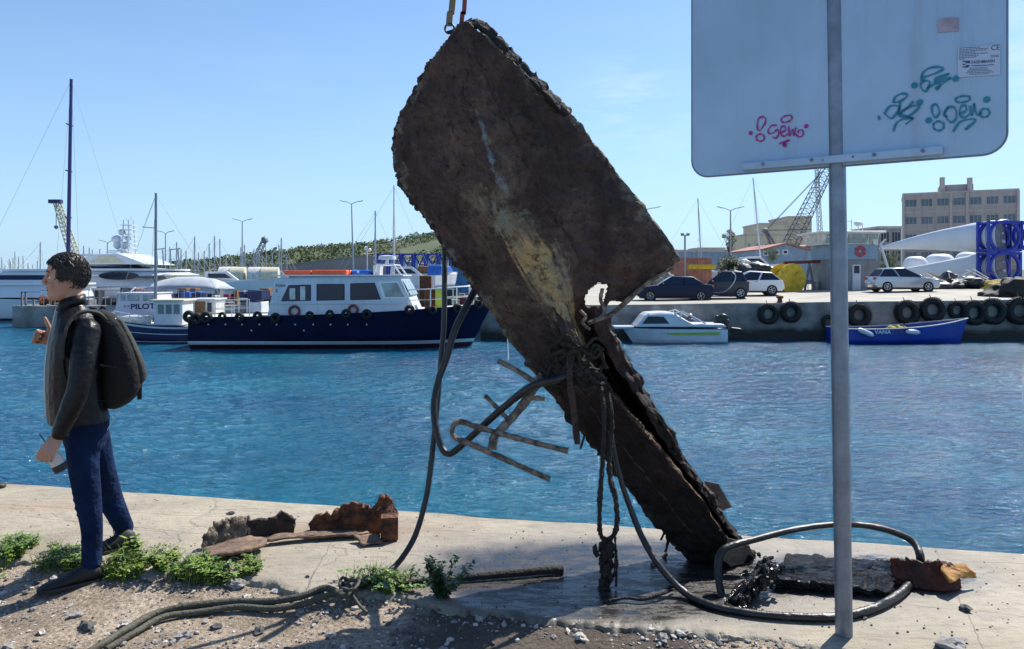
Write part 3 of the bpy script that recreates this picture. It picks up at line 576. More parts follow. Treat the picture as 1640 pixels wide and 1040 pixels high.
for u0, v0, v1, r_, m_ in ((.02, .5, .98, .011, 'scab_rim'), (-.02, .52, .8, .007, 'strip_dark'), (.93, .52, .97, .010, 'strip_dark'), (-.55, .55, .9, .006, 'strip_dark'), (.30, .1, .42, .006, 'strip_dark')):
    mb = MB(); pp = [wreck_pt(u0 + .03 * noise.noise(Vector((v0 * 9, k * .12, 0))), v0 + (v1 - v0) * k / 120) + Vector((0, -.012, 0)) for k in range(121)]; mb.tube(pp, [r_ * (.5 + 1.4 * abs(noise.noise(p * 16)) + .7 * abs(noise.noise(p * 47))) for p in pp], 7, jit=.35); mb.build('rust_seam', M[m_], wr, smooth=True)
rg = random.Random(77)
for k in range(11):
    v = rg.uniform(.5, .9); u = rg.choice((-1, 1, 1)) * rg.uniform(.93, 1.0); p = wreck_pt(u, v); d = Vector((math.copysign(rg.uniform(.01, .05), u), rg.uniform(-.02, .02), -rg.uniform(.03, .09))); strip([p - d * .3, p + d * .4, p + d], rg.uniform(.006, .014), M['strip_dark'], th=.004)
# lifting straps with shackle
t = thing('lifting_strap', 'thick tan lifting strap ending in a shackle at the wreck top', 'strap', P(722, 50, 4.05), 'lifting straps above the wreck')
mb = MB(); pts = [P(719, 42, 4.05), P(721, 20, 4.05), P(726, -10, 4.05), P(750, -330, 4.05), P(760, -620, 4.05)]
pp = catmull(pts, 5); vs = []
for p in pp: vs += [p + Vector((-.017, -.006, 0)), p + Vector((.017, -.006, 0)), p + Vector((.017, .006, 0)), p + Vector((-.017, .006, 0))]
mb.loft([vs[i * 4:i * 4 + 4] for i in range(len(pp))]); mb.build('webbing', M['strap'], t)
mb = MB(); mb.torus(P(720, 46, 4.05), (.2, 1, .1), .026, .006, 20, 8); mb.tube([P(714, 52, 4.05), P(722, 50, 4.05), P(731, 46, 4.05)], .006, 8); mb.build('shackle', M['black'], t, smooth=True)
mb = MB(); pp = catmull([P(739, 40, 4.06), P(741, 20, 4.06), P(745, -10, 4.06), P(757, -330, 4.06), P(762, -620, 4.06)], 5); vs = []
for p in pp: vs += [p + Vector((-.012, -.006, 0)), p + Vector((.012, -.006, 0)), p + Vector((.012, .006, 0)), p + Vector((-.012, .006, 0))]
mb.loft([vs[i * 4:i * 4 + 4] for i in range(len(pp))]); o = mb.build('lifting_strap', M['strap_red'])
tag(o, 'narrow dark red lifting strap running up from the very tip of the wreck', 'strap', 'lifting straps above the wreck')
# ------------------------------------------------------------------ hoses, ropes, rails
def hose(name, label, pts, r, m, cat='hose', n=10, jit=.04): 
    mb = MB(); mb.tube(catmull(pts, 10), r, 10, jit=jit); o = mb.build(name, m, smooth=True); return tag(o, label, cat)
hose('hanging_hose', 'long black hose hanging straight from the wreck to the quay edge on its left', [P(712, 396, 4.45), P(712, 450, 4.4), P(711, 520, 4.35), P(706, 580, 4.3), P(700, 650, 4.25), P(693, 720, 4.2), P(684, 790, 4.15), P(668, 850, 4.1), P(650, 885, 4.05), P(628, 912, 4.0), PG(600, 930, SZ + .03), PG(570, 938, SZ + .025), PG(545, 936, SZ + .03)], .016, M['hose'])
hose('looped_hose', 'black hose looping down left of the wreck and back up into the rope knot', [P(762, 462, 4.4), P(745, 495, 4.35), P(728, 530, 4.3), P(716, 570, 4.28), P(702, 610, 4.25), P(695, 650, 4.2), P(699, 690, 4.15), P(708, 718, 4.12), P(718, 727, 4.1), P(732, 720, 4.1), P(765, 690, 4.05), P(810, 650, 4.0), P(850, 620, 3.95), P(890, 608, 3.93), P(912, 600, 3.98)], [.021, .021, .019, .019, .019, .021, .021], M['hose'])
hose('looped_hose', 'heavy black hose lying in a wide oval loop on the quay around the sign post', [P(978, 690, 3.95), P(985, 730, 3.92), P(996, 775, 3.9), P(1010, 815, 3.88), P(1028, 860, 3.84), P(1055, 905, 3.75), PG(1095, 948, SZ + .03), PG(1140, 970, SZ + .02), PG(1200, 982, SZ + .02), PG(1270, 988, SZ + .02), PG(1340, 988, SZ + .02), PG(1400, 974, SZ + .02), PG(1445, 948, SZ + .02), PG(1468, 918, SZ + .02), P(1474, 893, 3.92), P(1462, 868, 4.0), P(1430, 852, 4.02), P(1385, 842, 4.02), P(1330, 841, 4.0), P(1270, 849, 3.94), P(1210, 864, 3.86), P(1170, 875, 3.8), P(1155, 886, 3.78), P(1150, 905, 3.76), P(1152, 935, 3.72), P(1160, 965, 3.66), PG(1172, 978, SZ + .02)], [.014, .014, .0155, .017, .018, .018, .018, .020, .021, .022, .021, .018, .016, .016, .017, .02, .02, .02, .019], M['hose'])
def gh(px, py, dz=.02):
    p = PG(px, py, 0); p.z = gz(p.x, p.y) + dz; return p
hose('ground_hose', 'olive grey hose snaking over the gravel towards the lower left corner', [gh(60, 1085), gh(150, 1042), gh(200, 1013), gh(245, 988), gh(300, 978), gh(370, 971), gh(430, 974), gh(480, 972, .03), gh(520, 966, .05), PG(545, 950, SZ + .03), PG(562, 936, SZ + .03)], .017, M['hose_olive'])
hose('ground_hose', 'second olive hose lying close against the longer one on the gravel', [gh(170, 1042), gh(218, 1015), gh(262, 994), gh(320, 984), gh(380, 978), gh(440, 984), gh(490, 983, .03), gh(530, 974, .05), PG(553, 953, SZ + .03), PG(570, 940, SZ + .025)], .015, M['hose_olive'])
hose('pipe_end', 'thick dark pipe lying on the quay with its cut end pointing right', [PG(552, 930, SZ + .03), PG(620, 936, SZ + .02), PG(690, 930, SZ + .02), PG(760, 924, SZ + .02), PG(830, 918, SZ + .022), PG(872, 914, SZ + .022), PG(902, 913, SZ + .022)], [.013, .014, .016, .018, .019, .020, .021, .021], M['rope_old'], 'pipe')
hose('hose_knot', 'small pale loop where the ground hoses are tied at the quay corner', [PG(560, 930, SZ + .04), PG(548, 926, SZ + .06), PG(545, 940, SZ + .04), PG(565, 945, SZ + .06), PG(575, 930, SZ + .07), PG(556, 935, SZ + .05), PG(572, 965, .05), PG(588, 982, .03)], .008, M['hose_olive'], 'rope')
# rope bundle round the narrow waist of the wreck
t = thing('rope_bundle', 'dark weedy rope bundle knotted round the waist of the wreck', 'rope', P(925, 600, 4.0)); rg = random.Random(4)
for k in range(13):
    mb = MB(); y0 = 550 + k * 6 + rg.uniform(-6, 6); pts = []
    for a in range(9):
        x = 872 + a * 12 + rg.uniform(-5, 5); y = y0 + rg.uniform(-12, 12) + (a - 4) * rg.uniform(-2, 5); pts.append(P(x, y, 3.99 - .03 * math.sin(a / 8 * math.pi) + rg.uniform(-.02, .02)))
    mb.tube(catmull(pts, 5), rg.uniform(.006, .011), 7, jit=.25); mb.build('rope_turn', M['rope_old'], t, smooth=True)
mb = MB()
for k in range(60): mb.ball(P(rg.gauss(922, 8), rg.gauss(585, 9), 3.98 + rg.uniform(-.01, .03)), rg.uniform(.014, .026), 1, .7, seed=k)
mb.build('weed_clot', M['rope_old'], t, smooth=True)
def knobby(name, label, pts, r, parent=None, jit=.25, part=None):
    mb = MB(); pp = catmull(pts, 12); mb.tube(pp, [r * (1 + .4 * noise.noise(p * 30)) for p in pp], 8, jit=jit); o = mb.build(name, M['rope_old'], parent, smooth=True)
    if label: tag(o, label, 'rope')
    return o
t = thing('hanging_rope', 'dark rope loop hanging from the wreck and dripping onto the wet quay', 'rope', P(970, 960, 3.75))
knobby('rope_strand', None, [P(962, 620, 3.95), P(967, 660, 3.9), P(966, 720, 3.86), P(962, 780, 3.82), P(960, 830, 3.8), P(962, 856, 3.8), P(970, 864, 3.8), P(982, 858, 3.8), P(988, 838, 3.8), P(986, 800, 3.8), P(978, 770, 3.82), P(976, 730, 3.85), P(980, 680, 3.9), P(975, 630, 3.95)], .013, t)
mb = MB(); rg = random.Random(8)
for k in range(70):
    f = rg.random() ** .8; mb.ball(P(970 + rg.gauss(0, 6 - 2 * f), 864 + f * 88, 3.79 + rg.uniform(-.03, .03)), rg.uniform(.012, .028) * (1 - .35 * f), 1, .8, (1, 1, 1.5), seed=k)
mb.build('weed_clump', M['rope_old'], t, smooth=True)
for dx, y1, y2 in ((15, 860, 925), (17, 880, 940), (-4, 930, 962), (4, 940, 968)):
    knobby('drip_strand', None, [P(970 + dx, y1, 3.8), P(971 + dx, (y1 + y2) / 2, 3.79), P(969 + dx, y2, 3.77)], .006, t, .4)
hose('thin_branch', 'thin black crooked branch lying in the puddle under the rope', [PG(975, 963, SZ + .015), PG(1000, 958, SZ + .02), PG(1030, 960, SZ + .02), PG(1062, 950, SZ + .03), PG(1080, 944, SZ + .02)], [.008, .007, .01, .006], M['rope_old'], 'branch')
hose('short_stick', 'short dark stick poking up from the wet quay behind the hose', [PG(1045, 905, SZ + .01), P(1056, 898, 4.2), P(1068, 888, 4.18)], [.013, .012, .01], M['scab_plate'], 'stick')
# bent crusted pipe rail hanging left of the wreck
t = thing('bent_rail', 'crusted bent pipe rail hanging left of the wreck over the water', 'rail', P(800, 690, 4.0))
def rail(pts, r, cc=3): 
    mb = MB(); pp = catmull(pts, 9); mb.tube(pp, [r * (1 + .22 * noise.noise(p * 22) + .1 * noise.noise(p * 60)) for p in pp], 9, jit=.08); return mb.build('rail_pipe', M['pipe_crust'], t, smooth=True)
rail([P(910, 723, 3.85), P(860, 710, 3.88), P(810, 697, 3.92), P(770, 686, 3.95), P(740, 676, 3.98), P(728, 680, 3.98), P(724, 690, 3.98), P(730, 702, 3.97), P(755, 712, 3.95), P(800, 732, 3.92), P(840, 750, 3.9), P(881, 768, 3.88)], .0155)
rail([P(875, 605, 4.05), P(858, 620, 4.02), P(840, 645, 4.0), P(820, 670, 3.98), P(800, 690, 3.96), P(792, 700, 3.95), P(788, 720, 3.94)], [.024, .024, .024, .024][0])
rail([P(798, 578, 4.1), P(825, 592, 4.08), P(856, 612, 4.05)], .014); rail([P(777, 634, 4.05), P(795, 652, 4.02), P(812, 670, 4.0)], .012); rail([P(848, 638, 4.02), P(860, 638, 4.0), P(872, 639, 3.99)], .014)
rail([P(868, 600, 4.05), P(862, 606, 4.05), P(858, 612, 4.05)], .018)
hose('thin_line', 'thin white line hanging straight down beside the crusted rail', [P(811, 508, 4.6), P(813, 545, 4.5), P(814, 578, 4.4)], .0022, M['white'], 'line')
# ------------------------------------------------------------------ scraps on the quay
def crust(name, m, base, hts, th=.03, parent=None, z0=SZ, lean=(0, 0), seed=0, rows=16):
    bp = catmull(base, 12); mb = MB(); n = len(bp); rg = random.Random(seed)
    for i, p in enumerate(bp):
        t = i / (n - 1); q = t * (len(hts) - 1); k = min(int(q), len(hts) - 2); h = hts[k] + (hts[k + 1] - hts[k]) * (q - k); h *= 1 + .16 * noise.noise(Vector((t * 22, seed, 0))) + .1 * noise.noise(Vector((t * 60, seed, 5)))
        for j in range(rows + 1):
            f = j / rows; v = p + Vector((lean[0] * f * h, lean[1] * f * h, f * h)); d = .028 * noise.noise(v * 12 + Vector((seed, 0, 0))) + .018 * noise.noise(v * 34); v += Vector((.2, -1, 0)) * d * (.3 + f); mb.v.append(v)
    r = rows + 1; mb.f = [(i * r + j, (i + 1) * r + j, (i + 1) * r + j + 1, i * r + j + 1) for i in range(n - 1) for j in range(rows)]
    return mb.build(name, m, parent, smooth=True, solid=th)
def flat(name, m, pts, th, parent=None, zj=.01, seed=0):
    c = sum((Vector(p) for p in pts), Vector()) / len(pts); ring = []
    n = len(pts)
    for i in range(n):
        a, b = Vector(pts[i]), Vector(pts[(i + 1) % n])
        for k in range(8): q = a.lerp(b, k / 8); q += (q - c).normalized() * .018 * noise.noise(q * 24 + Vector((seed, 0, 0))); ring.append(q)
    mb = MB(); m_ = len(ring); rs = []
    for f in (1, .8, .6, .4, .2): 
        for q in ring: p = c.lerp(q, f); p.z += zj * noise.noise(p * 12 + Vector((seed, 3, 0))); mb.v.append(p)
    mb.v.append(c); mb.f = [(a * m_ + i, a * m_ + (i + 1) % m_, (a + 1) * m_ + (i + 1) % m_, (a + 1) * m_ + i) for a in range(4) for i in range(m_)] + [(4 * m_ + i, 4 * m_ + (i + 1) % m_, 5 * m_) for i in range(m_)]
    return mb.build(name, m, parent, smooth=True, solid=th)
t = thing('rusty_scrap', 'long rusty scrap lying left on the quay with a curled crusted rim', 'scrap metal', PG(395, 885, SZ))
crust('crusted_rim', M['scab_pale'], [PG(324, 882, SZ), PG(345, 876, SZ), PG(375, 868, SZ), PG(400, 863, SZ)], [.07, .13, .14, .12], parent=t, lean=(-.1, .2), seed=2)
crust('crusted_rim', M['scab'], [PG(392, 864, SZ), PG(425, 858, SZ), PG(450, 855, SZ), PG(470, 853, SZ)], [.11, .10, .13, .08], parent=t, lean=(.1, .2), seed=3)
flat('flat_plate', M['scab_plate'], [PG(328, 893, SZ + .05), PG(350, 892, SZ + .06), PG(415, 877, SZ + .05), PG(430, 866, SZ + .05), PG(400, 860, SZ + .03), PG(350, 872, SZ + .03), PG(325, 880, SZ + .03)], .02, t)
flat('flat_plate', M['scab_plate'], [PG(415, 868, SZ + .03), PG(470, 862, SZ + .03), PG(540, 858, SZ + .03), PG(590, 857, SZ + .025), PG(590, 851, SZ + .025), PG(520, 851, SZ + .03), PG(440, 857, SZ + .04)], .015, t, seed=4)
t = thing('rusty_scrap', 'tall jagged orange rusted scrap standing near the quay edge', 'scrap metal', PG(560, 855, SZ))
crust('jagged_plate', M['scab_orange'], [PG(496, 850, SZ), PG(530, 853, SZ), PG(570, 855, SZ), PG(605, 853, SZ), PG(634, 845, SZ)], [.05, .11, .115, .14, .19, .18, .14, .21, .22, .10], parent=t, lean=(0, .15), seed=7, th=.035)
flat('flat_plate', M['scab_plate'], [PG(567, 860, SZ + .03), PG(608, 856, SZ + .03), PG(612, 868, SZ + .02), PG(582, 872, SZ + .02)], .012, t, seed=5)
mb = MB(); c = PG(622, 868, SZ); mb.box((c.x, c.y + .04, SZ + .075), (.105, .09, .14), rz=.15); bmx = mb.build('scrap_box', M['scab_orange'], bevel=.006); tag(bmx, 'small square reddish rusted box standing in front of the tall scrap', 'scrap metal')
t = thing('wet_slab', 'thick black wet slab of wreckage glistening behind the sign post', 'wreckage', PG(1340, 960, SZ))
def top(px, py, z): return PG(px, py, z)
tp = [top(1236, 920, .13), top(1290, 922, .13), top(1360, 929, .13), top(1424, 944, .11), top(1446, 905, .11), top(1444, 896, .11), top(1360, 887, .15), top(1285, 881, .16), top(1262, 885, .13)]
mb = MB(); nn = 26; A, B, C, D = Vector(tp[0]), Vector(tp[3]), Vector(tp[5]), Vector(tp[8]); vs = []
for j in range(nn + 1):
    for i in range(60):
        a = A.lerp(B, i / 59); b = D.lerp(C, i / 59); p = a.lerp(b, j / nn); ed = min(i, 59 - i) / 6; ed = min(ed, 1); e2 = min(min(j, nn - j) / 3, 1)
        p.z += .012 * noise.noise(p * 6) + .010 * noise.noise(p * 18) + .012 * noise.noise(p * 45) - .012 * (1 - ed * e2)
        taper_ = 1 - .0 * j
        p.x += (.09 * noise.noise(Vector((p.y * 7, 4, 0))) + .03 * noise.noise(p * 20)) * max(0, 1 - min(i, 59 - i) / 8)
        p.y += (.07 * noise.noise(Vector((p.x * 4.5, 9, 0)))) * max(0, 1 - min(j, nn - j) / 6)
        if j in (0, nn): p.y += .025 * noise.noise(p * 17)
        vs.append(p)
mb.add(vs, [(j * 60 + i, j * 60 + i + 1, (j + 1) * 60 + i + 1, (j + 1) * 60 + i) for j in range(nn) for i in range(59)])
bd = [(0, i) for i in range(60)] + [(j, 59) for j in range(1, nn + 1)] + [(nn, i) for i in range(58, -1, -1)] + [(j, 0) for j in range(nn - 1, 0, -1)]
ring = [vs[j * 60 + i] for j, i in bd]; low = [Vector((p.x + .02 * noise.noise(p * 9), p.y + .03, SZ + .004)) for p in ring]
o_ = len(mb.v); mb.v += low; idx = [j * 60 + i for j, i in bd]; n_ = len(idx)
mb.f += [(idx[k], idx[(k + 1) % n_], o_ + (k + 1) % n_, o_ + k) for k in range(n_)]
mb.build('slab_body', M['wet_black'], t, smooth=True)
t2 = thing('rusty_scrap', 'curved dark red rusted shard with a bright ochre tip at the right', 'scrap metal', PG(1500, 945, SZ))
crust('curved_plate', M['rust_red'], [PG(1432, 936, SZ), PG(1470, 943, SZ), PG(1510, 947, SZ), PG(1538, 943, SZ)], [.12, .125, .13, .10], parent=t2, lean=(.05, .5), seed=9, th=.02)
mk('ochre', (.48, .26, .05), .8, col2=(.22, .09, .025), vs=14, bump=.8, bs=30)
flat('ochre_tip', M['ochre'], [PG(1505, 903, SZ + .12), PG(1545, 906, SZ + .1), PG(1563, 917, SZ + .07), PG(1560, 925, SZ + .05), PG(1540, 926, SZ + .06), PG(1520, 934, SZ + .07)], .014, t2, seed=3)
t = thing('wet_stump', 'heap of black wet splintered sticks left of the slab', 'driftwood', PG(1190, 975, SZ)); rg = random.Random(21)
for k in range(34):
    f = rg.random(); a = PG(1170 + rg.uniform(-10, 22), 972 + rg.uniform(-6, 3), SZ + rg.uniform(0, .02)); b = P(1240 + rg.uniform(-26, 14), 893 + rg.uniform(-8, 26), 3.78 + rg.uniform(-.1, .12)); s0 = rg.uniform(0, .5); s1 = rg.uniform(.6, 1.02)
    p, q = a.lerp(b, s0), a.lerp(b, s1); mb = MB(); mid = p.lerp(q, .5) + Vector((rg.gauss(0, .012), rg.gauss(0, .02), rg.gauss(0, .014))); mb.tube(catmull([p, mid, q], 6), [rg.uniform(.008, .02), rg.uniform(.006, .016), rg.uniform(.003, .009)], 6, jit=.35); mb.build('stick', M['wet_black'], t, smooth=True)
mb = MB()
for k in range(90):
    f = rg.random(); p = PG(1182, 970, SZ + .02).lerp(P(1236, 900, 3.78), f); mb.ball(p + Vector((rg.gauss(0, .03), rg.gauss(0, .03), rg.gauss(0, .018))), rg.uniform(.008, .022), 1, .9, seed=k)
mb.build('splinter_mass', M['wet_black'], t)
mb = MB(); q = [PG(1160, 935, SZ + .01), PG(1175, 905, SZ + .1), PG(1196, 900, SZ + .12), PG(1186, 925, SZ + .03)]
# ------------------------------------------------------------------ SIGN
def sp_plane():
    a = P(1108, 285, 3.68); b = P(1614, 245, 2.93); return a, (b - a).normalized()
SA, SU = sp_plane(); SU.z = 0; SU.normalize(); SN = Vector((SU.y, -SU.x, 0))       # SN points to the camera
def sg(px, py, off=.0035):
    d = Vector(((px - HX) / F, 1, -(py - HY) / F)); o = Vector((0, 0, CZ)); k = (SA + SN * off - o).dot(SN) / d.dot(SN); return o + d * k
t = thing('street_sign', 'back of a large pale grey road sign on a round steel post', 'sign', PG(1352, 1036, 0))
mk('sign_back', (.34, .475, .63), .42, .1, var=.12, vs=1.4, bump=.05, bs=6)
streaky(M['sign_back'], (4, 4, .3), (.26, .30, .36), .4, .5)
wd = (sg(1614, 245) - sg(1108, 285)).length; zb = sg(1108, 285).z; zt = zb + 1.42; rr_ = .085; cs = []
for cx, cz, a0 in ((wd - rr_, zt - rr_, 0), (rr_, zt - rr_, 90), (rr_, zb + rr_, 180), (wd - rr_, zb + rr_, 270)):
    for k in range(9): a = R(a0 + k * 11.25); cs.append((cx + rr_ * math.cos(a), cz + rr_ * math.sin(a)))
base = Vector((SA.x, SA.y, 0)); mb = MB(); mb.prism([base + SU * x + Vector((0, 0, z)) for x, z in cs], -SN * .004); mb.build('panel', M['sign_back'], t)
mb = MB()
for a in range(len(cs)): pass
mb.tube([base + SU * x + Vector((0, 0, z)) - SN * .002 for x, z in cs + [cs[0]]], .0045, 6); mb.build('panel_rim', M['galv'], t, smooth=True)
pb = PG(1352, 1036, 0); dn = sg(1340, 200); pz = 3.6
ptop = P(1337, 0, pb.y + .02); pdir = (ptop - pb); mb = MB(); mb.tube([pb - Vector((0, 0, .1)), pb, pb + pdir * 1.3], .0365, 28); post = mb.build('post', M['galv'], t, smooth=True)
mb = MB(); mb.torus(pb + Vector((0, 0, .012)), (0, 0, 1), .052, .018, 20, 6, .6); mb.build('footing', M['conc_wall'], t, smooth=True)
for (x0, y0, x1, y1) in ((1188, 268, 1510, 241),):
    a, b = sg(x0, y0, .02), sg(x1, y1, .02); mb = MB(); d = (b - a); L_ = d.length; mb.box((a + b) / 2, (L_, .034, .034), rz=math.atan2(d.y, d.x)); o = mb.build('mounting_channel', M['sign_back'], t, bevel=.003)
    o2 = mb.build('mounting_channel', M['sign_back'], t, bevel=.003); o2.location.z = 1.0
for bxp in (1222, 1300, 1400, 1478):
    c = sg(bxp, 266 - (bxp - 1188) * .084, .036); mb = MB(); mb.lathe(c, SN, [(0, .008), (.006, .008), (.008, .004)], 8); mb.build('bolt', M['galv'], t)
for dz in (0, 1.0):
    c = sg(1342, 254, .06); c.z += dz; px_ = pb + pdir * ((c.z - pb.z) / pdir.z); mb = MB(); mb.torus(px_, pdir.normalized(), .041, .006, 24, 6, 1.6); a = sg(1316, 257, .035); b = sg(1368, 251, .035)
    for q in (a, b): mb.tube([q + Vector((0, 0, dz)), px_.lerp(q + Vector((0, 0, dz)), .55)], .008, 6)
    mb.build('clamp', M['galv'], t, smooth=True)
mk('ink_pink', (.34, .02, .22), .5, var=.1); mk('ink_teal', (.012, .20, .31), .5, var=.1); mk('ink_dark', (.03, .04, .11), .6, var=0); mk('sticker', (.43, .51, .64), .5, var=.05); mk('sticker_pale', (.36, .30, .36), .6, var=.3, vs=12)
def Z5(x, y): return (1090 + x / 2.982, y / 2.982)
def stroke_set(name, m, strokes, w_, closed=False):
    mb = MB()
    for s in strokes:
        if len(s) == 1:
            c = sg(*Z5(*s[0]), .0045); ring = [c + (SU * math.cos(a * .785) + Vector((0, 0, 1)) * math.sin(a * .785)) * w_ * 1.15 for a in range(8)]; mb.add(ring, [tuple(range(8))]); continue
        pts = catmull([Vector((x, y, 0)) for x, y in s], 6); vs = []
        for i, p in enumerate(pts):
            d = (pts[min(i + 1, len(pts) - 1)] - pts[max(i - 1, 0)]); d.normalize() if d.length else None; nn_ = Vector((-d.y, d.x, 0)); ww = w_ / 2 * 2.982 * F / 3.3 * (.75 + .25 * math.sin(i * .5)); a = p + nn_ * ww; b = p - nn_ * ww; vs += [sg(*Z5(a.x, a.y), .0045), sg(*Z5(b.x, b.y), .0045)]
        mb.add(vs, [(2 * i, 2 * i + 1, 2 * i + 3, 2 * i + 2) for i in range(len(pts) - 1)])
    return mb.build(name, m, t, recalc=False, solid=.0006)
def el(cx, cy, rx, ry, rot=0, a0=0, a1=360): return [(cx + rx * math.cos(R(a)) * math.cos(R(rot)) - ry * math.sin(R(a)) * math.sin(R(rot)), cy + rx * math.cos(R(a)) * math.sin(R(rot)) + ry * math.sin(R(a)) * math.cos(R(rot))) for a in [a0 + (a1 - a0) * k / 12 for k in range(13)]]
o = stroke_set('graffiti', M['ink_pink'], [[(370, 625), (366, 600), (372, 568), (395, 558), (406, 572), (398, 598), (376, 626)], el(380, 658, 20, 17), [(334, 636)], el(506, 568, 28, 15, -20), [(460, 600), (436, 600), (418, 622), (425, 640), (446, 632), (462, 620), (468, 640), (455, 660), (436, 655)], [(474, 636), (500, 622), (496, 602), (480, 610), (476, 636), (492, 652), (512, 640)], [(516, 604), (520, 650), (536, 618), (542, 648), (548, 618), (552, 610)], [(548, 640), (566, 655), (584, 645), (582, 624), (566, 622), (560, 636)], [(470, 688), (520, 670), (488, 690), (506, 688)], [(497, 694)], [(600, 603)]], .009)
tag(o, 'pink marker scrawl')
o = stroke_set('graffiti', M['ink_teal'], [[(1150, 372), (1160, 345), (1190, 325), (1230, 320), (1256, 328), (1230, 345), (1185, 362), (1145, 374)], [(1145, 384), (1170, 385), (1190, 395), (1170, 438), (1145, 410), (1162, 384)], [(1175, 425), (1215, 400), (1240, 405), (1222, 432)], [(1215, 400), (1222, 372), (1282, 352), (1240, 375), (1222, 395), (1290, 372), (1250, 400), (1215, 425)], [(1117, 408)], [(1314, 376)],
    [(1015, 492), (1025, 465), (1055, 448), (1082, 452), (1075, 468), (1045, 485), (1018, 492)], [(1050, 488), (1044, 540), (1080, 520), (1112, 484)], [(972, 545), (1000, 508), (1046, 512), (1010, 565), (975, 545)], [(1040, 545), (1085, 515), (1142, 504), (1105, 545), (1060, 560), (1040, 545)], [(1016, 628), (1030, 590), (1060, 570), (1110, 565), (1074, 594)], [(1030, 540), (1112, 568)], [(946, 553), (950, 574)], [(1142, 489)], [(1185, 575)],
    [(1200, 505), (1222, 500), (1236, 535), (1218, 562), (1202, 540), (1200, 505)], el(1232, 602, 26, 22), [(1280, 508), (1262, 545), (1290, 585), (1316, 565), (1312, 520), (1285, 512), (1256, 545), (1275, 560)], el(1348, 474, 36, 15, -8), [(1330, 545), (1362, 530), (1362, 505), (1340, 510), (1332, 545), (1355, 562), (1380, 545)], [(1382, 505), (1390, 552), (1400, 525), (1402, 495), (1415, 548), (1440, 538)], el(1452, 540, 24, 20, -20), [(1300, 630), (1340, 580), (1410, 572), (1360, 620), (1380, 596)], [(1462, 476)]], .0115)
tag(o, 'teal marker scrawls')
def quad(x0, y0, x1, y1, dy, off, m, name): mb = MB(); mb.add([sg(x0, y0, off), sg(x1, y0 - dy, off), sg(x1, y1 - dy, off), sg(x0, y1, off)], [(0, 1, 2, 3)]); return mb.build(name, m, t, recalc=False, solid=.0006)
q = quad(1534, 76, 1602, 124, 4, .0042, M['sticker'], 'maker_sticker'); quad(1502, 30, 1535, 52, 2, .0042, M['sticker_pale'], 'torn_sticker')
mb = MB()
def ln(x0, y0, x1, y1, h):
    mb.add([sg(x0, y0 - h, .0055), sg(x1, y1 - h, .0055), sg(x1, y1 + h, .0055), sg(x0, y0 + h, .0055)], [(0, 1, 2, 3)])
for i, (xa, xb) in enumerate(((1536, 1570), (1536, 1584), (1536, 1580), (1536, 1563), (1536, 1583), (1536, 1568), (1536, 1564), (1536, 1546))):
    y = 77.4 + i * 2.55; x = xa
    while x < xb: w_ = rnd(2, 5.5); ln(x, y - (x - 1536) * .055, min(x + w_, xb), y - (min(x + w_, xb) - 1536) * .055, .48); x += w_ + .8
for i, (xa, xb) in enumerate(((1553, 1580), (1552, 1583), (1549, 1588), (1547, 1592), (1553, 1583))):
    y = 109.6 + i * 2.5; x = xa
    while x < xb: w_ = rnd(2, 5); ln(x, y - (x - 1550) * .04, min(x + w_, xb), y - (min(x + w_, xb) - 1550) * .04, .45); x += w_ + .8
for y in (105.6,): ln(1556, y, 1592, y - 1.6, .6)
for y in (89.5, 91.6): ln(1586, y, 1600, y - 1, .35)
# small logo mark
for a, b_, c, d in ((1541.5, 98.5, 1553.5, 98.3), (1546.5, 100.8, 1553.5, 100.5), (1541.5, 103.6, 1546.2, 103.4), (1547, 105.6, 1553, 105.2), (1541.8, 107.6, 1551, 107.3)): ln(a, b_, c, d, .95)
mb.build('sticker_print', M['ink_dark'], t, recalc=False)
def sgt(txt, x0, y0, x1, y1, h, bold=0):
    a = sg(x0, y0, .0058); b = sg(x1, y1, .0058); u = (b - a); u_ = u.normalized(); v_ = Vector((0, 0, 1)); hh = (sg(x0, y0 - h, .0058) - a).length
    f = fit_text(txt, a, u_, v_, u.length, hh, bold); return f.build('sticker_print', M['ink_dark'], t, recalc=False)
sgt('CE', 1587.5, 81, 1601, 79.8, 8.2, .0); sgt('DASEHMANSH', 1555, 102.5, 1593, 100.2, 5.2, .01)
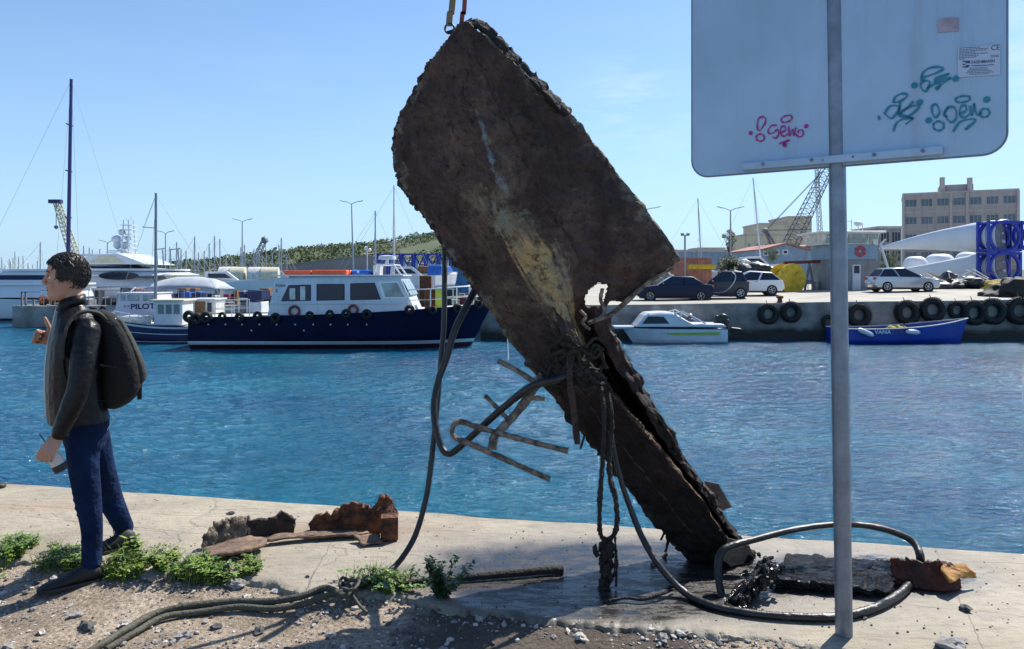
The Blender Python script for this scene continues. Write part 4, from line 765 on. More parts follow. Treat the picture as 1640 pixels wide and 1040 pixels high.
# ------------------------------------------------------------------ BOATS
def ring_box(x0, x1, y0, y1, z0, z1): return MB().bx(x0, x1, y0, y1, z0, z1)
def hull(t, L_, B, fs, fb, m, rake=.8, tr=.85, draft=.5, deck=None, bands=(), pw=2.2, flare=.25, deck_drop=.05, name='hull', mid=None, full=.5):
    n = 34; Q = 10
    def hb(u): return B / 2 * ((tr + (1 - tr) * min(u / .35, 1)) if u < full else (1 - ((u - full) / (1 - full)) ** pw)) + .012
    def zd(u): return fs + (fb - fs) * u ** 2 - (mid or 0) * math.sin(u * math.pi)
    def pt(u, z, s, off=0):
        d = zd(u); f = (d - z) / (d + draft); w_ = hb(u) * (1 - flare * u * f) * (1 - .55 * max(0, f - .6) ** 1.2 / .33) + off
        return Vector((-L_ / 2 + L_ * u - rake * max(0, f) * u ** 3, s * max(w_, .005), z))
    def shell(z0f, z1f, off, mm, nm, k=Q):
        mb = MB()
        for s in (-1, 1):
            o = len(mb.v)
            for i in range(n + 1):
                u = i / n; a, b = z0f(u), z1f(u)
                for j in range(k + 1): mb.v.append(pt(u, a + (b - a) * j / k, s, off))
            mb.f += [(o + i * (k + 1) + j, o + (i + 1) * (k + 1) + j, o + (i + 1) * (k + 1) + j + 1, o + i * (k + 1) + j + 1) for i in range(n) for j in range(k)]
        if off == 0:                                            # transom
            k1 = k + 1; o2 = (n + 1) * k1
            mb.f += [(j, j + 1, o2 + j + 1, o2 + j) for j in range(k)]
        return mb.build(nm, mm, t, smooth=True, local=True)
    shell(zd, lambda u: -draft, 0, m, name)
    for (f0, f1, mm, nm) in bands: shell(f0, f1, .014, mm, nm, 2)
    mb = MB()
    for i in range(n + 1):
        u = i / n; p = pt(u, zd(u) - deck_drop, 1); q = pt(u, zd(u) - deck_drop, -1); mb.v += [p, q]
    mb.f = [(2 * i, 2 * i + 1, 2 * i + 3, 2 * i + 2) for i in range(n)]; mb.build('deck', deck or M['white_old'], t, local=True)
    mb = MB()
    for s in (-1, 1): mb.tube([pt(i / n, zd(i / n) + .01, s, .02) for i in range(n + 1)], .035 if L_ > 5 else .022, 6)
    return pt, zd
def pbx(t, nm, m, *a, bev=.02): return MB().bx(*a).build(nm, m, t, local=True, bevel=bev)
def side_poly(t, nm, m, poly, y, th=.01, both=True):
    mb = MB(); mb.prism([(x, -y, z) for x, z in poly], (0, -th, 0))
    if both: mb2 = MB(); mb2.prism([(x, y, z) for x, z in poly], (0, th, 0)); mb2.build(nm, m, t, local=True)
    return mb.build(nm, m, t, local=True)
def rails(t, pts, h, m, r=.018, mid=True, nm='rail'):
    mb = MB(); pts = [Vector(p) for p in pts]; top = [p + Vector((0, 0, h)) for p in pts]; mb.tube(top, r, 6)
    if mid: mb.tube([p + Vector((0, 0, h * .5)) for p in pts], r * .7, 5)
    for p, q in zip(pts, top): mb.tube([p, q], r, 6)
    return mb.build(nm, m, t, smooth=True, local=True)
# --- navy workboat
wb = thing('workboat', 'long navy blue workboat with a white cabin and tyres along its side', 'boat', (-7.74, 35, WZ))
pt, zd = hull(wb, 13.7, 3.8, 1.46, 2.05, M['navy'], rake=1.3, tr=.9, draft=.5, pw=2.6, flare=.3, full=.62, bands=((lambda u: .36, lambda u: .20, M['white'], 'waterline_stripe'), (lambda u: .2, lambda u: -.3, M['antifoul'], 'antifouling')))
def wx(px, y=-1.35): return (px - 820) / F * (35 + y) + 7.74
def wz(py, y=-1.35): return (440 - py) / F * (35 + y) + CZ - WZ
cab = [(wx(428), 1.5), (wx(441), wz(445)), (wx(640), wz(441)), (wx(664), 1.75), (wx(664), 1.5)]
mb = MB(); mb.prism([(x, -1.35, z) for x, z in cab], (0, 2.7, 0)); mb.build('cabin', M['white'], wb, local=True, bevel=.05)
mb = MB(); mb.bx(wx(436), wx(646), -1.5, 1.5, wz(443), wz(440.5)); mb.build('cabin_roof', M['white'], wb, local=True, bevel=.02)
for q in ([(450, 483), (462, 457), (498, 456), (498, 482)], [(507, 482), (507, 455), (552, 455), (552, 481)], [(561, 481), (561, 454), (600, 453), (610, 480)]):
    side_poly(wb, 'window_frame', M['navy2'], [(wx(a), wz(b)) for a, b in q], 1.35, .012)
    cx = sum(a for a, b in q) / 4; cy = sum(b for a, b in q) / 4
    side_poly(wb, 'window', M['glass_dark'], [(wx(cx + (a - cx) * .92), wz(cy + (b - cy) * .9)) for a, b in q], 1.364, .006)
side_poly(wb, 'notice', M['white_old'], [(wx(464), wz(480)), (wx(464), wz(462)), (wx(473), wz(462)), (wx(473), wz(480))], 1.372, .003, False)
side_poly(wb, 'notice', M['white_old'], [(wx(481), wz(481)), (wx(481), wz(459)), (wx(489), wz(459)), (wx(489), wz(481))], 1.372, .003, False)
A_, B_ = Vector((wx(641), 0, wz(444))), Vector((wx(662), 0, wz(483))); dd = B_ - A_
for y0, y1 in ((-1.25, -.45), (-.38, .38), (.45, 1.25)):
    n_ = Vector((-dd.z, 0, dd.x)).normalized(); n_ = n_ if n_.x > 0 else -n_; a = A_ + dd * .12; b = A_ + dd * .75
    mb = MB(); mb.add([Vector((a.x, y0, a.z)) + n_ * .02, Vector((a.x, y1, a.z)) + n_ * .02, Vector((b.x, y1, b.z)) + n_ * .02, Vector((b.x, y0, b.z)) + n_ * .02], [(0, 1, 2, 3)]); mb.build('windscreen', M['glass_pale'], wb, local=True, solid=.01)
side_poly(wb, 'front_window', M['glass_pale'], [(wx(617), wz(476)), (wx(610), wz(454)), (wx(636), wz(453)), (wx(648), wz(476))], 1.352, .008)
side_poly(wb, 'window_frame', M['rail'], [(wx(614), wz(478)), (wx(605), wz(451.5)), (wx(638), wz(451)), (wx(652), wz(478))], 1.343, .008)
mb = MB(); mb.tube([(wx(430), -1.37, wz(487)), (wx(660), -1.37, wz(487))], .02, 6); mb.build('trim', M['rail'], wb, local=True)
fit_text('OCEAN', (wx(441), -1.362, wz(459.5)), (1, 0, 0), (0, 0, 1), .44, .11, .02).build('lettering', M['navy2'], wb, local=True, recalc=False)
fit_text('C', (wx(441.5), -1.362, wz(468)), (1, 0, 0), (0, 0, 1), .11, .14, .03).build('lettering', M['navy2'], wb, local=True, recalc=False)
ty = None
def tyre_mb(r=.2, w_=.075): mb = MB(); mb.torus((0, 0, 0), (0, 1, 0), r - w_, w_, 26, 10, 1.15); return mb
for k, px in enumerate((303, 316, 331, 357, 385, 414, 443, 498, 530, 556, 589, 657, 693, 732, 765)):
    u = min(max(((px - 820) / F * 33.2 + 7.74 + 6.85) / 13.7, .004), .985); p = pt(u, zd(u) - .06, -1, .09)
    if ty is None: o = ty = tyre_mb(.22, .08).build('tyre_fender', M['rubber'], wb, smooth=True, local=True)
    else: o = ty.copy(); scn.collection.objects.link(o)
    o.location = p + Vector((0, 0, rnd(-.05, .1))); s = 1.3 if k < 3 else rnd(.85, 1.1); o.scale = (s,) * 3
    sl = (pt(min(u + .01, 1), 1, -1) - pt(u - .01, 1, -1)); o.rotation_euler = (rnd(-.15, .15), 0, math.atan2(sl.y, sl.x))
for px in (333, 361, 388, 416, 444, 474, 503, 531, 559, 590, 403, 488):
    u = ((px - 820) / F * 33.2 + 7.74 + 6.85) / 13.7; p = pt(u, 1.12 if px not in (403, 488) else .85, -1, .005); mb = MB(); mb.lathe(p, (0, -1, 0), [(0, .035), (.02, .035), (.03, .01)], 10); mb.build('hull_stud', M['white'], wb, local=True)
dk = [(wx(655), -1.5, 1.72), (wx(690), -1.45, 1.75), (wx(725), -1.1, 1.82), (wx(755), -.6, 1.88), (wx(775), 0, 1.95), (wx(755), .6, 1.88), (wx(725), 1.1, 1.82), (wx(690), 1.45, 1.75)]
rails(wb, dk, .95, M['rail'], .028)
rails(wb, [(wx(345), -1.4, 1.45), (wx(372), -1.4, 1.46), (wx(400), -1.4, 1.48)], .75, M['rail'], .025)
mb = MB(); mb.bx(wx(594), wx(600), -.8, .8, wz(441), wz(425)); mb.tube([(wx(596), -.9, wz(441)), (wx(600), -.9, wz(424)), (wx(628), -.9, wz(424)), (wx(640), -.9, wz(441))], .04, 6); mb.tube([(wx(596), .9, wz(441)), (wx(600), .9, wz(424)), (wx(628), .9, wz(424)), (wx(640), .9, wz(441))], .04, 6)
mb.tube([(wx(600), -.9, wz(424)), (wx(600), .9, wz(424))], .03, 6); mb.tube([(wx(628), -.9, wz(424)), (wx(628), .9, wz(424))], .03, 6); mb.build('roof_frame', M['rail'], wb, local=True)
mb = MB(); mb.lathe((wx(612), 0, wz(424)), (0, 0, 1), [(0, .1), (.25, .08), (.26, .42), (.42, .40), (.46, .1)], 16); mb.build('radar', M['white'], wb, smooth=True, local=True)
mb = MB(); mb.tube([(wx(579), 0, wz(441)), (wx(579), 0, wz(392))], .03, 6); mb.tube([(wx(572), 0, wz(405)), (wx(586), 0, wz(405))], .02, 6)
for a in ((wx(576), 0, wz(396)), (wx(583), 0, wz(399))): mb.ball(a, .09, 1)
mb.build('signal_mast', M['rail'], wb, local=True)
pbx(wb, 'winch_housing', M['rust'], wx(676), wx(698), -.4, .4, 1.7, 2.7, bev=.05); pbx(wb, 'yellow_locker', M['yellow_green'], wx(696), wx(711), -1.0, -.1, 1.7, 2.72)
pbx(wb, 'bow_post', M['rail'], wx(748), wx(752), -.1, .1, 1.8, 3.0)
mb = MB(); mb.torus((wx(472), -1.42, wz(493)), (0, 1, 0), .22, .06, 20, 8); mb.xf(Matrix.Translation((0, 0, -.16))); mb.build('lifebuoy', M['maroon'], wb, smooth=True, local=True)
mb = MB(); mb.torus((wx(566), -1.42, wz(491)), (0, 1, 0), .2, .06, 20, 8); mb.xf(Matrix.Translation((0, 0, -.16))); mb.build('lifebuoy', M['maroon'], wb, smooth=True, local=True)
def top_thing(mb, nm, m, label, cat, group=None, **kw): o = mb.build(nm, m, **kw); return tag(o, label, cat, group)
WB = Vector((-7.74, 35, WZ))
mb = MB(); mb.bx(wx(453), wx(497), -1.25, .2, wz(441) + .02, wz(433.6)); mb.xf(Matrix.Translation(WB)); top_thing(mb, 'life_raft', M['orange'], 'flat orange float lying on the left end of the workboat cabin roof', 'float', bevel=.05)
mb = MB(); mb.bx(wx(498), wx(555), -1.3, .1, wz(441) + .02, wz(432.8)); mb.xf(Matrix.Translation(WB)); top_thing(mb, 'life_raft', M['orange'], 'longer orange float on the cabin roof next to the blue sheeting', 'float', bevel=.06)
mb = MB()
for k in range(9): mb.ball((wx(558 + k * 3.5), rnd(-.6, 0), wz(440.5) + .06), rnd(.12, .24), 2, .5, (1.3, 1, .8), seed=k)
mb.xf(Matrix.Translation(WB)); top_thing(mb, 'plastic_sheet', M['blue_plastic'], 'crumpled bright blue plastic sheeting on the workboat cabin roof', 'tarp', remesh=.05)
# --- small wooden fishing boat with navy hull
fbt = thing('fishing_boat', 'navy hulled wooden fishing boat with white cabin and three teal windows', 'boat', P(285, 545, 37.2) * 1.0); fbt.location.z = WZ; ORG[fbt] = fbt.location.copy()
pt, zd = hull(fbt, 7.0, 2.4, .95, 1.2, M['navy2'], rake=.5, tr=.6, draft=.4, pw=2.0, mid=.16, bands=((lambda u: 1.02 - .22 * math.sin(u * math.pi) + .2 * (u - .5), lambda u: .93 - .22 * math.sin(u * math.pi) + .2 * (u - .5), M['white'], 'hull_stripe'), (lambda u: .62 - .16 * math.sin(u * math.pi) + .12 * (u - .5), lambda u: .58 - .16 * math.sin(u * math.pi) + .12 * (u - .5), M['white'], 'hull_stripe'), (lambda u: .1, lambda u: .04, M['white'], 'waterline_stripe')))
pbx(fbt, 'cabin', M['white'], -.5, .9, -.75, .75, .85, 2.05, bev=.05); pbx(fbt, 'cabin_roof', M['cream'], -.62, 1.02, -.9, .9, 2.04, 2.13)
for k in range(3): mb = MB(); mb.bx(-.08 + k * .38 - .28, -.08 + k * .38, .745, .775, 1.42, 1.88); mb.build('window', M['glass_blue'], fbt, local=True, bevel=.04)
rails(fbt, [pt(u, zd(u), 1, -.05) for u in (.65, .72, .79, .86, .93)], .42, M['rail'], .02); rails(fbt, [pt(u, zd(u), 1, -.05) for u in (.03, .15, .25, .35)], .4, M['rail'], .02)
pbx(fbt, 'foredeck_box', M['white_old'], 1.4, 2.6, -.4, .4, .9, 1.3, bev=.06)
mb = MB(); mb.tube([(1.1, 0, .9), (1.08, 0, 7.45)], [.085, .06], 10); mb.tube([(1.09, 0, 5.7), (1.75, 0, 5.75)], .02, 5); mb.build('mast', M['galv'], fbt, smooth=True, local=True)
mb = MB()
for a, b in (((1.08, 0, 7.35), (3.2, 0, 1.2)), ((1.08, 0, 7.35), (-2.9, 0, 1.0)), ((1.08, 0, 7.35), (1.0, 1.1, .9)), ((1.7, 0, 5.7), (1.1, 0, 7.3))): mb.tube([a, b], .009, 4)
mb.build('stay', M['steel'], fbt, local=True); fbt.rotation_euler.z = math.pi + .06
# --- pilot boat (pinkish white) behind it
mk('pilot_white', (.66, .58, .64), .4, var=.1, vs=1)
pbt = thing('pilot_boat', 'pinkish white pilot boat with dark PILOT lettering on its wheelhouse', 'boat', P(232, 500, 41.5)); pbt.location.z = WZ; ORG[pbt] = pbt.location.copy()
def px_(x, y=-.9): return (x - 820) / F * (41.5 + y) - pbt.location.x
def pz_(y_, y=-.9): return (440 - y_) / F * (41.5 + y) + CZ - WZ
hull(pbt, 7.5, 2.6, 1.2, 1.5, M['pilot_white'], rake=.6, tr=.8, bands=((lambda u: 1.0, lambda u: .85, M['navy2'], 'rubbing_strake'),))
mb = MB(); mb.prism([(px_(183), -.9, 1.1), (px_(183), -.9, pz_(500)), (px_(190), -.9, pz_(470)), (px_(250), -.9, pz_(469)), (px_(254), -.9, pz_(500)), (px_(254), -.9, 1.1)], (0, 1.8, 0)); mb.build('wheelhouse', M['pilot_white'], pbt, local=True, bevel=.04)
pbx(pbt, 'wheelhouse_roof', M['white'], px_(188), px_(252), -1, 1, pz_(470.5), pz_(469), bev=.02)
for a, b in ((193, 201), (204, 223), (229, 246)): mb = MB(); mb.bx(px_(a), px_(b), -.93, -.895, pz_(482), pz_(473)); mb.build('window', M['glass_pale'], pbt, local=True, bevel=.02)
fit_text('PILOT', (px_(209.5), -.905, pz_(496)), (1, 0, .03), (0, 0, 1), px_(248.5) - px_(209.5), pz_(487) - pz_(496), .035).build('lettering', M['navy2'], pbt, local=True, recalc=False)
fit_text('52', (px_(198), -.905, pz_(492.5)), (1, 0, .03), (0, 0, 1), px_(207.5) - px_(198), pz_(489) - pz_(492.5), .01).build('lettering', M['navy2'], pbt, local=True, recalc=False)
pbx(pbt, 'stern_cabin', M['pilot_white'], px_(254), px_(262), -.8, .8, 1.1, pz_(490))
mb = MB(); mb.tube([(px_(197), -.2, pz_(469)), (px_(206), -.2, pz_(461))], .04, 6); mb.build('searchlight_arm', M['white'], pbt, local=True)
pbt.rotation_euler.z = 0
# --- white cabin boat with wooden door, behind the stern of the workboat
cbt = thing('cabin_boat', 'small white cabin boat with a carved wooden door at its front', 'boat', P(338, 520, 41.2)); cbt.location.z = WZ; ORG[cbt] = cbt.location.copy()
hull(cbt, 5.2, 2.1, 1.0, 1.2, M['white_old'], rake=.3, tr=.8)
cw = lambda px: (px - 820) / F * 40.4 - cbt.location.x
cz = lambda py: (440 - py) / F * 40.4 + CZ - WZ
pbx(cbt, 'cabin', M['white_old'], cw(303), cw(343), -.8, .8, .9, cz(480), bev=.05); pbx(cbt, 'cabin_roof', M['white'], cw(301), cw(345), -.9, .9, cz(481), cz(478.5))
pbx(cbt, 'door', M['wood'], cw(312), cw(329), -.83, -.79, cz(503), cz(483)); 
for a, b in ((304, 310), (332, 339)): pbx(cbt, 'window', M['glass_dark'], cw(a), cw(b), -.83, -.79, cz(500), cz(485))
rails(cbt, [(cw(345), -.8, 1.05), (cw(360), -.8, 1.05), (cw(375), -.8, 1.05)], .8, M['rail'], .025)
# --- dark covered boat / blue screens behind the workboat stern
db = thing('covered_boat', 'white motorboat under a dark navy canopy behind the workboat stern', 'boat', P(402, 500, 40)); db.location.z = WZ; ORG[db] = db.location.copy()
hull(db, 5.5, 2.2, 1.1, 1.4, M['white'], rake=.6)
q = lambda px: (px - 820) / F * 39.3 - db.location.x
qz = lambda py: (440 - py) / F * 39.3 + CZ - WZ
mb = MB(); mb.prism([(q(385), -.7, qz(485)), (q(382), -.7, qz(468)), (q(390), -.7, qz(467)), (q(396), -.7, qz(484))], (0, 1.4, 0)); mb.build('canopy', M['navy2'], db, local=True)
mb = MB(); mb.prism([(q(397), -.72, qz(483)), (q(394), -.72, qz(467)), (q(419), -.72, qz(466)), (q(419), -.72, qz(480))], (0, 1.4, 0)); mb.build('canopy', M['navy2'], db, local=True)
pbx(db, 'seat_box', M['white'], q(399), q(419), -.75, .5, 1.2, qz(484), bev=.04); rails(db, [(q(384), -.8, 1.3), (q(397), -.8, 1.3)], .8, M['rail'], .03)
# --- white cabin cruiser with green stripe
mc = thing('motorboat', 'small white cabin motorboat with a green stripe and black outboard', 'boat', P(1085, 546, 36.8)); mc.location.z = WZ; ORG[mc] = mc.location.copy()
mc.rotation_euler.z = math.pi
def mx_(px, y=.95): return -((px - 820) / F * (36.8 - y) - mc.location.x)
def mz_(py, y=.95): return (440 - py) / F * (36.8 - y) + CZ - WZ
Lm = abs(mx_(1000) - mx_(1166)); off = (mx_(1000) + mx_(1166)) / 2
hull(mc, Lm, 2.0, .72, .78, M['white'], rake=.75, tr=.9, draft=.3, pw=2.3, flare=.35, bands=((lambda u: .74 + .03 * u, lambda u: .70 + .03 * u, M['navy2'], 'rubbing_strake'),))
for o in kids(mc): o.location.x += off
side_poly(mc, 'green_stripe', M['green_stripe'], [(mx_(1062, 1.0), mz_(533.5, 1)), (mx_(1078, 1), mz_(537, 1)), (mx_(1153, 1), mz_(536.5, 1)), (mx_(1153, 1), mz_(532.5, 1))], .99, .012)
cabp = [(1019, 524), (1034, 506), (1040, 502), (1062, 500.5), (1078, 501), (1085, 504), (1110, 519), (1160, 519.5), (1164, 524)]
mb = MB(); n_ = len(cabp); rr2 = []
for yy, sc in ((-.9, .0), (-.8, 1), (.8, 1), (.9, .0)): rr2.append([Vector((mx_(a), yy, mz_(524) + (mz_(b) - mz_(524)) * (1 if sc else .86))) for a, b in cabp])
mb.loft(rr2); mb.build('cabin', M['white'], mc, local=True, bevel=.02)
side_poly(mc, 'window', M['glass_dark'], [(mx_(1029), mz_(519)), (mx_(1038), mz_(507)), (mx_(1063), mz_(507.5)), (mx_(1072), mz_(518.5))], .905, .02)
mb = MB(); mb.bx(mx_(1019) , mx_(986), -.45, .45, mz_(528) , mz_(524)); mb.build('bow_platform', M['white'], mc, local=True, bevel=.04)
for s in (-1, 1):
    mb = MB(); mb.tube([(mx_(1080), s * .8, mz_(503)), (mx_(1094), s * .8, mz_(499)), (mx_(1132), s * .8, mz_(519))], .035, 6); mb.tube([(mx_(1091), s * .8, mz_(500)), (mx_(1093), s * .8, mz_(515))], .03, 6); mb.build('windscreen_frame', M['white'], mc, local=True)
mb = MB(); mb.ball((mx_(1112), .1, mz_(508)), .16, 1, .3, (.7, 1, 1)); mb.tube([(mx_(1100), .1, mz_(520)), (mx_(1112), .1, mz_(508))], .04, 6); mb.build('seat', M['black'], mc, local=True)
ob = MB(); ob.ball((mx_(1163), 0, mz_(514)), .34, 2, .15, (1.15, .55, .75), rot=Matrix.Rotation(.5, 3, 'Y')); ob.tube([(mx_(1170), 0, mz_(520)), (mx_(1176), 0, mz_(534)), (mx_(1175), 0, mz_(545))], [.12, .08, .06], 8); ob.tube([(mx_(1180), 0, mz_(529)), (mx_(1196), 0, mz_(531))], .09, 8); ob.tube([(mx_(1196), -.2, mz_(531)), (mx_(1196), .2, mz_(531))], .05, 6)
ob.loft([[Vector((mx_(1155) + dx * 1.0 - k * .13, y_ * (.13 if 0 < k < 5 else .07), mz_(511) + dz * (.16 - .012 * k) - k * .04)) for dx, y_, dz in ((0, -1, -1), (0, 1, -1), (0, 1, .6), (0, .4, 1), (0, -.4, 1), (0, -1, .6))] for k in range(6)])
ob.build('outboard_cowl', M['black'], mc, local=True, bevel=.03)
mb = MB(); mb.tube(catmull([(mx_(1166), 0, mz_(515)), (mx_(1172), 0, mz_(526)), (mx_(1172), 0, mz_(546))], 4), [.1, .07, .05], 8); mb.bx(mx_(1180), mx_(1168), -.05, .05, mz_(541), mz_(538)); mb.build('outboard_leg', M['black'], mc, local=True)
# --- blue rowing boat
rb = thing('rowing_boat', 'long blue open boat with white name lettering and two pale fenders', 'boat', P(1441, 545, 36.6)); rb.location.z = WZ; ORG[rb] = rb.location.copy()
mk('boat_blue', (.01, .04, .32), .35, var=.15, vs=1.5)
Lr = 6.7
pt, zd = hull(rb, Lr, 1.9, .74, 1.2, M['boat_blue'], rake=.45, tr=.75, draft=.3, pw=2.0, deck_drop=.3, mid=.06, deck=M['wood'])
for s in (-1, 1): mb = MB(); mb.tube([pt(i / 30, zd(i / 30), s, .015) for i in range(31)], .035, 6); mb.build('gunwale', M['white_old'], rb, smooth=True, local=True)
rx = lambda px, y=-.95: (px - 820) / F * (36.6 + y) - rb.location.x
rz = lambda py, y=-.95: (440 - py) / F * (36.6 + y) + CZ - WZ
for a, b in (((1372, 527), (1398, 538)), ((1449, 531), (1472, 532.5))):
    mb = MB(); p, q_ = Vector((rx(a[0]), -1.03, rz(a[1]))), Vector((rx(b[0]), -1.03, rz(b[1]))); d = q_ - p; mb.tube([p + d * k / 8 for k in range(9)], [.04, .1, .12, .125, .125, .125, .12, .1, .04], 12); mb.build('fender', M['glass_pale'] if 0 else M['white'], rb, smooth=True, local=True)
def ptx(px, py): return Vector((rx(px), -.975, rz(py)))
mk('lettering_dull', (.16, .10, .16), .5, var=0)
fit_text('VANA', ptx(1400, 535), (1, 0, 0), (0, 0, 1), rx(1427) - rx(1400), .19, .03).build('lettering', M['white'], rb, local=True, recalc=False)
fit_text('RINE', ptx(1429, 535), (1, 0, 0), (0, 0, 1), rx(1447) - rx(1429), .19, .0).build('lettering', M['lettering_dull'], rb, local=True, recalc=False)
for u in (.3, .55): p = pt(u, zd(u) - .12, 1); pbx(rb, 'thwart', M['white_old'], p.x - .12, p.x + .12, -p.y + .05, p.y - .05, zd(u) - .14, zd(u) - .1)
mk('net_yellow', (.38, .30, .06), .9, var=.5, vs=20, bump=1, bs=40)
mb = MB()
for k in range(14): mb.ball((rb.location.x + rx(1442) + rnd(-.45, .45), 36.6 + rnd(-.5, .2), WZ + .6 + rnd(0, .12)), rnd(.12, .22), 1, .6, seed=k)
top_thing(mb, 'fishing_net', M['net_yellow'], 'heap of yellow fishing net lying inside the blue open boat', 'net', remesh=.04)
# --- yachts
def yacht(t, L_, B, fb, tiers, m=None, mast=None):
    m = m or M['yacht_white']; pt, zd = hull(t, L_, B, fb * .8, fb * 1.15, m, rake=L_ * .12, tr=.92, draft=.8, pw=2.0, flare=.4, full=.45, bands=((lambda u: .22, lambda u: .05, M['navy2'], 'boot_stripe'),))
    for (x0, x1, w_, z0, z1, rk0, rk1, win) in tiers:
        def sec(z, f): 
            a, b = x0 + rk0 * f, x1 - rk1 * f; hw = w_ / 2 * (1 - .12 * f); n = 12; r = []
            for k in range(n + 1): s = k / n; r.append(Vector((b - (b - a) * .28 * (1 - math.sqrt(max(0, 1 - (2 * s - 1) ** 2))) , hw * (2 * s - 1), z)))
            return r + [Vector((a, hw, z)), Vector((a, -hw, z))]
        mb = MB(); mb.loft([sec(z0 + (z1 - z0) * f, f) for f in (0, .35, .75, 1)]); mb.build('deckhouse', m, t, smooth=True, local=True)
        if win:
            mb = MB(); ra = []
            for f in (.38, .72): r = sec(z0 + (z1 - z0) * f, f); c = Vector(((x0 + x1) / 2, 0, 0)); ra.append([Vector((c.x + (p.x - c.x) * 1.006, p.y * 1.012, p.z)) for p in r])
            mb.loft(ra); mb.build('window_band', M['glass_dark'], t, smooth=True, local=True)
        mb = MB(); a = sec(z1 + .01, 1); c = Vector(((x0 + x1) / 2, 0, 0)); a = [Vector((c.x + (p.x - c.x) * 1.1, p.y * 1.12, p.z)) for p in a]; mb.loft([a, [p + Vector((0, 0, .14)) for p in a]]); mb.build('roof_overhang', m, t, local=True)
    return pt, zd
ya = thing('motor_yacht', 'white motor yacht with its bow cut off by the left edge of the picture', 'yacht', (P(-20, 515, 54).x, 55, WZ))
yacht(ya, 19, 5, 1.9, [(-6, 3.5, 4.2, 1.7, 2.6, .3, 2.5, False), (-5.2, 1.6, 3.6, 2.6, 3.6, .3, 2.4, True)]); ya.rotation_euler.z = math.pi + .05
mb = MB(); mb.ball((ya.location.x + 2.6, 52.6, WZ + 1.25), .1, 1)
yb = thing('superyacht', 'large white motor yacht with sweeping decks and a tall radar mast', 'yacht', (P(205, 470, 62).x, 62, WZ))
def yx(px): return (px - 205) / F * 60
def yz(py): return (440 - py) / F * 60 + CZ - WZ
yacht(yb, 26, 6.4, 2.6, [(yx(95) , yx(300), 6.0, 2.4, yz(443), .5, 2.2, False), (yx(70), yx(322), 5.8, yz(441), yz(434), 0, 1.4, False), (yx(120), yx(285), 4.8, yz(433), yz(424), .8, 3.6, True)])
mb = MB(); mb.prism([(yx(128), -2.6, yz(424)), (yx(175), -2.6, yz(408)), (yx(215), -2.6, yz(406)), (yx(262), -2.6, yz(424))], (0, 5.2, 0)); mb.build('flybridge_arch', M['yacht_white'], yb, local=True, bevel=.1)
mb = MB(); mb.prism([(yx(170), -2.64, yz(421)), (yx(185), -2.64, yz(411)), (yx(210), -2.64, yz(410)), (yx(226), -2.64, yz(421))], (0, 5.28, 0)); mb.build('arch_panel', M['cream'], yb, local=True)
mb = MB(); mb.bx(yx(122), yx(212), -2.4, 2.4, yz(409), yz(407)); mb.build('hard_top', M['yacht_white'], yb, local=True)
mb = MB(); pz = [yz(446 - 0)] 
ring = [Vector((yx(222) + yx(222 + 32 * math.cos(a)) - yx(222), -3.06, yz(442) + .33 * math.sin(a))) for a in [k * math.pi / 10 for k in range(20)]]
mb.prism(ring, (0, -.02, 0)); mb.build('oval_window', M['glass_dark'], yb, local=True)
mb = MB()
for a, b in ((yx(200), yx(202)), (yx(212), yx(210))): mb.tube([(a, -.6, yz(408)), (b, -.4, yz(350))], .06, 6); mb.tube([(a, .6, yz(408)), (b, .4, yz(350))], .06, 6)
for k in range(7): z = yz(404 - k * 7.5); mb.bx(yx(197), yx(216), -.5, .5, z, z + .05)
mb.tube([(yx(210), 0, yz(352)), (yx(210), 0, yz(343))], .03, 5); mb.tube([(yx(203), 0, yz(352)), (yx(203), 0, yz(346))], .03, 5); mb.build('radar_mast', M['yacht_white'], yb, local=True)
for px, py, r in ((186, 382, .42), (188, 392, .36), (195, 370, .3), (200, 392, .38), (205, 380, .25)): mb = MB(); mb.ball((yx(px), 0, yz(py)), r, 2, 0, (1, 1, .9)); mb.tube([(yx(px), 0, yz(py) - r), (yx(200), 0, yz(py) - r - .1)], .05, 5); mb.build('radar_dome', M['yacht_white'], yb, smooth=True, local=True)
mb = MB(); mb.bx(yx(182), yx(200), -.9, .9, yz(402), yz(400.5)); mb.bx(yx(170), yx(184), -.2, .2, yz(404.5), yz(403.3)); mb.build('radar_bar', M['yacht_white'], yb, local=True)
mb = MB()
for px in (268, 278, 290, 303): mb.tube([(yx(px), -1.5, yz(424)), (yx(px - 2), -1.5, yz(398 + (px % 3)))], .07, 6)
mb.tube([(yx(262), -1.5, yz(400)), (yx(280), -1.5, yz(398))], .05, 5); mb.tube([(yx(288), -1.5, yz(400)), (yx(305), -1.5, yz(398))], .05, 5); mb.build('davit', M['steel'], yb, local=True)
tw = thing('awning_boat', 'low pale boat under a long grey awning in front of the big yacht', 'boat', P(300, 500, 51)); tw.location.z = WZ; ORG[tw] = tw.location.copy()
hull(tw, 9, 3, 1.0, 1.2, M['white_old'], rake=.5)
ax = lambda px: (px - 300) / F * 50
az = lambda py: (440 - py) / F * 50 + CZ - WZ
mb = MB(); sec = []
for k in range(13):
    x = ax(245) + (ax(365) - ax(245)) * k / 12; h = math.sin(k / 12 * math.pi) ** .35 * .75; sec.append([Vector((x, y, az(463) + h * (1 - (y / 1.5) ** 2) * 1.1 + .02 * math.sin(k * 2))) for y in (-1.5, -1.2, -.7, 0, .7, 1.2, 1.5)])
mb.v = [v for r in sec for v in r]; mb.f = [(i * 7 + j, i * 7 + j + 1, (i + 1) * 7 + j + 1, (i + 1) * 7 + j) for i in range(12) for j in range(6)]; mb.build('awning', M['canvas'], tw, smooth=True, local=True, solid=.03)
mb = MB()
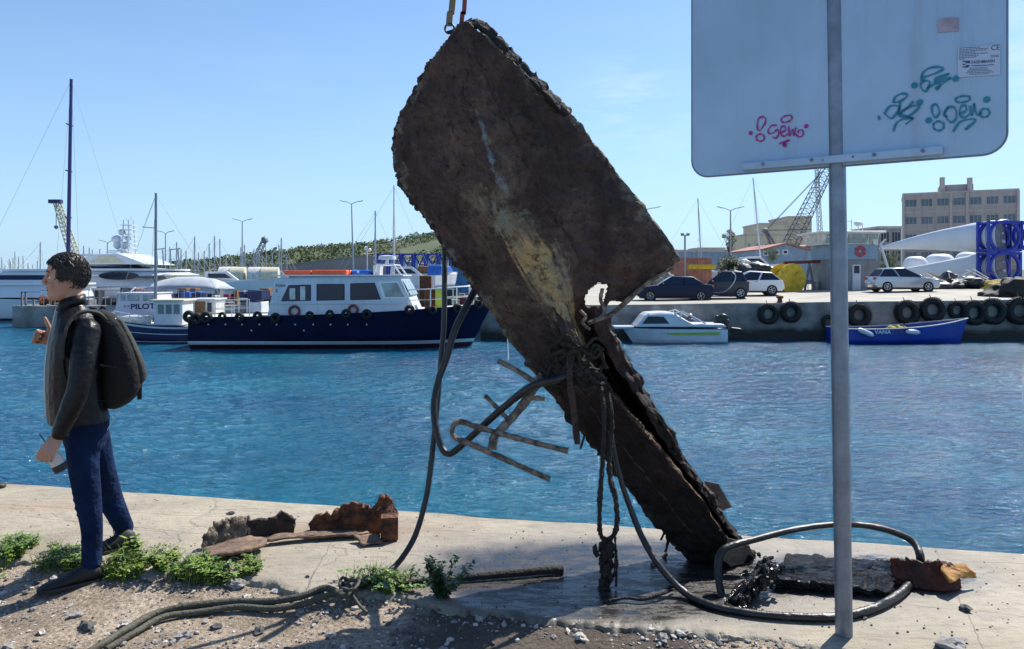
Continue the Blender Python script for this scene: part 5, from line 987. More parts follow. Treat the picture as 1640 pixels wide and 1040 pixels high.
for px in (250, 275, 300, 325, 345, 362):
    for y in (-1.4, 1.4): mb.tube([(ax(px), y, .9), (ax(px), y, az(463))], .03, 6)
mb.build('awning_pole', M['steel'], tw, local=True)
# --- sailboats with tall masts
def sailboat(loc, mast_h, L_=9, m='white', mastmat='steel', rz=0, spr=2, lean=0, r=.07, label='', bury=False):
    t = thing('sailboat', label, 'sailboat', loc, 'sailing boats in the marina'); hull(t, L_, L_ * .3, .95, 1.25, M[m], rake=.9, tr=.7, draft=.4)
    mb = MB(); mb.prism([(-L_ * .18, -L_ * .09, .9), (-L_ * .16, -L_ * .09, 1.45), (L_ * .1, -L_ * .09, 1.5), (L_ * .2, -L_ * .09, 1.1)], (0, L_ * .18, 0)); mb.build('coachroof', M['white'], t, local=True, bevel=.04)
    x0 = L_ * .08; mb = MB(); mb.tube([(x0, 0, .9), (x0 + lean, 0, mast_h)], [r, r * .7], 8); mb.build('mast', M[mastmat], t, local=True, smooth=True)
    mb = MB(); mb.tube([(x0, 0, 2.0), (x0 - L_ * .38, 0, 2.05)], r * .8, 8); mb.build('boom', M[mastmat], t, local=True, smooth=True)
    mb = MB()
    for k in range(spr):
        z = mast_h * (k + 1) / (spr + 1); mb.tube([(x0 + lean * z / mast_h - .08, -.55, z + .05), (x0 + lean * z / mast_h, 0, z), (x0 + lean * z / mast_h - .08, .55, z + .05)], r * .35, 5)
    mb.build('spreader', M[mastmat], t, local=True)
    mb = MB(); tp = (x0 + lean, 0, mast_h - .1); rw = min(.012, r * .16)
    for q in ((L_ * .47, 0, 1.2), (-L_ * .48, 0, 1.0), (x0, -L_ * .14, 1.0), (x0, L_ * .14, 1.0)): mb.tube([tp, q], rw, 4)
    mb.build('stay', M['steel'], t, local=True); t.rotation_euler.z = rz; return t
def mast_at(px, ytop, Y, **kw):
    rz_ = kw.get('rz', 0); L_ = kw.get('L_', 9); X = (px - HX) / F * Y; h = CZ - (ytop - HY) / F * Y - kw.pop('base', WZ); x0 = L_ * .08
    return X, Y, h, x0
def put_sail(px, ytop, Y, label, base=WZ, **kw):
    L_ = kw.get('L_', 9); rz_ = kw.get('rz', 0); X = (px - HX) / F * Y; h = CZ - (ytop - HY) / F * Y - base; x0 = L_ * .08
    return sailboat((X - x0 * math.cos(rz_), Y - x0 * math.sin(rz_), base), h, label=label, **kw)
mk('navy_mast', (.015, .02, .12), .4, var=.1); mk('mast_grey', (.32, .34, .36), .5, var=.1); mk('mast_white', (.62, .62, .6), .4, var=.1)
put_sail(108, 127, 70, 'big sailing yacht with a very tall navy mast behind the man', L_=17, mastmat='navy_mast', spr=4, r=.2, lean=.35, rz=.05, m='navy2')
put_sail(601, 338, 62, 'sailboat with a slim grey mast left of the tallest mast behind the workboat', L_=9, mastmat='mast_grey', spr=1, r=.08)
put_sail(631, 297, 58, 'sailboat with a white mast rising behind the workboat cabin front', L_=10, mastmat='mast_white', spr=2, r=.075)
near_s = [(311, 379, 80), (336, 390, 95), (343, 378, 85), (353, 383, 90), (386, 396, 100), (393, 392, 88), (406, 399, 100), (410, 398, 100), (414, 400, 104), (427, 404, 95), (447, 392, 90), (450, 381, 82)]
proto = None; wherefrom = ['left of the twin lamp', 'right of the twin lamp', 'before the hill']
labs = ['sailboat mast just right of the awning boat', 'short thin mast left of the two crowded ones', 'taller of two close masts left of the double lamp post', 'right one of two close masts left of the lamp post', 'mast just left of the double lamp post', 'mast close against the right side of the lamp post', 'leftmost of three crowded masts before the small crane', 'middle one of three crowded masts before the small crane', 'rightmost of three crowded masts before the small crane', 'slanting short mast right under the small crane hook', 'shorter of the twin masts left of the workboat cabin', 'taller of the twin masts left of the workboat cabin']
for (px, yt, Y), lb in zip(near_s, labs): put_sail(px, yt, Y, 'sailboat, ' + lb, L_=8, mastmat='mast_grey', spr=1, r=.085, rz=rnd(-.3, .3), lean=rnd(-.15, .1))
# far marina: copies of one sailboat, too small to tell apart
pr = put_sail(3, 412, 150, 'distant bare sailing mast among the far left marina masts', L_=10, mastmat='mast_grey', spr=1, r=.11)
for px, yt, Y in ((15, 415, 160), (17, 419, 150), (21, 413, 155), (24, 403, 150), (30, 411, 150), (37, 410, 150), (45, 421, 150), (8, 426, 180), (52, 424, 180), (60, 418, 170), (134, 394, 120), (143, 397, 125), (148, 400, 130), (160, 399, 130), (272, 396, 110), (283, 388, 105), (290, 399, 110), (298, 402, 110), (318, 405, 120), (327, 402, 120), (362, 408, 130), (371, 411, 130), (420, 409, 130), (436, 404, 120), (459, 407, 120), (1, 430, 190), (28, 428, 190)):
    h0 = CZ - (412 - HY) / F * 150 - WZ; h = CZ - (yt - HY) / F * Y - WZ; x0 = .8; c = copy_thing(pr, ((px - HX) / F * Y - x0, Y, WZ), label='distant bare sailing mast among the far left marina masts'); c.scale = (1, 1, h / h0)
pr2 = put_sail(65, 388, 80, 'white hulled sailboat with a thick white mast left of the man', L_=9, mastmat='mast_white', spr=3, r=.12)
mk('keel_grey', (.2, .21, .22), .6)
s1 = put_sail(1124, 318, 74, 'laid up sailboat with a mast behind the orange container', base=.9, L_=9, mastmat='mast_grey', spr=1, r=.07, lean=-.4)
s2 = put_sail(1220, 285, 72, 'laid up sailboat with the tallest leaning mast left of the crane', base=1.0, L_=9, mastmat='mast_white', spr=1, r=.085, lean=-.85)
# concrete dolphin with machinery at the left, moored by the yacht
t = thing('mooring_block', 'grey concrete mooring block with old winch gear on top behind the man', 'concrete block', (P(55, 525, 47).x, 48.4, WZ))
bx_ = lambda px: (px - 55) / F * 47
bz_ = lambda py: (440 - py) / F * 47 + CZ - WZ
mb = MB(); mb.bx(bx_(19), bx_(96), -1.4, 1.6, -.7, bz_(490)); mb.build('block', M['conc_wall'], t, local=True, bevel=.06)
mb = MB()
for px, h in ((31, 468), (37, 467), (50, 480)): mb.bx(bx_(px) - .05, bx_(px) + .05, -1.2, -1.1, bz_(490), bz_(h))
mb.bx(bx_(30), bx_(62), -1.2, -1.12, bz_(468.5), bz_(467.5)); mb.build('post_frame', M['crane'], t, local=True)
mb = MB(); mb.lathe((bx_(52), -.4, bz_(483)), (1, 0, 0), [(0, .4), (.05, .4), (.06, .2), (.7, .2), (.71, .4), (.76, .4)], 16); mb.build('drum', M['rust'], t, local=True)
rg = random.Random(3)
for k in range(16):
    mb = MB(); a = Vector((bx_(rg.uniform(45, 92)), rg.uniform(-1, .6), bz_(rg.uniform(474, 489)))); mb.tube([a, a + Vector((rg.uniform(-1, 1), rg.uniform(-.3, .3), rg.uniform(-.15, .15)))], .035, 5); mb.build('gear_bar', M['white_old'] if k % 2 else M['rust'], t, local=True)
mb = MB(); mb.lathe((bx_(70), 0, bz_(489)), (0, 0, 1), [(0, .3), (.3, .25), (.35, .5), (.6, .45)], 14); mb.build('capstan', M['rust'], t, local=True)
# tyres on the far quay wall
base_t = None
def qtyre(px, py, r, label, Y=37.7, extra=0):
    global base_t
    p = P(px, py, Y); 
    if base_t is None:
        mb = MB(); mb.torus((0, 0, 0), (0, 1, 0), .41, .15, 34, 12, 1.25)
        for k in range(34): a = k / 34 * 6.283; mb.box((math.cos(a) * .555, 0, math.sin(a) * .555), (.03, .3, .05), ry=-a)
        o = thing('wall_tyre', label, 'tyre', p, 'tyre fenders on the far quay wall'); mb.build('tyre_casing', M['rubber'], o, smooth=True, local=True)
        mb = MB(); mb.tube([(0, .12, .4), (0, .2, .6), (0, .28, .7)], .02, 6); mb.build('hanging_chain', M['rust'], o, local=True); base_t = o
    else: o = copy_thing(base_t, p, label=label)
    s = r / F * Y / .56; o.scale = (s, s * .9, s); o.rotation_euler = (rnd(-.08, .08), rnd(0, 3) * 0, rnd(-.12, .12)); return o
qtyre(1230.5, 503, 17, 'left tyre of the pair hanging right of the outboard motor'); qtyre(1267, 500, 17, 'right tyre of the pair hanging on the wall left of the sign post')
qtyre(1376, 505, 19, 'tyre on the wall just right of the sign post'); qtyre(1453, 501, 20, 'tyre left of the middle above the blue boat'); qtyre(1494, 496, 19.5, 'highest tyre above the blue boat bow'); qtyre(1533, 497, 15, 'partly hidden tyre behind the blue boat bow', 37.85)
qtyre(1560, 501, 20, 'tyre just right of the blue boat bow'); qtyre(1590, 499, 21, 'large tyre second from the right edge'); qtyre(1634, 498, 22, 'tyre cut off by the right edge of the picture')
qtyre(1327, 516, 11, 'small low tyre half hidden left of the sign post')
for px, py, lb in ((1249, 487, 'small rusty bollard on the far quay above the tyre pair'),):
    p = P(px, py, 38.4); p.z = fz(p.x, 38.4) - .02; mb = MB(); mb.lathe(p, (0, 0, 1), [(0, .2), (.06, .13), (.22, .11), (.27, .19), (.36, .17), (.38, .05)], 16); o = mb.build('bollard', M['rust'], smooth=True); tag(o, lb, 'bollard')
# ------------------------------------------------------------------ CARS
def car(name, label, paint, L_, H, W, px, py, Y, face, prof, gh, wheels, yaw=0, rim='steel', extra=None):
    X = (px - HX) / F * Y; z = CZ - (py - HY) / F * Y; t = thing(name, label, 'car', (X, Y, z), 'cars parked on the far quay')
    def P2(q): return (q[0] * L_, q[1] * H)
    poly = [P2(q) for q in prof]; mb = MB(); rings = []
    cx, cz_ = 0, H * .4
    for y, s, dz in ((-1, .965, .0), (-.97, .99, 0), (-.86, 1, 0), (0, 1.0, .0), (.86, 1, 0), (.97, .99, 0), (1, .965, 0)):
        rings.append([Vector((x * s + (0 if abs(y) > .5 else (.03 if x > 0 else -.02)), y * W / 2, cz_ + (zz - cz_) * (s if abs(y) > .9 else 1))) for x, zz in poly])
    mb.loft(rings); mb.build('body', paint, t, local=True, bevel=.025, smooth=True)
    rb_, rt, ft, fb_ = [P2(q) for q in gh]; wb_, wt = W / 2 * .93, W / 2 * .74
    def G(q, w_, s): return Vector((q[0], s * w_, q[1]))
    mb = MB(); lo = [G(rb_, wb_, -1), G(fb_, wb_, -1), G(fb_, wb_, 1), G(rb_, wb_, 1)]; hi = [G(rt, wt, -1), G(ft, wt, -1), G(ft, wt, 1), G(rt, wt, 1)]; md = [Vector((q.x * 1 if 0 else q.x, q.y * .98, q.z + .03)) for q in [h * 1 for h in hi]]
    mb.loft([lo, hi, [Vector((sum(v.x for v in hi) / 4 + (v.x - sum(w.x for w in hi) / 4) * .82, v.y * .8, v.z + .045)) for v in hi]]); mb.build('roof', paint, t, local=True, bevel=.03, smooth=True)
    def pane(a, b, c, d, nm='window', ins=.1):
        q = [a, b, c, d]; ce = sum(q, Vector()) / 4; n_ = (b - a).cross(d - a).normalized(); n_ = n_ if n_.dot(ce - Vector((0, 0, H * .6))) > 0 else -n_
        q = [ce + (v - ce) * (1 - ins) + n_ * .008 for v in q]; mb = MB(); mb.add(q, [(0, 1, 2, 3)]); mb.build(nm, M['glass_dark'], t, local=True, solid=.012)
    for s in (-1, 1):
        a, b, c, d = G(rb_, wb_, s), G(fb_, wb_, s), G(ft, wt, s), G(rt, wt, s); m0, m1 = a.lerp(b, .46), d.lerp(c, .44); pane(a, m0, m1, d); pane(m0, b, c, m1)
    pane(lo[1], lo[2], hi[2], hi[1], 'windscreen', .08); pane(lo[0], lo[3], hi[3], hi[0], 'rear_window', .12)
    r = H * .215 if L_ > 3 else H * .2
    for s in (-1, 1):
        for wxx in wheels:
            x = wxx * L_; y = s * (W / 2 - .09)
            ar = MB(); ar.lathe((x, s * (W / 2 - .02), r), (0, s, 0), [(0, r * 1.16), (.012, r * 1.16)], 26); ar.build('wheel_arch', M['black'], t, local=True)
            wv_ = MB(); wv_.lathe((x, y - s * .06, r), (0, s, 0), [(0, r * .8), (.0, r * .97), (.02, r), (.15, r), (.17, r * .95), (.172, r * .68), (.155, r * .66)], 28); wo = wv_.build('wheel', M['rubber'], t, local=True, smooth=True)
            rm = MB(); yy = y + s * .10
            rm.torus((x, yy, r), (0, 1, 0), r * .62, r * .05, 24, 6); rm.lathe((x, yy - s * .01, r), (0, s, 0), [(0, r * .14), (.025, r * .12)], 12)
            for k in range(6): a = k * math.pi / 3 + .3; rm.tube([(x, yy, r), (x + math.cos(a) * r * .6, yy, r + math.sin(a) * r * .6)], r * .07, 5)
            rm.build('rim', M[rim], wo, local=True)
    zf = H * .46
    for s in (-1, 1):
        mb = MB(); mb.box((L_ * .485, s * W * .36, zf), (.14, .3, .13)); mb.build('headlight', M['glass_pale'], t, local=True, bevel=.03)
        mb = MB(); mb.box((-L_ * .488, s * W * .39, H * .56), (.1, .22, .2)); mb.build('tail_light', M['red'], t, local=True, bevel=.03)
        mb = MB(); mb.ball((fb_[0] - .28, s * (W / 2 + .07), fb_[1] + .06), .1, 2, 0, (.7, 1, .8)); mb.build('mirror', paint, t, local=True, smooth=True)
        mb = MB(); mb.bx(-L_ * .12, -L_ * .08, s * W / 2 - .01, s * W / 2 + .012, H * .56, H * .575); mb.build('door_handle', M['black'], t, local=True)
    mb = MB(); mb.bx(-L_ * .505, -L_ * .49, -.26, .26, H * .34, H * .42); mb.build('number_plate', M['white'], t, local=True)
    mb = MB(); mb.bx(-L_ * .45, L_ * .45, -W / 2 * .93, W / 2 * .93, H * .1, H * .19); mb.build('underbody', M['black'], t, local=True)
    t.rotation_euler.z = (math.pi if face < 0 else 0) + yaw; return t
mk('paint_navy', (.006, .012, .04), .4, .0, var=.05, spec=.25); mk('paint_white', (.78, .78, .8), .25, var=.03, coat=.6); mk('paint_silver', (.42, .46, .52), .25, .5, var=.04, coat=.6); mk('paint_grey', (.06, .064, .072), .4, .0, var=.05, spec=.25); mk('alloy', (.6, .6, .62), .3, .6, var=.05)
sedan = [(-.5, .30), (-.495, .52), (-.475, .66), (-.36, .685), (.16, .665), (.30, .62), (.44, .545), (.49, .44), (.5, .28), (.47, .17), (-.47, .18)]
hatch = [(-.5, .30), (-.49, .52), (-.47, .64), (-.2, .64), (.2, .61), (.34, .57), (.45, .50), (.49, .42), (.5, .26), (.47, .16), (-.46, .17)]
c1 = car('sedan_car', 'dark navy saloon car parked at the left of the far quay row', M['paint_navy'], 4.35, 1.42, 1.72, 1079, 482, 43, -1, sedan, [(-.40, .66), (-.24, .98), (.04, .99), (.22, .64)], (-.33, .32), -.12, 'steel')
c2 = car('compact_car', 'tiny two seat car, black with a silver side arc, between saloon and white car', M['paint_grey'], 2.75, 1.56, 1.6, 1160, 477, 43.5, -1, [(-.5, .26), (-.5, .52), (-.47, .63), (.2, .6), (.33, .55), (.46, .46), (.5, .3), (.46, .15), (-.46, .16)], [(-.47, .60), (-.36, .97), (.05, .99), (.34, .56)], (-.33, .35), -.28, 'alloy')
for s in (-1, 1):
    mb = MB(); mb.tube(catmull([(-.45, s * .62, 1.5), (-.62, s * .72, 1.3), (-.55, s * .8, .95), (-.2, s * .815, .5), (.2, s * .815, .32), (.9, s * .8, .3)], 8), .035, 6); mb.build('side_arc', M['paint_silver'], c2, local=True, smooth=True)
c3 = car('hatchback_car', 'white hatchback with dark windows parked next to the yellow reel', M['paint_white'], 4.25, 1.45, 1.76, 1196, 472, 46.5, -1, hatch, [(-.46, .62), (-.33, .95), (-.02, 1.0), (.24, .60)], (-.32, .32), -.15, 'alloy')
c4 = car('hatchback_car', 'silver hatchback parked in front of the white turbine blades', M['paint_silver'], 4.0, 1.49, 1.7, 1444, 467, 47, 1, hatch, [(-.44, .62), (-.34, .96), (-.02, 1.0), (.26, .60)], (-.31, .31), -.06, 'alloy')
# ------------------------------------------------------------------ BUILDINGS
def facade_building(name, label, Y0, x0, x1, ytop, ybot, depth, floors, cols, wall, rz=0, winm='glass_blue', wfrac=(.7, .5), skip=(), parapet=True):
    X0, X1 = (x0 - HX) / F * Y0, (x1 - HX) / F * Y0; zt = CZ - (ytop - HY) / F * Y0; zb = CZ - (ybot - HY) / F * Y0; zb = min(zb, .35); Wd = X1 - X0; H = zt - zb
    t = thing(name, label, 'building', ((X0 + X1) / 2, Y0, zb)); pbx(t, 'wall', wall, -Wd / 2, Wd / 2, 0, depth, 0, H, bev=0)
    if parapet: pbx(t, 'roof', M['office_trim'], -Wd / 2 - .12, Wd / 2 + .12, -.12, depth + .12, H, H + .3, bev=0)
    fh = H / floors
    for f in range(floors):
        for c in range(cols):
            if (f, c) in skip: continue
            cw_ = Wd / cols; xx = -Wd / 2 + cw_ * (c + .5); zz = fh * (f + .52); w_, h_ = cw_ * wfrac[0], fh * wfrac[1]
            mb = MB(); mb.bx(xx - w_ / 2, xx + w_ / 2, -.05, .06, zz - h_ / 2, zz + h_ / 2); wn = mb.build('window', M['office_trim'], t, local=True)
            mb = MB(); n_ = 3
            for k in range(n_): a = xx - w_ / 2 + .06 + (w_ - .06) * k / n_; mb.bx(a, a + (w_ - .06) / n_ - .06, -.062, -.04, zz - h_ / 2 + .06, zz + h_ / 2 - .06)
            mb.build('pane', M[winm], wn, local=True)
    t.rotation_euler.z = rz; return t, Wd, H
mk('office_glass', (.07, .10, .14), .15, var=.5, vs=.4, spec=.7)
t, Wd, H = facade_building('office_building', 'pinkish four storey office block with ribbon windows on the right', 122, 1457, 1615, 309, 436, 12, 5, 7, M['office'], rz=-.47, winm='office_glass', wfrac=(.74, .44))
for k in (0, 3, 4, 7): pbx(t, 'pilaster', M['office_trim'], -Wd / 2 + Wd * k / 7 - .2, -Wd / 2 + Wd * k / 7 + .2, -.18, -.002, 0, H, bev=0)
for f in range(1, 5): pbx(t, 'spandrel', M['office_trim'], -Wd / 2 + .2, Wd / 2 - .2, -.1, -.003, H / 5 * f - .12, H / 5 * f + .12, bev=0)
pbx(t, 'penthouse', M['office'], -Wd * .16, Wd * .14, 3, 9, H + .3, H + 1.7, bev=0); pbx(t, 'chimney', M['office_trim'], -Wd * .16, -Wd * .115, 2.5, 3.6, H + .3, H + 3.0, bev=0); pbx(t, 'chimney', M['office_trim'], Wd * .085, Wd * .13, 2.5, 3.6, H + .3, H + 2.7, bev=0)
facade_building('beige_building', 'tall blank beige building block behind the lattice crane', 135, 1262, 1300, 349, 436, 10, 3, 1, M['beige'], skip=((0, 0), (1, 0), (2, 0)))
facade_building('beige_building', 'lower beige building wing left of the tall blank block', 134, 1218, 1261.5, 360, 436, 10, 3, 3, M['beige'], skip=[(f, c) for f in (1, 2) for c in range(3)])
facade_building('flat_house', 'low cream house with an awning roof behind the small tree', 118, 1193, 1262, 378, 436, 9, 2, 5, M['beige'], wfrac=(.3, .3), skip=((0, 0), (0, 1), (0, 2), (0, 3), (0, 4)))
facade_building('grey_depot', 'low grey louvred depot left of the office block', 100, 1408, 1444, 366, 440, 8, 3, 2, M['grey'], winm='glass_dark', wfrac=(.8, .6))
facade_building('long_wall', 'long low pale blue wall running behind the laid up boats', 96, 1050, 1222, 404, 418, .4, 1, 1, M['shed_blue'], skip=((0, 0),))
facade_building('low_house', 'low cream house on the slope at the left of the small tree', 150, 1118, 1160, 399, 436, 8, 1, 3, M['beige'], wfrac=(.3, .3))
def gable(name, label, Y, x0, x1, yeave, yridge, ridge_px, depth, wall, roof, base=.2, yr=0, wins=()):
    k = F / Y; X0, X1, XR = (x0 - HX) / k, (x1 - HX) / k, (ridge_px - HX) / k; ze = CZ - (yeave - HY) / k; zr = CZ - (yridge - HY) / k
    t = thing(name, label, 'building', ((X0 + X1) / 2, Y, base)); c = (X0 + X1) / 2
    mb = MB(); mb.prism([(X0 - c, 0, 0), (X0 - c, 0, ze - base), (XR - c, 0, zr - base), (X1 - c, 0, ze - base), (X1 - c, 0, 0)], (0, depth, 0)); mb.build('wall', wall, t, local=True)
    for (a, b) in (((X0 - c, ze - base), (XR - c, zr - base)), ((XR - c, zr - base), (X1 - c, ze - base))):
        A = Vector((a[0], -.3, a[1] + .02)); B = Vector((b[0], -.3, b[1] + .02)); mb = MB(); mb.add([A, B, B + Vector((0, depth + .6, 0)), A + Vector((0, depth + .6, 0))] + [v + Vector((0, 0, .18)) for v in (A, B, B + Vector((0, depth + .6, 0)), A + Vector((0, depth + .6, 0)))], [(0, 1, 2, 3), (4, 5, 6, 7), (0, 1, 5, 4), (1, 2, 6, 5), (2, 3, 7, 6), (3, 0, 4, 7)]); mb.build('roof', roof, t, local=True)
    for (a, b, y0, y1) in wins: mb = MB(); mb.bx((a - HX) / k - c, (b - HX) / k - c, -.06, .02, CZ - (y1 - HY) / k - base, CZ - (y0 - HY) / k - base); wn = mb.build('window', M['white'], t, local=True); mb = MB(); mb.bx((a - HX) / k - c + .12, (b - HX) / k - c - .12, -.08, -.05, CZ - (y1 - HY) / k - base + .12, CZ - (y0 - HY) / k - base - .12); mb.build('pane', M['glass_dark'], wn, local=True)
    return t
gable('blue_shed', 'pale blue boatyard shed with low tiled roof under the crane', 78, 1219, 1300, 402, 392, 1258, 12, M['shed_blue'], M['tile'], wins=((1222, 1230, 402, 410), (1240, 1248, 400, 408), (1253, 1262, 400, 408)))
gable('white_shed', 'white corrugated shed right behind the lattice crane foot', 80, 1298, 1345, 397, 391, 1330, 10, M['white_old'], M['tile'])
# wide grey roof hall behind the workboat
gable('grey_hall', 'very wide hall with a plain grey low pitched roof behind the workboat', 150, 360, 760, 437, 410, 585, 30, M['grey_roof'], M['grey_roof'])
gable('small_hall', 'small grey roofed shed below the left end of the hill', 135, 335, 398, 438, 428, 352, 14, M['grey_roof'], M['grey_roof'])
# control cabin with red emblem
Yk = 52; kx = lambda px: (px - 1366) / F * Yk
kz = lambda py: CZ - (py - HY) / F * Yk - .5
t = thing('control_cabin', 'grey harbour control cabin with a glazed top and red round emblem', 'building', ((1366 - HX) / F * Yk, Yk, .5))
pbx(t, 'lower_storey', M['grey'], kx(1332), kx(1407), 0, 3.5, 0, kz(416), bev=.03); pbx(t, 'upper_storey', M['shed_blue'], kx(1330), kx(1404), -.15, 3.4, kz(416), kz(392), bev=.03)
mb = MB(); mb.loft([[Vector(v) for v in ((kx(1318), -.1, kz(392)), (kx(1401), -.1, kz(392)), (kx(1401), 3, kz(392)), (kx(1318), 3, kz(392)))], [Vector(v) for v in ((kx(1314), -.4, kz(374)), (kx(1405), -.4, kz(374)), (kx(1405), 3.3, kz(374)), (kx(1314), 3.3, kz(374)))]]); mb.build('lookout', M['white_old'], t, local=True)
for a, b in ((1322, 1350), (1356, 1386), (1390, 1401)):
    mb = MB(); mb.add([(kx(a), -.19, kz(390)), (kx(b), -.19, kz(390)), (kx(b + 1), -.41, kz(376)), (kx(a - 1), -.41, kz(376))], [(0, 1, 2, 3)]); mb.build('lookout_window', M['glass_pale'], t, local=True, solid=.03)
pbx(t, 'roof', M['white'], kx(1308), kx(1412), -.7, 3.7, kz(374), kz(371), bev=.04); pbx(t, 'canopy_beam', M['white_old'], kx(1395), kx(1403), -.3, -.2, kz(392), kz(375), bev=0)
mb = MB(); mb.bx(kx(1365), kx(1378), -.04, .02, 0, kz(424)); dr = mb.build('door', M['white'], t, local=True); mb = MB(); mb.bx(kx(1367.5), kx(1376), -.06, -.03, kz(438), kz(426)); mb.build('door_window', M['glass_dark'], dr, local=True)
mb = MB(); c = Vector((kx(1376), -.17, kz(403)))
for k in range(6): a = k * math.pi / 3 + .52; mb.box(c + Vector((math.cos(a) * .27, 0, math.sin(a) * .27)), (.28, .03, .19), ry=-a)
mb.torus(c, (0, 1, 0), .36, .03, 24, 6, .4); mb.build('emblem', M['red'], t, local=True)
mb = MB()
for a, b in (((1385, 371), (1385, 352)), ((1374, 371), (1374, 350)), ((1392, 371), (1392, 356))): mb.tube([(kx(a[0]), 1, kz(a[1])), (kx(b[0]), 1, kz(b[1]))], .03, 5)
mb.ball((kx(1385), 1, kz(357)), .26, 2, 0, (1.2, 1, .8)); mb.tube([(kx(1365), 1, kz(353)), (kx(1374), 1, kz(354))], .02, 5); mb.build('antenna', M['white_old'], t, local=True)
mb = MB(); mb.tube([(kx(1403), -.6, kz(392)), (kx(1415), -.6, kz(430))], .09, 6); mb.tube([(kx(1412), -.6, kz(384)), (kx(1403), -.6, kz(392))], .06, 6); mb.build('stair_rail', M['white'], t, local=True)
# ------------------------------------------------------------------ TURBINE BLADES
def blade(label, Yr, root, tip, Yt, r, dip):
    a, b = P(root[0], root[1], Yr), P(tip[0], tip[1], Yt); t = thing('turbine_blade', label, 'turbine blade', Vector((a.x, a.y, .3)), 'turbine blades lying on the far quay')
    d = (b - a); Ld = d.length; n_ = 40; rings = []; ax_ = d.normalized(); side = ax_.cross(Vector((0, 0, 1))).normalized(); up = side.cross(ax_)
    for i in range(n_ + 1):
        s = i / n_; c = a + d * s + up * (-dip * math.sin(s * math.pi) * .6); root_f = max(0, 1 - s / .28); w_ = r * (root_f + (1 - root_f) * (1.05 * (1 - s) ** .9 + .06)); th = r * (root_f + (1 - root_f) * (.5 * (1 - s) + .05))
        rings.append([c + up * math.cos(k / 20 * 6.283) * w_ + side * math.sin(k / 20 * 6.283) * th for k in range(20)])
    mb = MB(); mb.loft(rings); mb.build('blade_shell', M['blade'], t, smooth=True)
    mb = MB(); mb.torus(a + d * .02, ax_, r * 1.005, .03, 32, 6); mb.torus(a + d * .065, ax_, r * 1.0, .03, 32, 6); mb.build('root_band', M['grey'], t, smooth=True)
    mb = MB(); mb.lathe(a - ax_ * .02, -ax_, [(0, r * .9), (.03, r * .9), (.04, r * .85), (.05, .01)], 28); mb.build('root_cover', M['crane'], t)
    mb = MB(); mb.ball(a - ax_ * .06 + up * .3, .13, 1, 0, (1, 1, .8)); mb.ball(a - ax_ * .06 - up * .35, .2, 1, 0); mb.build('root_tag', M['white'], t)
blade('upper white turbine blade held in the top of the blue frames', 58, (1604, 380), (1408, 398), 66, 1.28, -.35)
blade('lower white turbine blade tapering behind the silver car', 58, (1605, 426), (1425, 437), 66, 1.22, .1)
def frame(label, px0, px1, y0, y1, Y):
    k = F / Y; X0, X1 = (px0 - HX) / k, (px1 - HX) / k; zt, zb = CZ - (y0 - HY) / k, CZ - (y1 - HY) / k; t = thing('transport_cradle', label, 'cradle', ((X0 + X1) / 2, Y, zb), 'blue blade transport frames'); w_ = (X1 - X0) / 2; h = zt - zb
    for dy in (0, 1.3):
        mb = MB()
        for s in (-1, 1): mb.bx(s * w_ - .08, s * w_ + .08, dy - .1, dy + .1, 0, h)
        mb.bx(-w_, w_, dy - .09, dy + .09, h - .2, h - .003); mb.bx(-w_, w_, dy - .09, dy + .09, .002, .2); mb.build('upright_frame', M['frame_blue'], t, local=True)
        mb = MB()
        for s in (-1, 1):
            for q in (-1, 1): mb.tube([(s * (w_ - .1), dy, h / 2 + q * h * .42), (s * w_ * .25, dy, h / 2 + q * h * .2 + h * .24 * q)], .07, 5)
        mb.torus((0, dy, h / 2), (0, 1, 0), min(w_, h / 2) * .98, .15, 36, 8); mb.build('brace_ring', M['frame_blue'], t, local=True)
    for s in (-1, 1):
        for z in (.12, h - .12): mb = MB(); mb.tube([(s * w_, 0, z), (s * w_, 1.3, z)], .08, 5); mb.build('tie_bar', M['frame_blue'], t, local=True)
frame('upper blue steel frame round the root of the top turbine blade', 1583, 1634, 354, 403, 57); frame('lower blue steel frame round the root of the bottom turbine blade', 1583, 1634, 404, 452, 57)
frame('blue steel frame cut off by the right edge of the picture', 1636, 1690, 354, 398, 57)
mk('dome_white', (.62, .66, .7), .5, var=.12, vs=1)
for px, w_, top_, Y, lb in ((1466, 19, 411, 66, 'left one of the white wrapped domes behind the lower blade'), (1505, 24, 407, 67, 'middle white wrapped dome behind the lower blade'), (1551, 22, 404, 68, 'right white wrapped dome next to the blue frames')):
    c = P(px, 432, Y); rr3 = w_ / F * Y; hh = (432 - top_) / F * Y; mb = MB(); n_ = 14
    mb.loft([[Vector((c.x + rr3 * math.cos(k / 24 * 6.283) * math.cos(j / n_ * 1.5) ** .6, c.y + rr3 * math.sin(k / 24 * 6.283) * math.cos(j / n_ * 1.5) ** .6, .3 + (c.z - .3) + hh * math.sin(j / n_ * 1.57))) for k in range(24)] for j in range(n_)]); mb.loft([[Vector((c.x + rr3 * math.cos(k / 24 * 6.283), c.y + rr3 * math.sin(k / 24 * 6.283), z)) for k in range(24)] for z in (.3, c.z)]); top_thing(mb, 'wrapped_dome', M['dome_white'], lb, 'wrapped load', 'white wrapped domes', smooth=True)
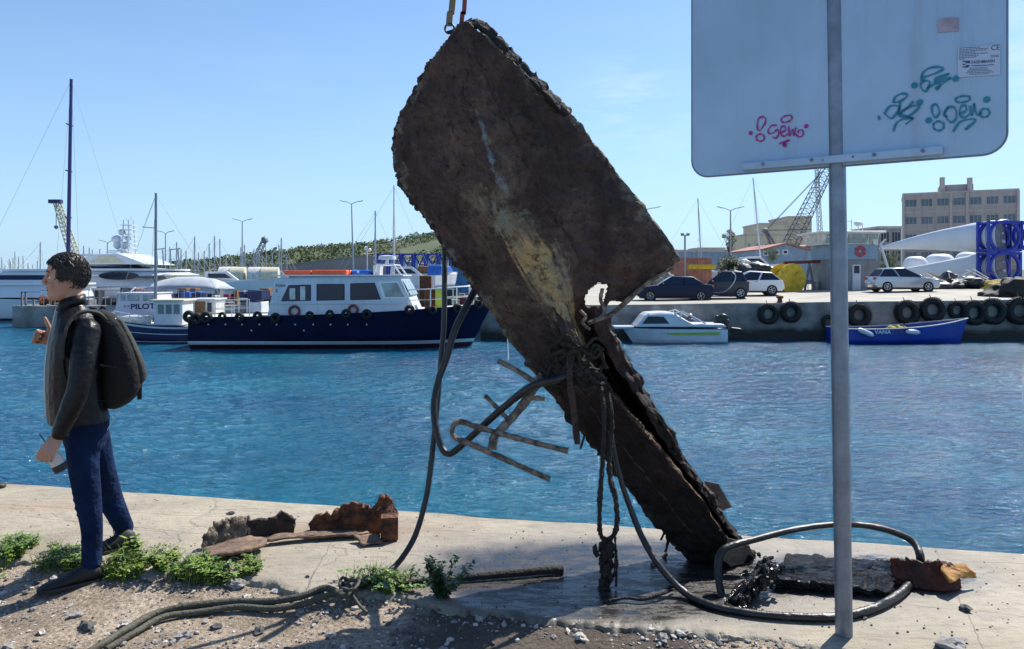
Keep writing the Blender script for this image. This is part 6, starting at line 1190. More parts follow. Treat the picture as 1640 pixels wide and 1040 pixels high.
# ------------------------------------------------------------------ LAMPS, POLES, CRANES
def lamp(px, ytop, Y, label, base=.2, arm=.95, lean=0):
    k = F / Y; X = (px - HX) / k; zt = CZ - (ytop - HY) / k; t = thing('street_lamp', label, 'street lamp', (X + lean, Y, base), 'twin armed street lamps'); h = zt - base
    mb = MB(); mb.tube([(0, 0, 0), (-lean, 0, h - .25)], [.12, .06], 8); mb.build('pole', M['mast_grey'], t, local=True, smooth=True)
    for s in (-1, 1):
        mb = MB(); mb.tube([(-lean, 0, h - .3), (-lean + s * arm * .55, 0, h - .08), (-lean + s * arm, 0, h)], .04, 6); mb.build('arm', M['mast_grey'], t, local=True)
        mb = MB(); mb.box((-lean + s * (arm + .25), 0, h + .04), (.6, .22, .07), ry=-s * .25); mb.build('lamp_head', M['mast_grey'], t, local=True, bevel=.02)
lamp(388, 352, 90, 'twin street lamp rising in front of the left part of the hill', arm=.7); lamp(563, 323, 85, 'tallest twin street lamp above the orange floats of the workboat', arm=.8, lean=.25); lamp(1170, 333, 70, 'twin street lamp behind the small tree right of the wreck', arm=.75); lamp(1030, 333, 70, 'twin street lamp mostly hidden behind the wreck edge', arm=1.1)
lamp(172, 386, 100, 'small twin lamp above the flybridge left of the radar mast', base=-1, arm=.6); lamp(265, 371, 95, 'small twin lamp just right of the fishing boat mast', base=-1, arm=.6)
def flood(px, ytop, Y, label):
    k = F / Y; t = thing('floodlight_pole', label, 'floodlight', ((px - HX) / k, Y, .2)); h = CZ - (ytop - HY) / k - .2
    mb = MB(); mb.tube([(0, 0, 0), (0, 0, h)], .09, 8); mb.build('pole', M['mast_grey'], t, local=True); mb = MB(); mb.bx(-.35, .35, -.1, .1, h - .05, h + .02); mb.build('crossbar', M['crane'], t, local=True)
    for s in (-1, 1): mb = MB(); mb.box((s * .25, -.1, h + .1), (.28, .15, .2), rx=.4); mb.build('floodlight', M['crane'], t, local=True)
flood(1097, 377, 66, 'single floodlight pole standing left of the orange container')
def lattice(t, a, b, w0, w1, n, r, m, nm):
    a, b = Vector(a), Vector(b); d = b - a; ax_ = d.normalized(); s = ax_.cross(Vector((0, 1, 0))).normalized(); u = Vector((0, 1, 0)); mb = MB(); nodes_ = []
    for i in range(n + 1):
        f = i / n; w_ = w0 + (w1 - w0) * f; c = a + d * f; nodes_.append([c + s * w_ / 2 * p + u * w_ / 2 * q for p, q in ((-1, -1), (1, -1), (1, 1), (-1, 1))])
    for k in range(4): mb.tube([q[k] for q in nodes_], r, 5)
    for i in range(n):
        for k in range(4): mb.tube([nodes_[i][k], nodes_[i + 1][(k + 1) % 4]], r * .6, 4, caps=False); mb.tube([nodes_[i][k], nodes_[i][(k + 1) % 4]], r * .6, 4, caps=False)
    return mb.build(nm, m, t)
t = thing('lattice_crane', 'big grey lattice boom crane rising behind the sign post', 'crane', P(1240, 436, 84)); Yc = 84
lattice(t, P(1264, 396, Yc), P(1330, 262, Yc), 1.4, 1.0, 16, .05, M['crane'], 'boom')
mb = MB(); mb.tube([P(1225, 370, Yc), P(1236, 396, Yc)], .14, 6); mb.tube([P(1228, 370, Yc), P(1244, 396, Yc)], .14, 6); mb.ball(P(1226, 370, Yc), .4, 1); mb.build('a_frame', M['crane'], t)
mb = MB(); mb.tube([P(1227, 370, Yc), P(1330, 262, Yc)], .035, 5); mb.tube([P(1227, 368, Yc), P(1296, 296, Yc), P(1330, 262, Yc)], .025, 5); mb.tube([P(1227, 369, Yc), P(1300, 368, Yc)], .05, 5); mb.build('pendant_cable', M['crane'], t)
mb = MB(); c = P(1250, 420, Yc); mb.bx(c.x - 2.6, c.x + 2.6, Yc - 1.5, Yc + 1.5, .4, 4.6); mb.build('cab_body', M['grey'], t, bevel=.1)
t = thing('crane_mast', 'slim lattice tower standing left of the sign post behind the shed', 'crane', P(1316, 436, 86)); lattice(t, P(1316, 430, 86), P(1307, 250, 86), .5, .3, 26, .03, M['crane'], 'tower')
t = thing('truck_crane', 'pale slanted crane jib with a hook behind the tall navy mast', 'crane', P(118, 430, 100)); lattice(t, P(121, 415, 100), P(91, 324, 100), 1.0, .6, 14, .07, M['crane_y'], 'jib'); mb = MB(); mb.box(P(89, 323, 100), (1.6, .7, .5)); mb.build('jib_head', M['navy2'], t); mb = MB(); mb.tube([P(90, 326, 100), P(90, 361, 100)], .05, 5); mb.ball(P(90, 364, 100), .3, 1); mb.build('hook_line', M['crane'], t)
mb = MB(); c = P(121, 420, 100); mb.bx(c.x - 2, c.x + 2, 98.5, 101.5, -1.7, c.z); mb.build('carrier', M['crane_y'], t)
t = thing('truck_crane', 'short dark crane tip poking up left of the workboat cabin', 'crane', P(410, 432, 120)); lattice(t, P(402, 432, 120), P(424, 384, 120), .9, .6, 9, .07, M['crane'], 'jib'); mb = MB(); mb.ball(P(424, 384, 120), .6, 1, .5); mb.build('jib_head', M['crane'], t); mb = MB(); mb.tube([P(424, 386, 120), P(427, 412, 120)], .05, 4); mb.build('hook_line', M['crane'], t)
# ------------------------------------------------------------------ YARD CLUTTER (right)
def ybox(name, label, cat, px0, px1, y0, y1, Y, d, m, bev=.05, group=None, base=None):
    k = F / Y; mb = MB(); z1 = CZ - (y0 - HY) / k; z0 = CZ - (y1 - HY) / k if base is None else base; mb.bx((px0 - HX) / k, (px1 - HX) / k, Y, Y + d, z0, z1)
    n_ = int((px1 - px0) / k / .35)
    for i in range(n_): x = (px0 - HX) / k + .2 + i * .35; mb.bx(x, x + .12, Y - .04, Y + .02, z0 + .1, z1 - .1)
    return top_thing(mb, name, m, label, cat, group, bevel=0)
ybox('container', 'long red orange container seen just right of the wreck tip', 'container', 1070, 1140, 413, 432, 66, 2.4, M['tile'], base=.3); ybox('barrier', 'yellow barrier board standing in front of the red orange container', 'barrier', 1104, 1146, 424, 431, 64, .5, M['yellow'])
ybox('container', 'tall bright blue corrugated container behind the workboat bow', 'container', 722, 762, 428, 478, 60, 2.4, M['container_blue'], base=.2)
mb = MB(); k = F / 52; c = Vector(((1259 - HX) / k, 51, .2)); zc = CZ - (449 - HY) / k
t = thing('cable_reel', 'big yellow drum reel standing behind the white hatchback', 'reel', (c.x, 51, .3)); r_ = 24 / k; r_z = r_ * 1.02
mb.lathe((0, -.1, r_z), (.25, -1, 0), [(0, r_), (.08, r_), (.09, r_ * .97)], 36)
for q in range(8): mb.tube([(0, -.2, r_z), (math.cos(q * .785) * r_ * .95, -.2 - .25 * math.cos(q * .785) * 0, r_z + math.sin(q * .785) * r_ * .95)], .04, 4)
mb.build('near_flange', M['yellow'], t, local=True); mb = MB(); mb.lathe((0, -.1, r_z), (-.25, 1, 0), [(0, r_ * .6), (1.1, r_ * .6)], 24); mb.build('drum', M['yellow'], t, local=True); mb = MB(); mb.lathe((-.27, 1.0, r_z), (-.25, 1, 0), [(0, r_), (.08, r_)], 36); mb.build('far_flange', M['yellow'], t, local=True)
def heap(name, label, cat, px0, px1, ytop, ybot, Y, m, n=26, seed=0, depth=1.6, kind=None, rem=.09):
    k = F / Y; rg = random.Random(seed); mb = MB(); zb = CZ - (ybot - HY) / k
    for i in range(n):
        f = rg.uniform(0, 1); h = (ybot - ytop) / k * math.sin(math.pi * (f * .86 + .07)) ** .6; r = rg.uniform(.22, .5) * (ybot - ytop) / k; mb.ball(((px0 + (px1 - px0) * f - HX) / k, Y + rg.uniform(0, depth), zb + max(0, rg.uniform(0, 1) * (h - r * .7))), r, 2, .6, (1.4, 1, .75), seed=i)
    o = top_thing(mb, name, m, label, cat, smooth=True, remesh=rem)
    if kind: o['kind'] = kind
    return o
mk('rubble', (.36, .34, .31), .9, col2=(.12, .12, .12), vs=5, bump=1, bs=12)
heap('tarp_heap', 'black tarpaulin covered heap right of the silver car', 'tarp', 1492, 1590, 434, 462, 51, M['tarp'], 30, 1); heap('rubble_heap', 'pale grey heap of nets and rubble left of the dark saloon', 'heap', 1008, 1082, 430, 456, 52, M['rubble'], 34, 2)
heap('tarp_heap', 'dark blue tarpaulin covered load behind the white hatchback', 'tarp', 1186, 1245, 418, 452, 56, M['tarp'], 30, 3); heap('cover_heap', 'white plastic cover crumpled beneath the tall leaning mast', 'tarp', 1186, 1222, 412, 425, 68, M['white_old'], 14, 4); heap('rope_heap', 'brown heap of old rope and straw at the right edge', 'heap', 1590, 1640, 446, 466, 50, M['net_yellow'], 20, 5)
heap('winch_wreck', 'dark tangled machinery heap at the far right quay edge', 'machinery', 1612, 1665, 443, 482, 40, M['rubber'], 26, 6)
rg = random.Random(12)
t = thing('steel_gangway', 'maroon beamed steel gangway with grey trestles right of the yellow reel', 'gangway', P(1300, 468, 54)); Yg = 54
mb = MB(); a, b = P(1262, 421, Yg), P(1345, 418, Yg); mb.tube([a, b], .16, 4); mb.tube([a + Vector((0, .8, 0)), b + Vector((0, .8, 0))], .16, 4); mb.build('beam', M['maroon'], t)
for px in (1275, 1296, 1318, 1338):
    mb = MB(); mb.tube([P(px - 8, 470, Yg), P(px, 422, Yg)], .09, 5); mb.tube([P(px + 9, 470, Yg), P(px, 422, Yg)], .09, 5); mb.tube([P(px - 5, 450, Yg), P(px + 5, 450, Yg)], .06, 5); mb.build('trestle', M['grey'], t)
mb = MB()
for i in range(12): px = 1270 + i * 6; mb.tube([P(px, 470, Yg - .3), P(px, 452, Yg - .3)], .03, 4)
mb.tube([P(1268, 453, Yg - .3), P(1340, 453, Yg - .3)], .04, 4); mb.build('fence_rail', M['grey'], t)
for i in range(18):
    px = rg.uniform(1500, 1590); mb = MB(); a = P(px, rg.uniform(440, 456), 50.2); mb.tube([a, a + Vector((rg.uniform(-1.6, 1.6), rg.uniform(-.3, .3), rg.uniform(.0, .7)))], .035, 5); o = mb.build('scrap_bar', M['white_old' if i % 3 else 'rust']); tag(o, 'loose metal bar sticking out of the black tarpaulin heap', 'scrap metal', 'bars on the tarpaulin heap')
# (left) racks of blue frames with white cylinders, laid-up motor boats, people
kr = F / 112
proto = thing('blade_rack', 'dark blue storage rack with a white cylinder inside, in the long far row', 'rack', ((612 - HX) / kr, 112, .3), 'row of blue racks below the hill'); h_ = CZ - (406 - HY) / kr - .3
mb = MB()
for x in (-.75, .75):
    for y in (0, 1.5): mb.bx(x - .1, x + .1, y - .1, y + .1, 0, h_)
mb.bx(-.85, .85, -.1, 1.6, h_ - .25, h_ - .02); mb.tube([(-.75, 0, h_ - .3), (0, 0, h_ * .62)], .1, 5); mb.tube([(.75, 0, h_ - .3), (0, 0, h_ * .62)], .1, 5); mb.build('rack_frame', M['frame_blue'], proto, local=True)
mb = MB(); mb.bx(.95, 1.6, .2, 1.2, 0, h_ * .92); mb.build('white_column', M['blade'], proto, local=True, bevel=.1)
for i in range(1, 7): copy_thing(proto, ((612 + i * 20 - HX) / kr, 112, .3), label='dark blue storage rack with a white cylinder inside, in the long far row')
def small_boat(px, py, Y, L_, m, label, rz=0, base=None, cab=True, cover=None):
    t = thing('laid_up_boat', label, 'boat', P(px, py, Y)); t.location.z = WZ if base is None else base; ORG[t] = t.location.copy()
    hull(t, L_, L_ * .33, .8, 1.1, M[m], rake=.8); 
    if cab: mb = MB(); mb.prism([(-L_ * .2, -L_ * .1, .8), (-L_ * .18, -L_ * .1, 1.7), (L_ * .1, -L_ * .1, 1.75), (L_ * .25, -L_ * .1, .95)], (0, L_ * .2, 0)); mb.build('cabin', M['white'], t, local=True, bevel=.05); side_poly(t, 'window', M['glass_dark'], [(-L_ * .15, 1.15), (-L_ * .14, 1.55), (L_ * .07, 1.55), (L_ * .16, 1.15)], L_ * .1 + .005, .01)
    if cover: mb = MB(); mb.prism([(-L_ * .3, -L_ * .13, .8), (-L_ * .22, -L_ * .11, 1.6), (L_ * .12, -L_ * .1, 1.5), (L_ * .3, -L_ * .06, 1.0)], (0, L_ * .24, 0)); mb.build('cover', M[cover], t, local=True, bevel=.15)
    t.rotation_euler.z = rz; return t
small_boat(655, 440, 52, 5.5, 'grey', 'grey hulled boat moored behind the workboat cabin front', cab=False); small_boat(648, 430, 66, 6.5, 'white', 'white laid up motorboat below the blue racks', base=.6, rz=.2); small_boat(690, 430, 70, 5, 'white', 'white laid up boat with a brown cover below the blue racks', base=.9, cab=False, cover='wood')
small_boat(708, 438, 56, 5, 'white', 'white boat with a bright blue cover beside the hanging hose', base=.8, cab=False, cover='blue_plastic', rz=1.2); small_boat(440, 440, 80, 6, 'white', 'white laid up boat left of the workboat cabin', base=.3, rz=.4); small_boat(352, 452, 66, 6.5, 'white', 'white laid up boat with rounded cabin above the awning boat end', base=.2, rz=.3)
small_boat(1205, 420, 70, 6, 'white', 'white laid up boat on the yard left of the blue shed', base=1.6, rz=.2)
mb = MB(); c = P(682, 455, 44); mb.bx(c.x - .35, c.x + .35, 43.7, 44.4, -.25, CZ - (442 - 440) / F * 44); top_thing(mb, 'rusty_column', M['rust'], 'rusty square column standing behind the workboat foredeck', 'column', bevel=.05)
for i, (px, w_) in enumerate(((365, 15), (380, 12), (415, 18), (432, 14))):
    c = P(px, 440, 72); mb = MB(); mb.lathe((c.x - w_ / F * 72, 72, 1.35), (1, .2, 0), [(0, .9), (.1, 1.05), (w_ / F * 140, 1.05), (w_ / F * 144, .9)], 20); top_thing(mb, 'storage_tank', M['cream' if i % 2 else 'white_old'], ['pale tank lying left under the small grey shed', 'short cream tank lying next to the left tank', 'pale tank lying left of the workboat cabin', 'cream tank closest to the workboat cabin'][i], 'tank', 'tanks lying on the shore', smooth=True)
# crates, nets and gear along the jetty
rg = random.Random(31); cols = ['rust', 'white_old', 'white_old', 'wood', 'crane', 'crane', 'crane', 'navy2', 'maroon', 'grey', 'tarp', 'tarp', 'tarp', 'blue_plastic', 'cream']
nms = ['gear_crate', 'gear_crate', 'gear_crate', 'gear_crate', 'gear_crate', 'gear_crate']
words = {'rust': 'rusty', 'blue_plastic': 'blue', 'white_old': 'off-white', 'wood': 'brown', 'crane': 'dark grey', 'navy2': 'navy', 'maroon': 'maroon', 'cream': 'cream', 'grey': 'grey', 'tarp': 'black covered'}
for i in range(120):
    px = 150 + i * 5.2 + rg.uniform(-4, 4); px = min(px, 786); Y = rg.uniform(45.9, 49); k = F / Y; c = rg.choice(cols); h = rg.uniform(.25, 1.1); w_ = rg.uniform(.1, .36); X = (px - HX) / k
    mb = MB(); mb.bx(X - w_, X + w_, Y - .4, Y + .4, -.25, -.25 + h)
    for q in range(3): z = -.25 + h * (q + .5) / 3; mb.bx(X - w_ - .02, X + w_ + .02, Y - .42, Y - .4, z, z + .06)
    top_thing(mb, 'gear_crate', M[c], words[c] + ' box or bundle in the row of harbour gear on the jetty', 'crate', 'harbour gear along the jetty', bevel=.06)
# jetty railing
t = thing('jetty_railing', 'grey tubular railing along the jetty behind the moored boats', 'railing', (P(200, 480, 45.6).x, 45.6, -.25)); X0 = t.location.x
mb = MB()
for i in range(40): x = (70 + i * 9 - HX) / F * 45.6 - X0; mb.tube([(x, 0, 0), (x, 0, .95)], .02, 5)
for z in (.5, .95): mb.tube([((90 - HX) / F * 45.6 - X0 - 1, 0, z), ((420 - HX) / F * 45.6 - X0, 0, z)], .022, 5)
mb.build('rail_bars', M['steel'], t, local=True)
# ------------------------------------------------------------------ TREES
def tree(px, ybot, ytop, Y, w_, label, name='tree', seed=0, dens=1.0, m='leaf', trunk_f=.35, base=None, lf=1.0):
    k = F / Y; X = (px - HX) / k; zb = base if base is not None else CZ - (ybot - HY) / k; H = CZ - (ytop - HY) / k - zb; rg = random.Random(seed); t = thing(name, label, 'tree' if name == 'tree' else 'bush', (X, Y, zb)); rad = w_ / k
    mb = MB(); mb.tube(catmull([(0, 0, -.1), (rad * .05, 0, H * .3), (-rad * .03, 0, H * .75)], 5), [H * .03, H * .022, H * .008], 8)
    cl = []
    for i in range(int(9 + 6 * dens)):
        a = rg.uniform(0, 6.283); zz = H * rg.uniform(trunk_f, .93); f = 1 - abs((zz / H - (trunk_f + 1) / 2) / (1 - trunk_f) * 1.5) ** 2 * .6; d = rad * rg.uniform(.15, .85) * f; p = Vector((math.cos(a) * d, math.sin(a) * d, zz)); cl.append(p); mb.tube(catmull([(0, 0, H * trunk_f * .7), Vector((p.x * .5, p.y * .5, (p.z + H * trunk_f * .7) / 2)), p], 4), [H * .012, H * .004], 5)
    mb.build('trunk', M['bark'], t, local=True, smooth=True); mb = MB()
    for p in cl: leafball(mb, p, rad * rg.uniform(.28, .5), int(150 * dens), rad * .05 * lf, .8, rg)
    mb.build('crown', M[m], t, local=True, recalc=False); return t
tree(1169, 436, 365, 85, 12.5, 'small dark tree standing before the cream houses right of the wreck', seed=3, trunk_f=.5, lf=1.3); tree(1166, 452, 412, 58, 27, 'round dark green bush behind the small two seat car', 'bush', seed=5, dens=2.2, trunk_f=.1, base=.3); tree(1238, 418, 400, 76, 13, 'green bush in front of the blue shed', 'bush', seed=6, trunk_f=.1, m='leaf2')
tree(1425, 440, 398, 72, 22, 'green trees behind the tip of the upper turbine blade', 'bush', seed=7, dens=1.6, trunk_f=.15, m='leaf2', base=.3)
for i, (px, yt) in enumerate(((1215, 392), (1195, 396), (1232, 396), (1110, 404), (1130, 402), (1146, 403))): tree(px, 436, yt, 108, 13, ['leafy tree below the left end of the cream house', 'leafy tree left of the cream house foot', 'leafy tree below the lower beige wing', 'low tree left of the small tree row', 'low middle tree before the slope house', 'low tree right before the small dark tree'][i], 'tree', seed=20 + i, trunk_f=.2, m='leaf2', base=.3)
# ------------------------------------------------------------------ PEOPLE
mk('skin', (.46, .25, .17), .5, var=.12, vs=14, spec=.35); mk('skin_dark', (.32, .13, .09), .5, var=.1, vs=10); mk('hair', (.018, .012, .010), .45, var=.3, vs=30); mk('leather', (.006, .006, .008), .38, var=.5, vs=7, bump=1.4, bs=8, spec=.28)
mk('denim', (.007, .024, .080), .9, col2=(.003, .010, .036), vs=5, bump=2.4, bs=9, spec=.15); mk('shoe_black', (.012, .012, .012), .6, var=.3, vs=12); mk('sole', (.03, .03, .03), .8, var=.2); mk('pack', (.005, .005, .006), .9, var=.3, vs=9, bump=.4, bs=40); mk('pack_olive', (.035, .038, .030), .8, col2=(.009, .010, .009), vs=6, bump=.4, bs=40)
mk('cup_white', (.55, .5, .45), .4, var=.1); mk('teeth', (.75, .72, .66), .3, var=0); mk('eye_white', (.7, .68, .65), .25, var=0)
Y0 = 4.02; TH = math.atan((HX - 125) / F); XP = (125 - HX) / F * Y0; ST_, CT_ = math.sin(TH), math.cos(TH)   # the man stands square to the line of sight, turned by TH
def toL(wv):
    dx, dy = wv.x - XP, wv.y - Y0; return Vector((XP + CT_ * dx + ST_ * dy, Y0 - ST_ * dx + CT_ * dy, wv.z))
def Q(x, y, dy=0):
    a = (x - HX) / F; Y = (dy - ST_ * XP + CT_ * Y0) / (CT_ - a * ST_); return toL(Vector((a * Y, Y, CZ - (y - HY) / F * Y)))
def settle(t):                                        # turn a finished thing from the man's frame into the world
    l = ORG[t]; dx, dy = l.x - XP, l.y - Y0; t.location = (XP + CT_ * dx - ST_ * dy, Y0 + ST_ * dx + CT_ * dy, l.z); t.rotation_euler.z = TH
PX = Y0 / F * CT_                                           # metres per photo pixel at the man
def oval(cx, cz, rx, ry, cy=0, n=22, p=2.2, fz=0):
    r = []
    for k in range(n):
        a = 2 * math.pi * k / n; c, s = math.cos(a), math.sin(a); r.append(Vector((cx + rx * math.copysign(abs(c) ** (2 / p), c), Y0 + cy + ry * math.copysign(abs(s) ** (2 / p), s), cz + fz * c)))
    return r
def rings_px(lst, p=2.2, cy=0):
    out = []
    for (y, xf, xb, ry, *o) in lst: a, b = Q(xf, y), Q(xb, y); out.append(oval((a.x + b.x) / 2, (a.z + b.z) / 2, (b.x - a.x) / 2, ry, (o[0] if o else 0) + cy, p=p, fz=(o[1] if len(o) > 1 else 0)))
    return out
def limb(mb, pts, n=14):
    ps = [Vector(p[:3]) for p in pts]; m = catmull(ps, 5); rs = catmull([Vector((p[3], 0, 0)) for p in pts], 5); mb.tube(m, [max(r.x, .004) for r in rs], n)
    mb.ball(ps[0], pts[0][3] * .98, 2); mb.ball(ps[-1], pts[-1][3] * .98, 2)
def hand(mb, W, f, n, s, curls, thumb, sc=1.0, spread=.0):
    f = f.normalized(); n = (n - f * n.dot(f)).normalized(); sd = f.cross(n).normalized(); sd = sd if sd.dot(s) > 0 else -sd
    prof = [(0, .026, .019), (.025, .034, .017), (.055, .041, .015), (.085, .042, .013), (.095, .038, .010)]
    mb.loft([[W + f * d * sc + sd * math.cos(k / 14 * 6.283) * a * sc + n * math.sin(k / 14 * 6.283) * b * sc for k in range(14)] for d, a, b in prof])
    tips = []
    for i, (off, ln, r) in enumerate(((.031, .072, .0084), (.0105, .080, .0087), (-.0105, .075, .0084), (-.030, .060, .0072))):
        p = W + (f * .088 + sd * off) * sc; d = (f + sd * spread * (1.5 - i)).normalized(); pts = [p - f * .015 * sc]; c = curls[i]; acc_ = 0; pts.append(p)
        for k, fr in enumerate((.45, .31, .24)):
            acc_ += c[k] if isinstance(c, (tuple, list)) else c; dd = d * math.cos(R(acc_)) + n * math.sin(R(acc_)); p = p + dd * ln * fr * sc; pts.append(p)
        mb.tube(pts, [r * sc * q for q in (1.05, 1.08, 1.05, .95, .78)], 9); mb.ball(pts[-1], r * .8 * sc, 1); [mb.ball(q, r * 1.03 * sc, 1) for q in pts[1:-1]]
    p0 = W + (f * .022 + sd * .026 + n * .004) * sc; t1, t2 = thumb; a = p0 + t1.normalized() * .042 * sc; b = a + t2.normalized() * .034 * sc; c = b + (t2 * 1.0).normalized() * .026 * sc
    mb.tube([p0, a, b, c], [.0165 * sc, .0125 * sc, .011 * sc, .0088 * sc], 10); mb.ball(c, .009 * sc, 1); mb.ball(a, .0126 * sc, 1)
def shoe(name, t, heel, toe_dir, L_=.305, z0=0, m='shoe_black'):
    d = Vector(toe_dir).normalized(); s = Vector((-d.y, d.x, 0)); prof = [(0, .026, .055), (.04, .034, .09), (.12, .038, .112), (.26, .039, .112), (.36, .040, .098), (.5, .045, .078), (.66, .050, .060), (.8, .048, .050), (.92, .038, .040), (.985, .022, .027), (1, .008, .018)]
    mb = MB(); rs = []
    for f_, w_, h in prof:
        c = Vector(heel) + d * L_ * f_; c.z = z0; r = []
        for k in range(18):
            a = 2 * math.pi * k / 18; r.append(c + s * math.cos(a) * w_ * (1 - .25 * max(0, math.sin(a))) + Vector((0, 0, .012 + (h - .012) * (.5 + .5 * math.sin(a)))))
        rs.append(r)
    mb.loft(rs); sh = mb.build(name, M[m], t, smooth=True, sub=1)
    mb = MB(); up = []
    for z in (0.002, .022):
        ring = []
        for f_, w_, h in prof: ring.append(Vector(heel) + d * L_ * f_ + s * (w_ + .002) + Vector((0, 0, z0 - Vector(heel).z + z)))
        for f_, w_, h in reversed(prof): ring.append(Vector(heel) + d * L_ * f_ - s * (w_ + .002) + Vector((0, 0, z0 - Vector(heel).z + z)))
        up.append(ring)
    mb.loft(up); mb.build('sole', M['sole'], sh, bevel=.003)
    mb = MB()
    for k in range(4): c = Vector(heel) + d * L_ * (.42 + .06 * k); c.z = z0 + .092 - .011 * k; mb.tube([c - s * .022, c + Vector((0, 0, .004)), c + s * .022], .003, 5)
    mb.build('laces', M['sole'], sh)
def head_parts(mb):
    mb.loft(rings_px([(506, 99, 142, .070), (494, 98, 139, .064), (484, 97, 136, .060), (474, 100, 134, .058), (466, 100, 130, .055)]))
    hd = [(481.5, 84, 104, .020), (479, 79, 112, .036), (475, 77, 120, .050), (469, 76.5, 129, .058), (462, 75.5, 134, .064), (455, 75.5, 138, .069), (447, 75.5, 140, .072), (440, 74, 141, .0745), (433, 74.5, 141, .0755), (426, 76.5, 140, .075), (419, 80, 137, .070), (413, 87, 132, .058), (409, 97, 124, .036), (407.5, 106, 116, .014)]
    rs = []
    for (y, xf, xb, ry) in hd:
        a, b = Q(xf, y), Q(xb, y); cx, rx = (a.x + b.x) / 2, (b.x - a.x) / 2; r = []
        for k in range(28):
            an = 2 * math.pi * k / 28; c, s = math.cos(an), math.sin(an); yy = math.copysign(abs(s) ** .86, s) * ry
            if c < 0 and y > 430: yy *= 1 - .22 * abs(c) ** 1.5
            r.append(Vector((cx + rx * c, Y0 + yy, (a.z + b.z) / 2)))
        rs.append(r)
    mb.loft(rs)
    mb.tube([Q(76.5, 439), Q(73, 446), Q(69.8, 452)], [.009, .0105, .0115], 8); mb.ball(Q(70.2, 453.4), .0112, 2); [mb.ball(Q(73, 455.2, s * .011), .0085, 2) for s in (-1, 1)]
    [mb.ball(Q(76.5, 437.2, s * .024), .0125, 2, 0, (.8, 1.7, .6)) for s in (-1, 1)]
    mb.ball(Q(74.3, 461.5), .0085, 2, 0, (.9, 2.3, .55)); mb.ball(Q(76.8, 470.5), .0085, 2, 0, (.95, 2.2, .6)); mb.ball(Q(80.5, 477.5), .0165, 2, 0, (.95, 1.2, .8))
    [mb.ball(Q(84, 457, s * .038), .021, 2, 0, (1, .8, .9)) for s in (-1, 1)]; [mb.ball(Q(98, 470, s * .045), .025, 2, 0, (1.5, .5, .8)) for s in (-1, 1)]
    for s in (-1, 1):
        e = Q(110, 454, s * .073); mb.torus(e, (.35, s, 0), .0175, .0052, 16, 6, 1.0); mb.ball(e + Vector((.001, -s * .003, -.003)), .014, 2, 0, (.85, .4, 1.1)); mb.ball(e + Vector((-.004, 0, -.022)), .008, 1)
def hair_mesh(t):
    rg = random.Random(9); mb = MB(); pts = []
    c = Q(108, 438); 
    for i in range(2600):
        th = rg.uniform(0, 6.283); ph = rg.uniform(-.75, 1.57); d = Vector((math.cos(th) * math.cos(ph), math.sin(th) * math.cos(ph), math.sin(ph)))
        p = c + Vector((d.x * .102, d.y * .080, d.z * .106 if d.z > 0 else d.z * .10)); x_px = 125 + (p.x - XP) / PX; y_px = HY - (p.z - CZ) / (Y0 / F)
        # hairline: forehead, temple, above and behind the ear, nape
        if y_px > 470: continue
        lim = 79 if y_px < 421 else (79 + (y_px - 421) * 1.15 if y_px < 433 else (92 if y_px < 449 else (117 if y_px < 462 else 121)))
        if abs(d.y) < .45 and y_px > 421 and x_px < 100: continue
        if x_px < lim: continue
        if 101 < x_px < 118 and 446 < y_px < 464: continue
        pts.append((p, d))
    for p, d in pts[:1300]: mb.ball(p - d * .006, rg.uniform(.012, .017), 1, .3)
    cap = mb.build('hair', M['hair'], t, remesh=.0045, sm=2); mb = MB()
    for p, d in pts:
        fl_ = Vector((rg.gauss(.25, .5), rg.gauss(0, .5), rg.gauss(-.25, .4))); fl_ -= d * fl_.dot(d); fl_ = fl_.normalized(); ln = rg.uniform(.012, .03) * (1.3 if p.x > c.x else 1)
        a = p + d * .002; mb.tube([a, a + d * .006 + fl_ * ln * .5, a + d * .004 + fl_ * ln + Vector((0, 0, -.003))], [.0036, .003, .0008], 4, caps=False)
    mb.build('hair_tufts', M['hair'], cap)
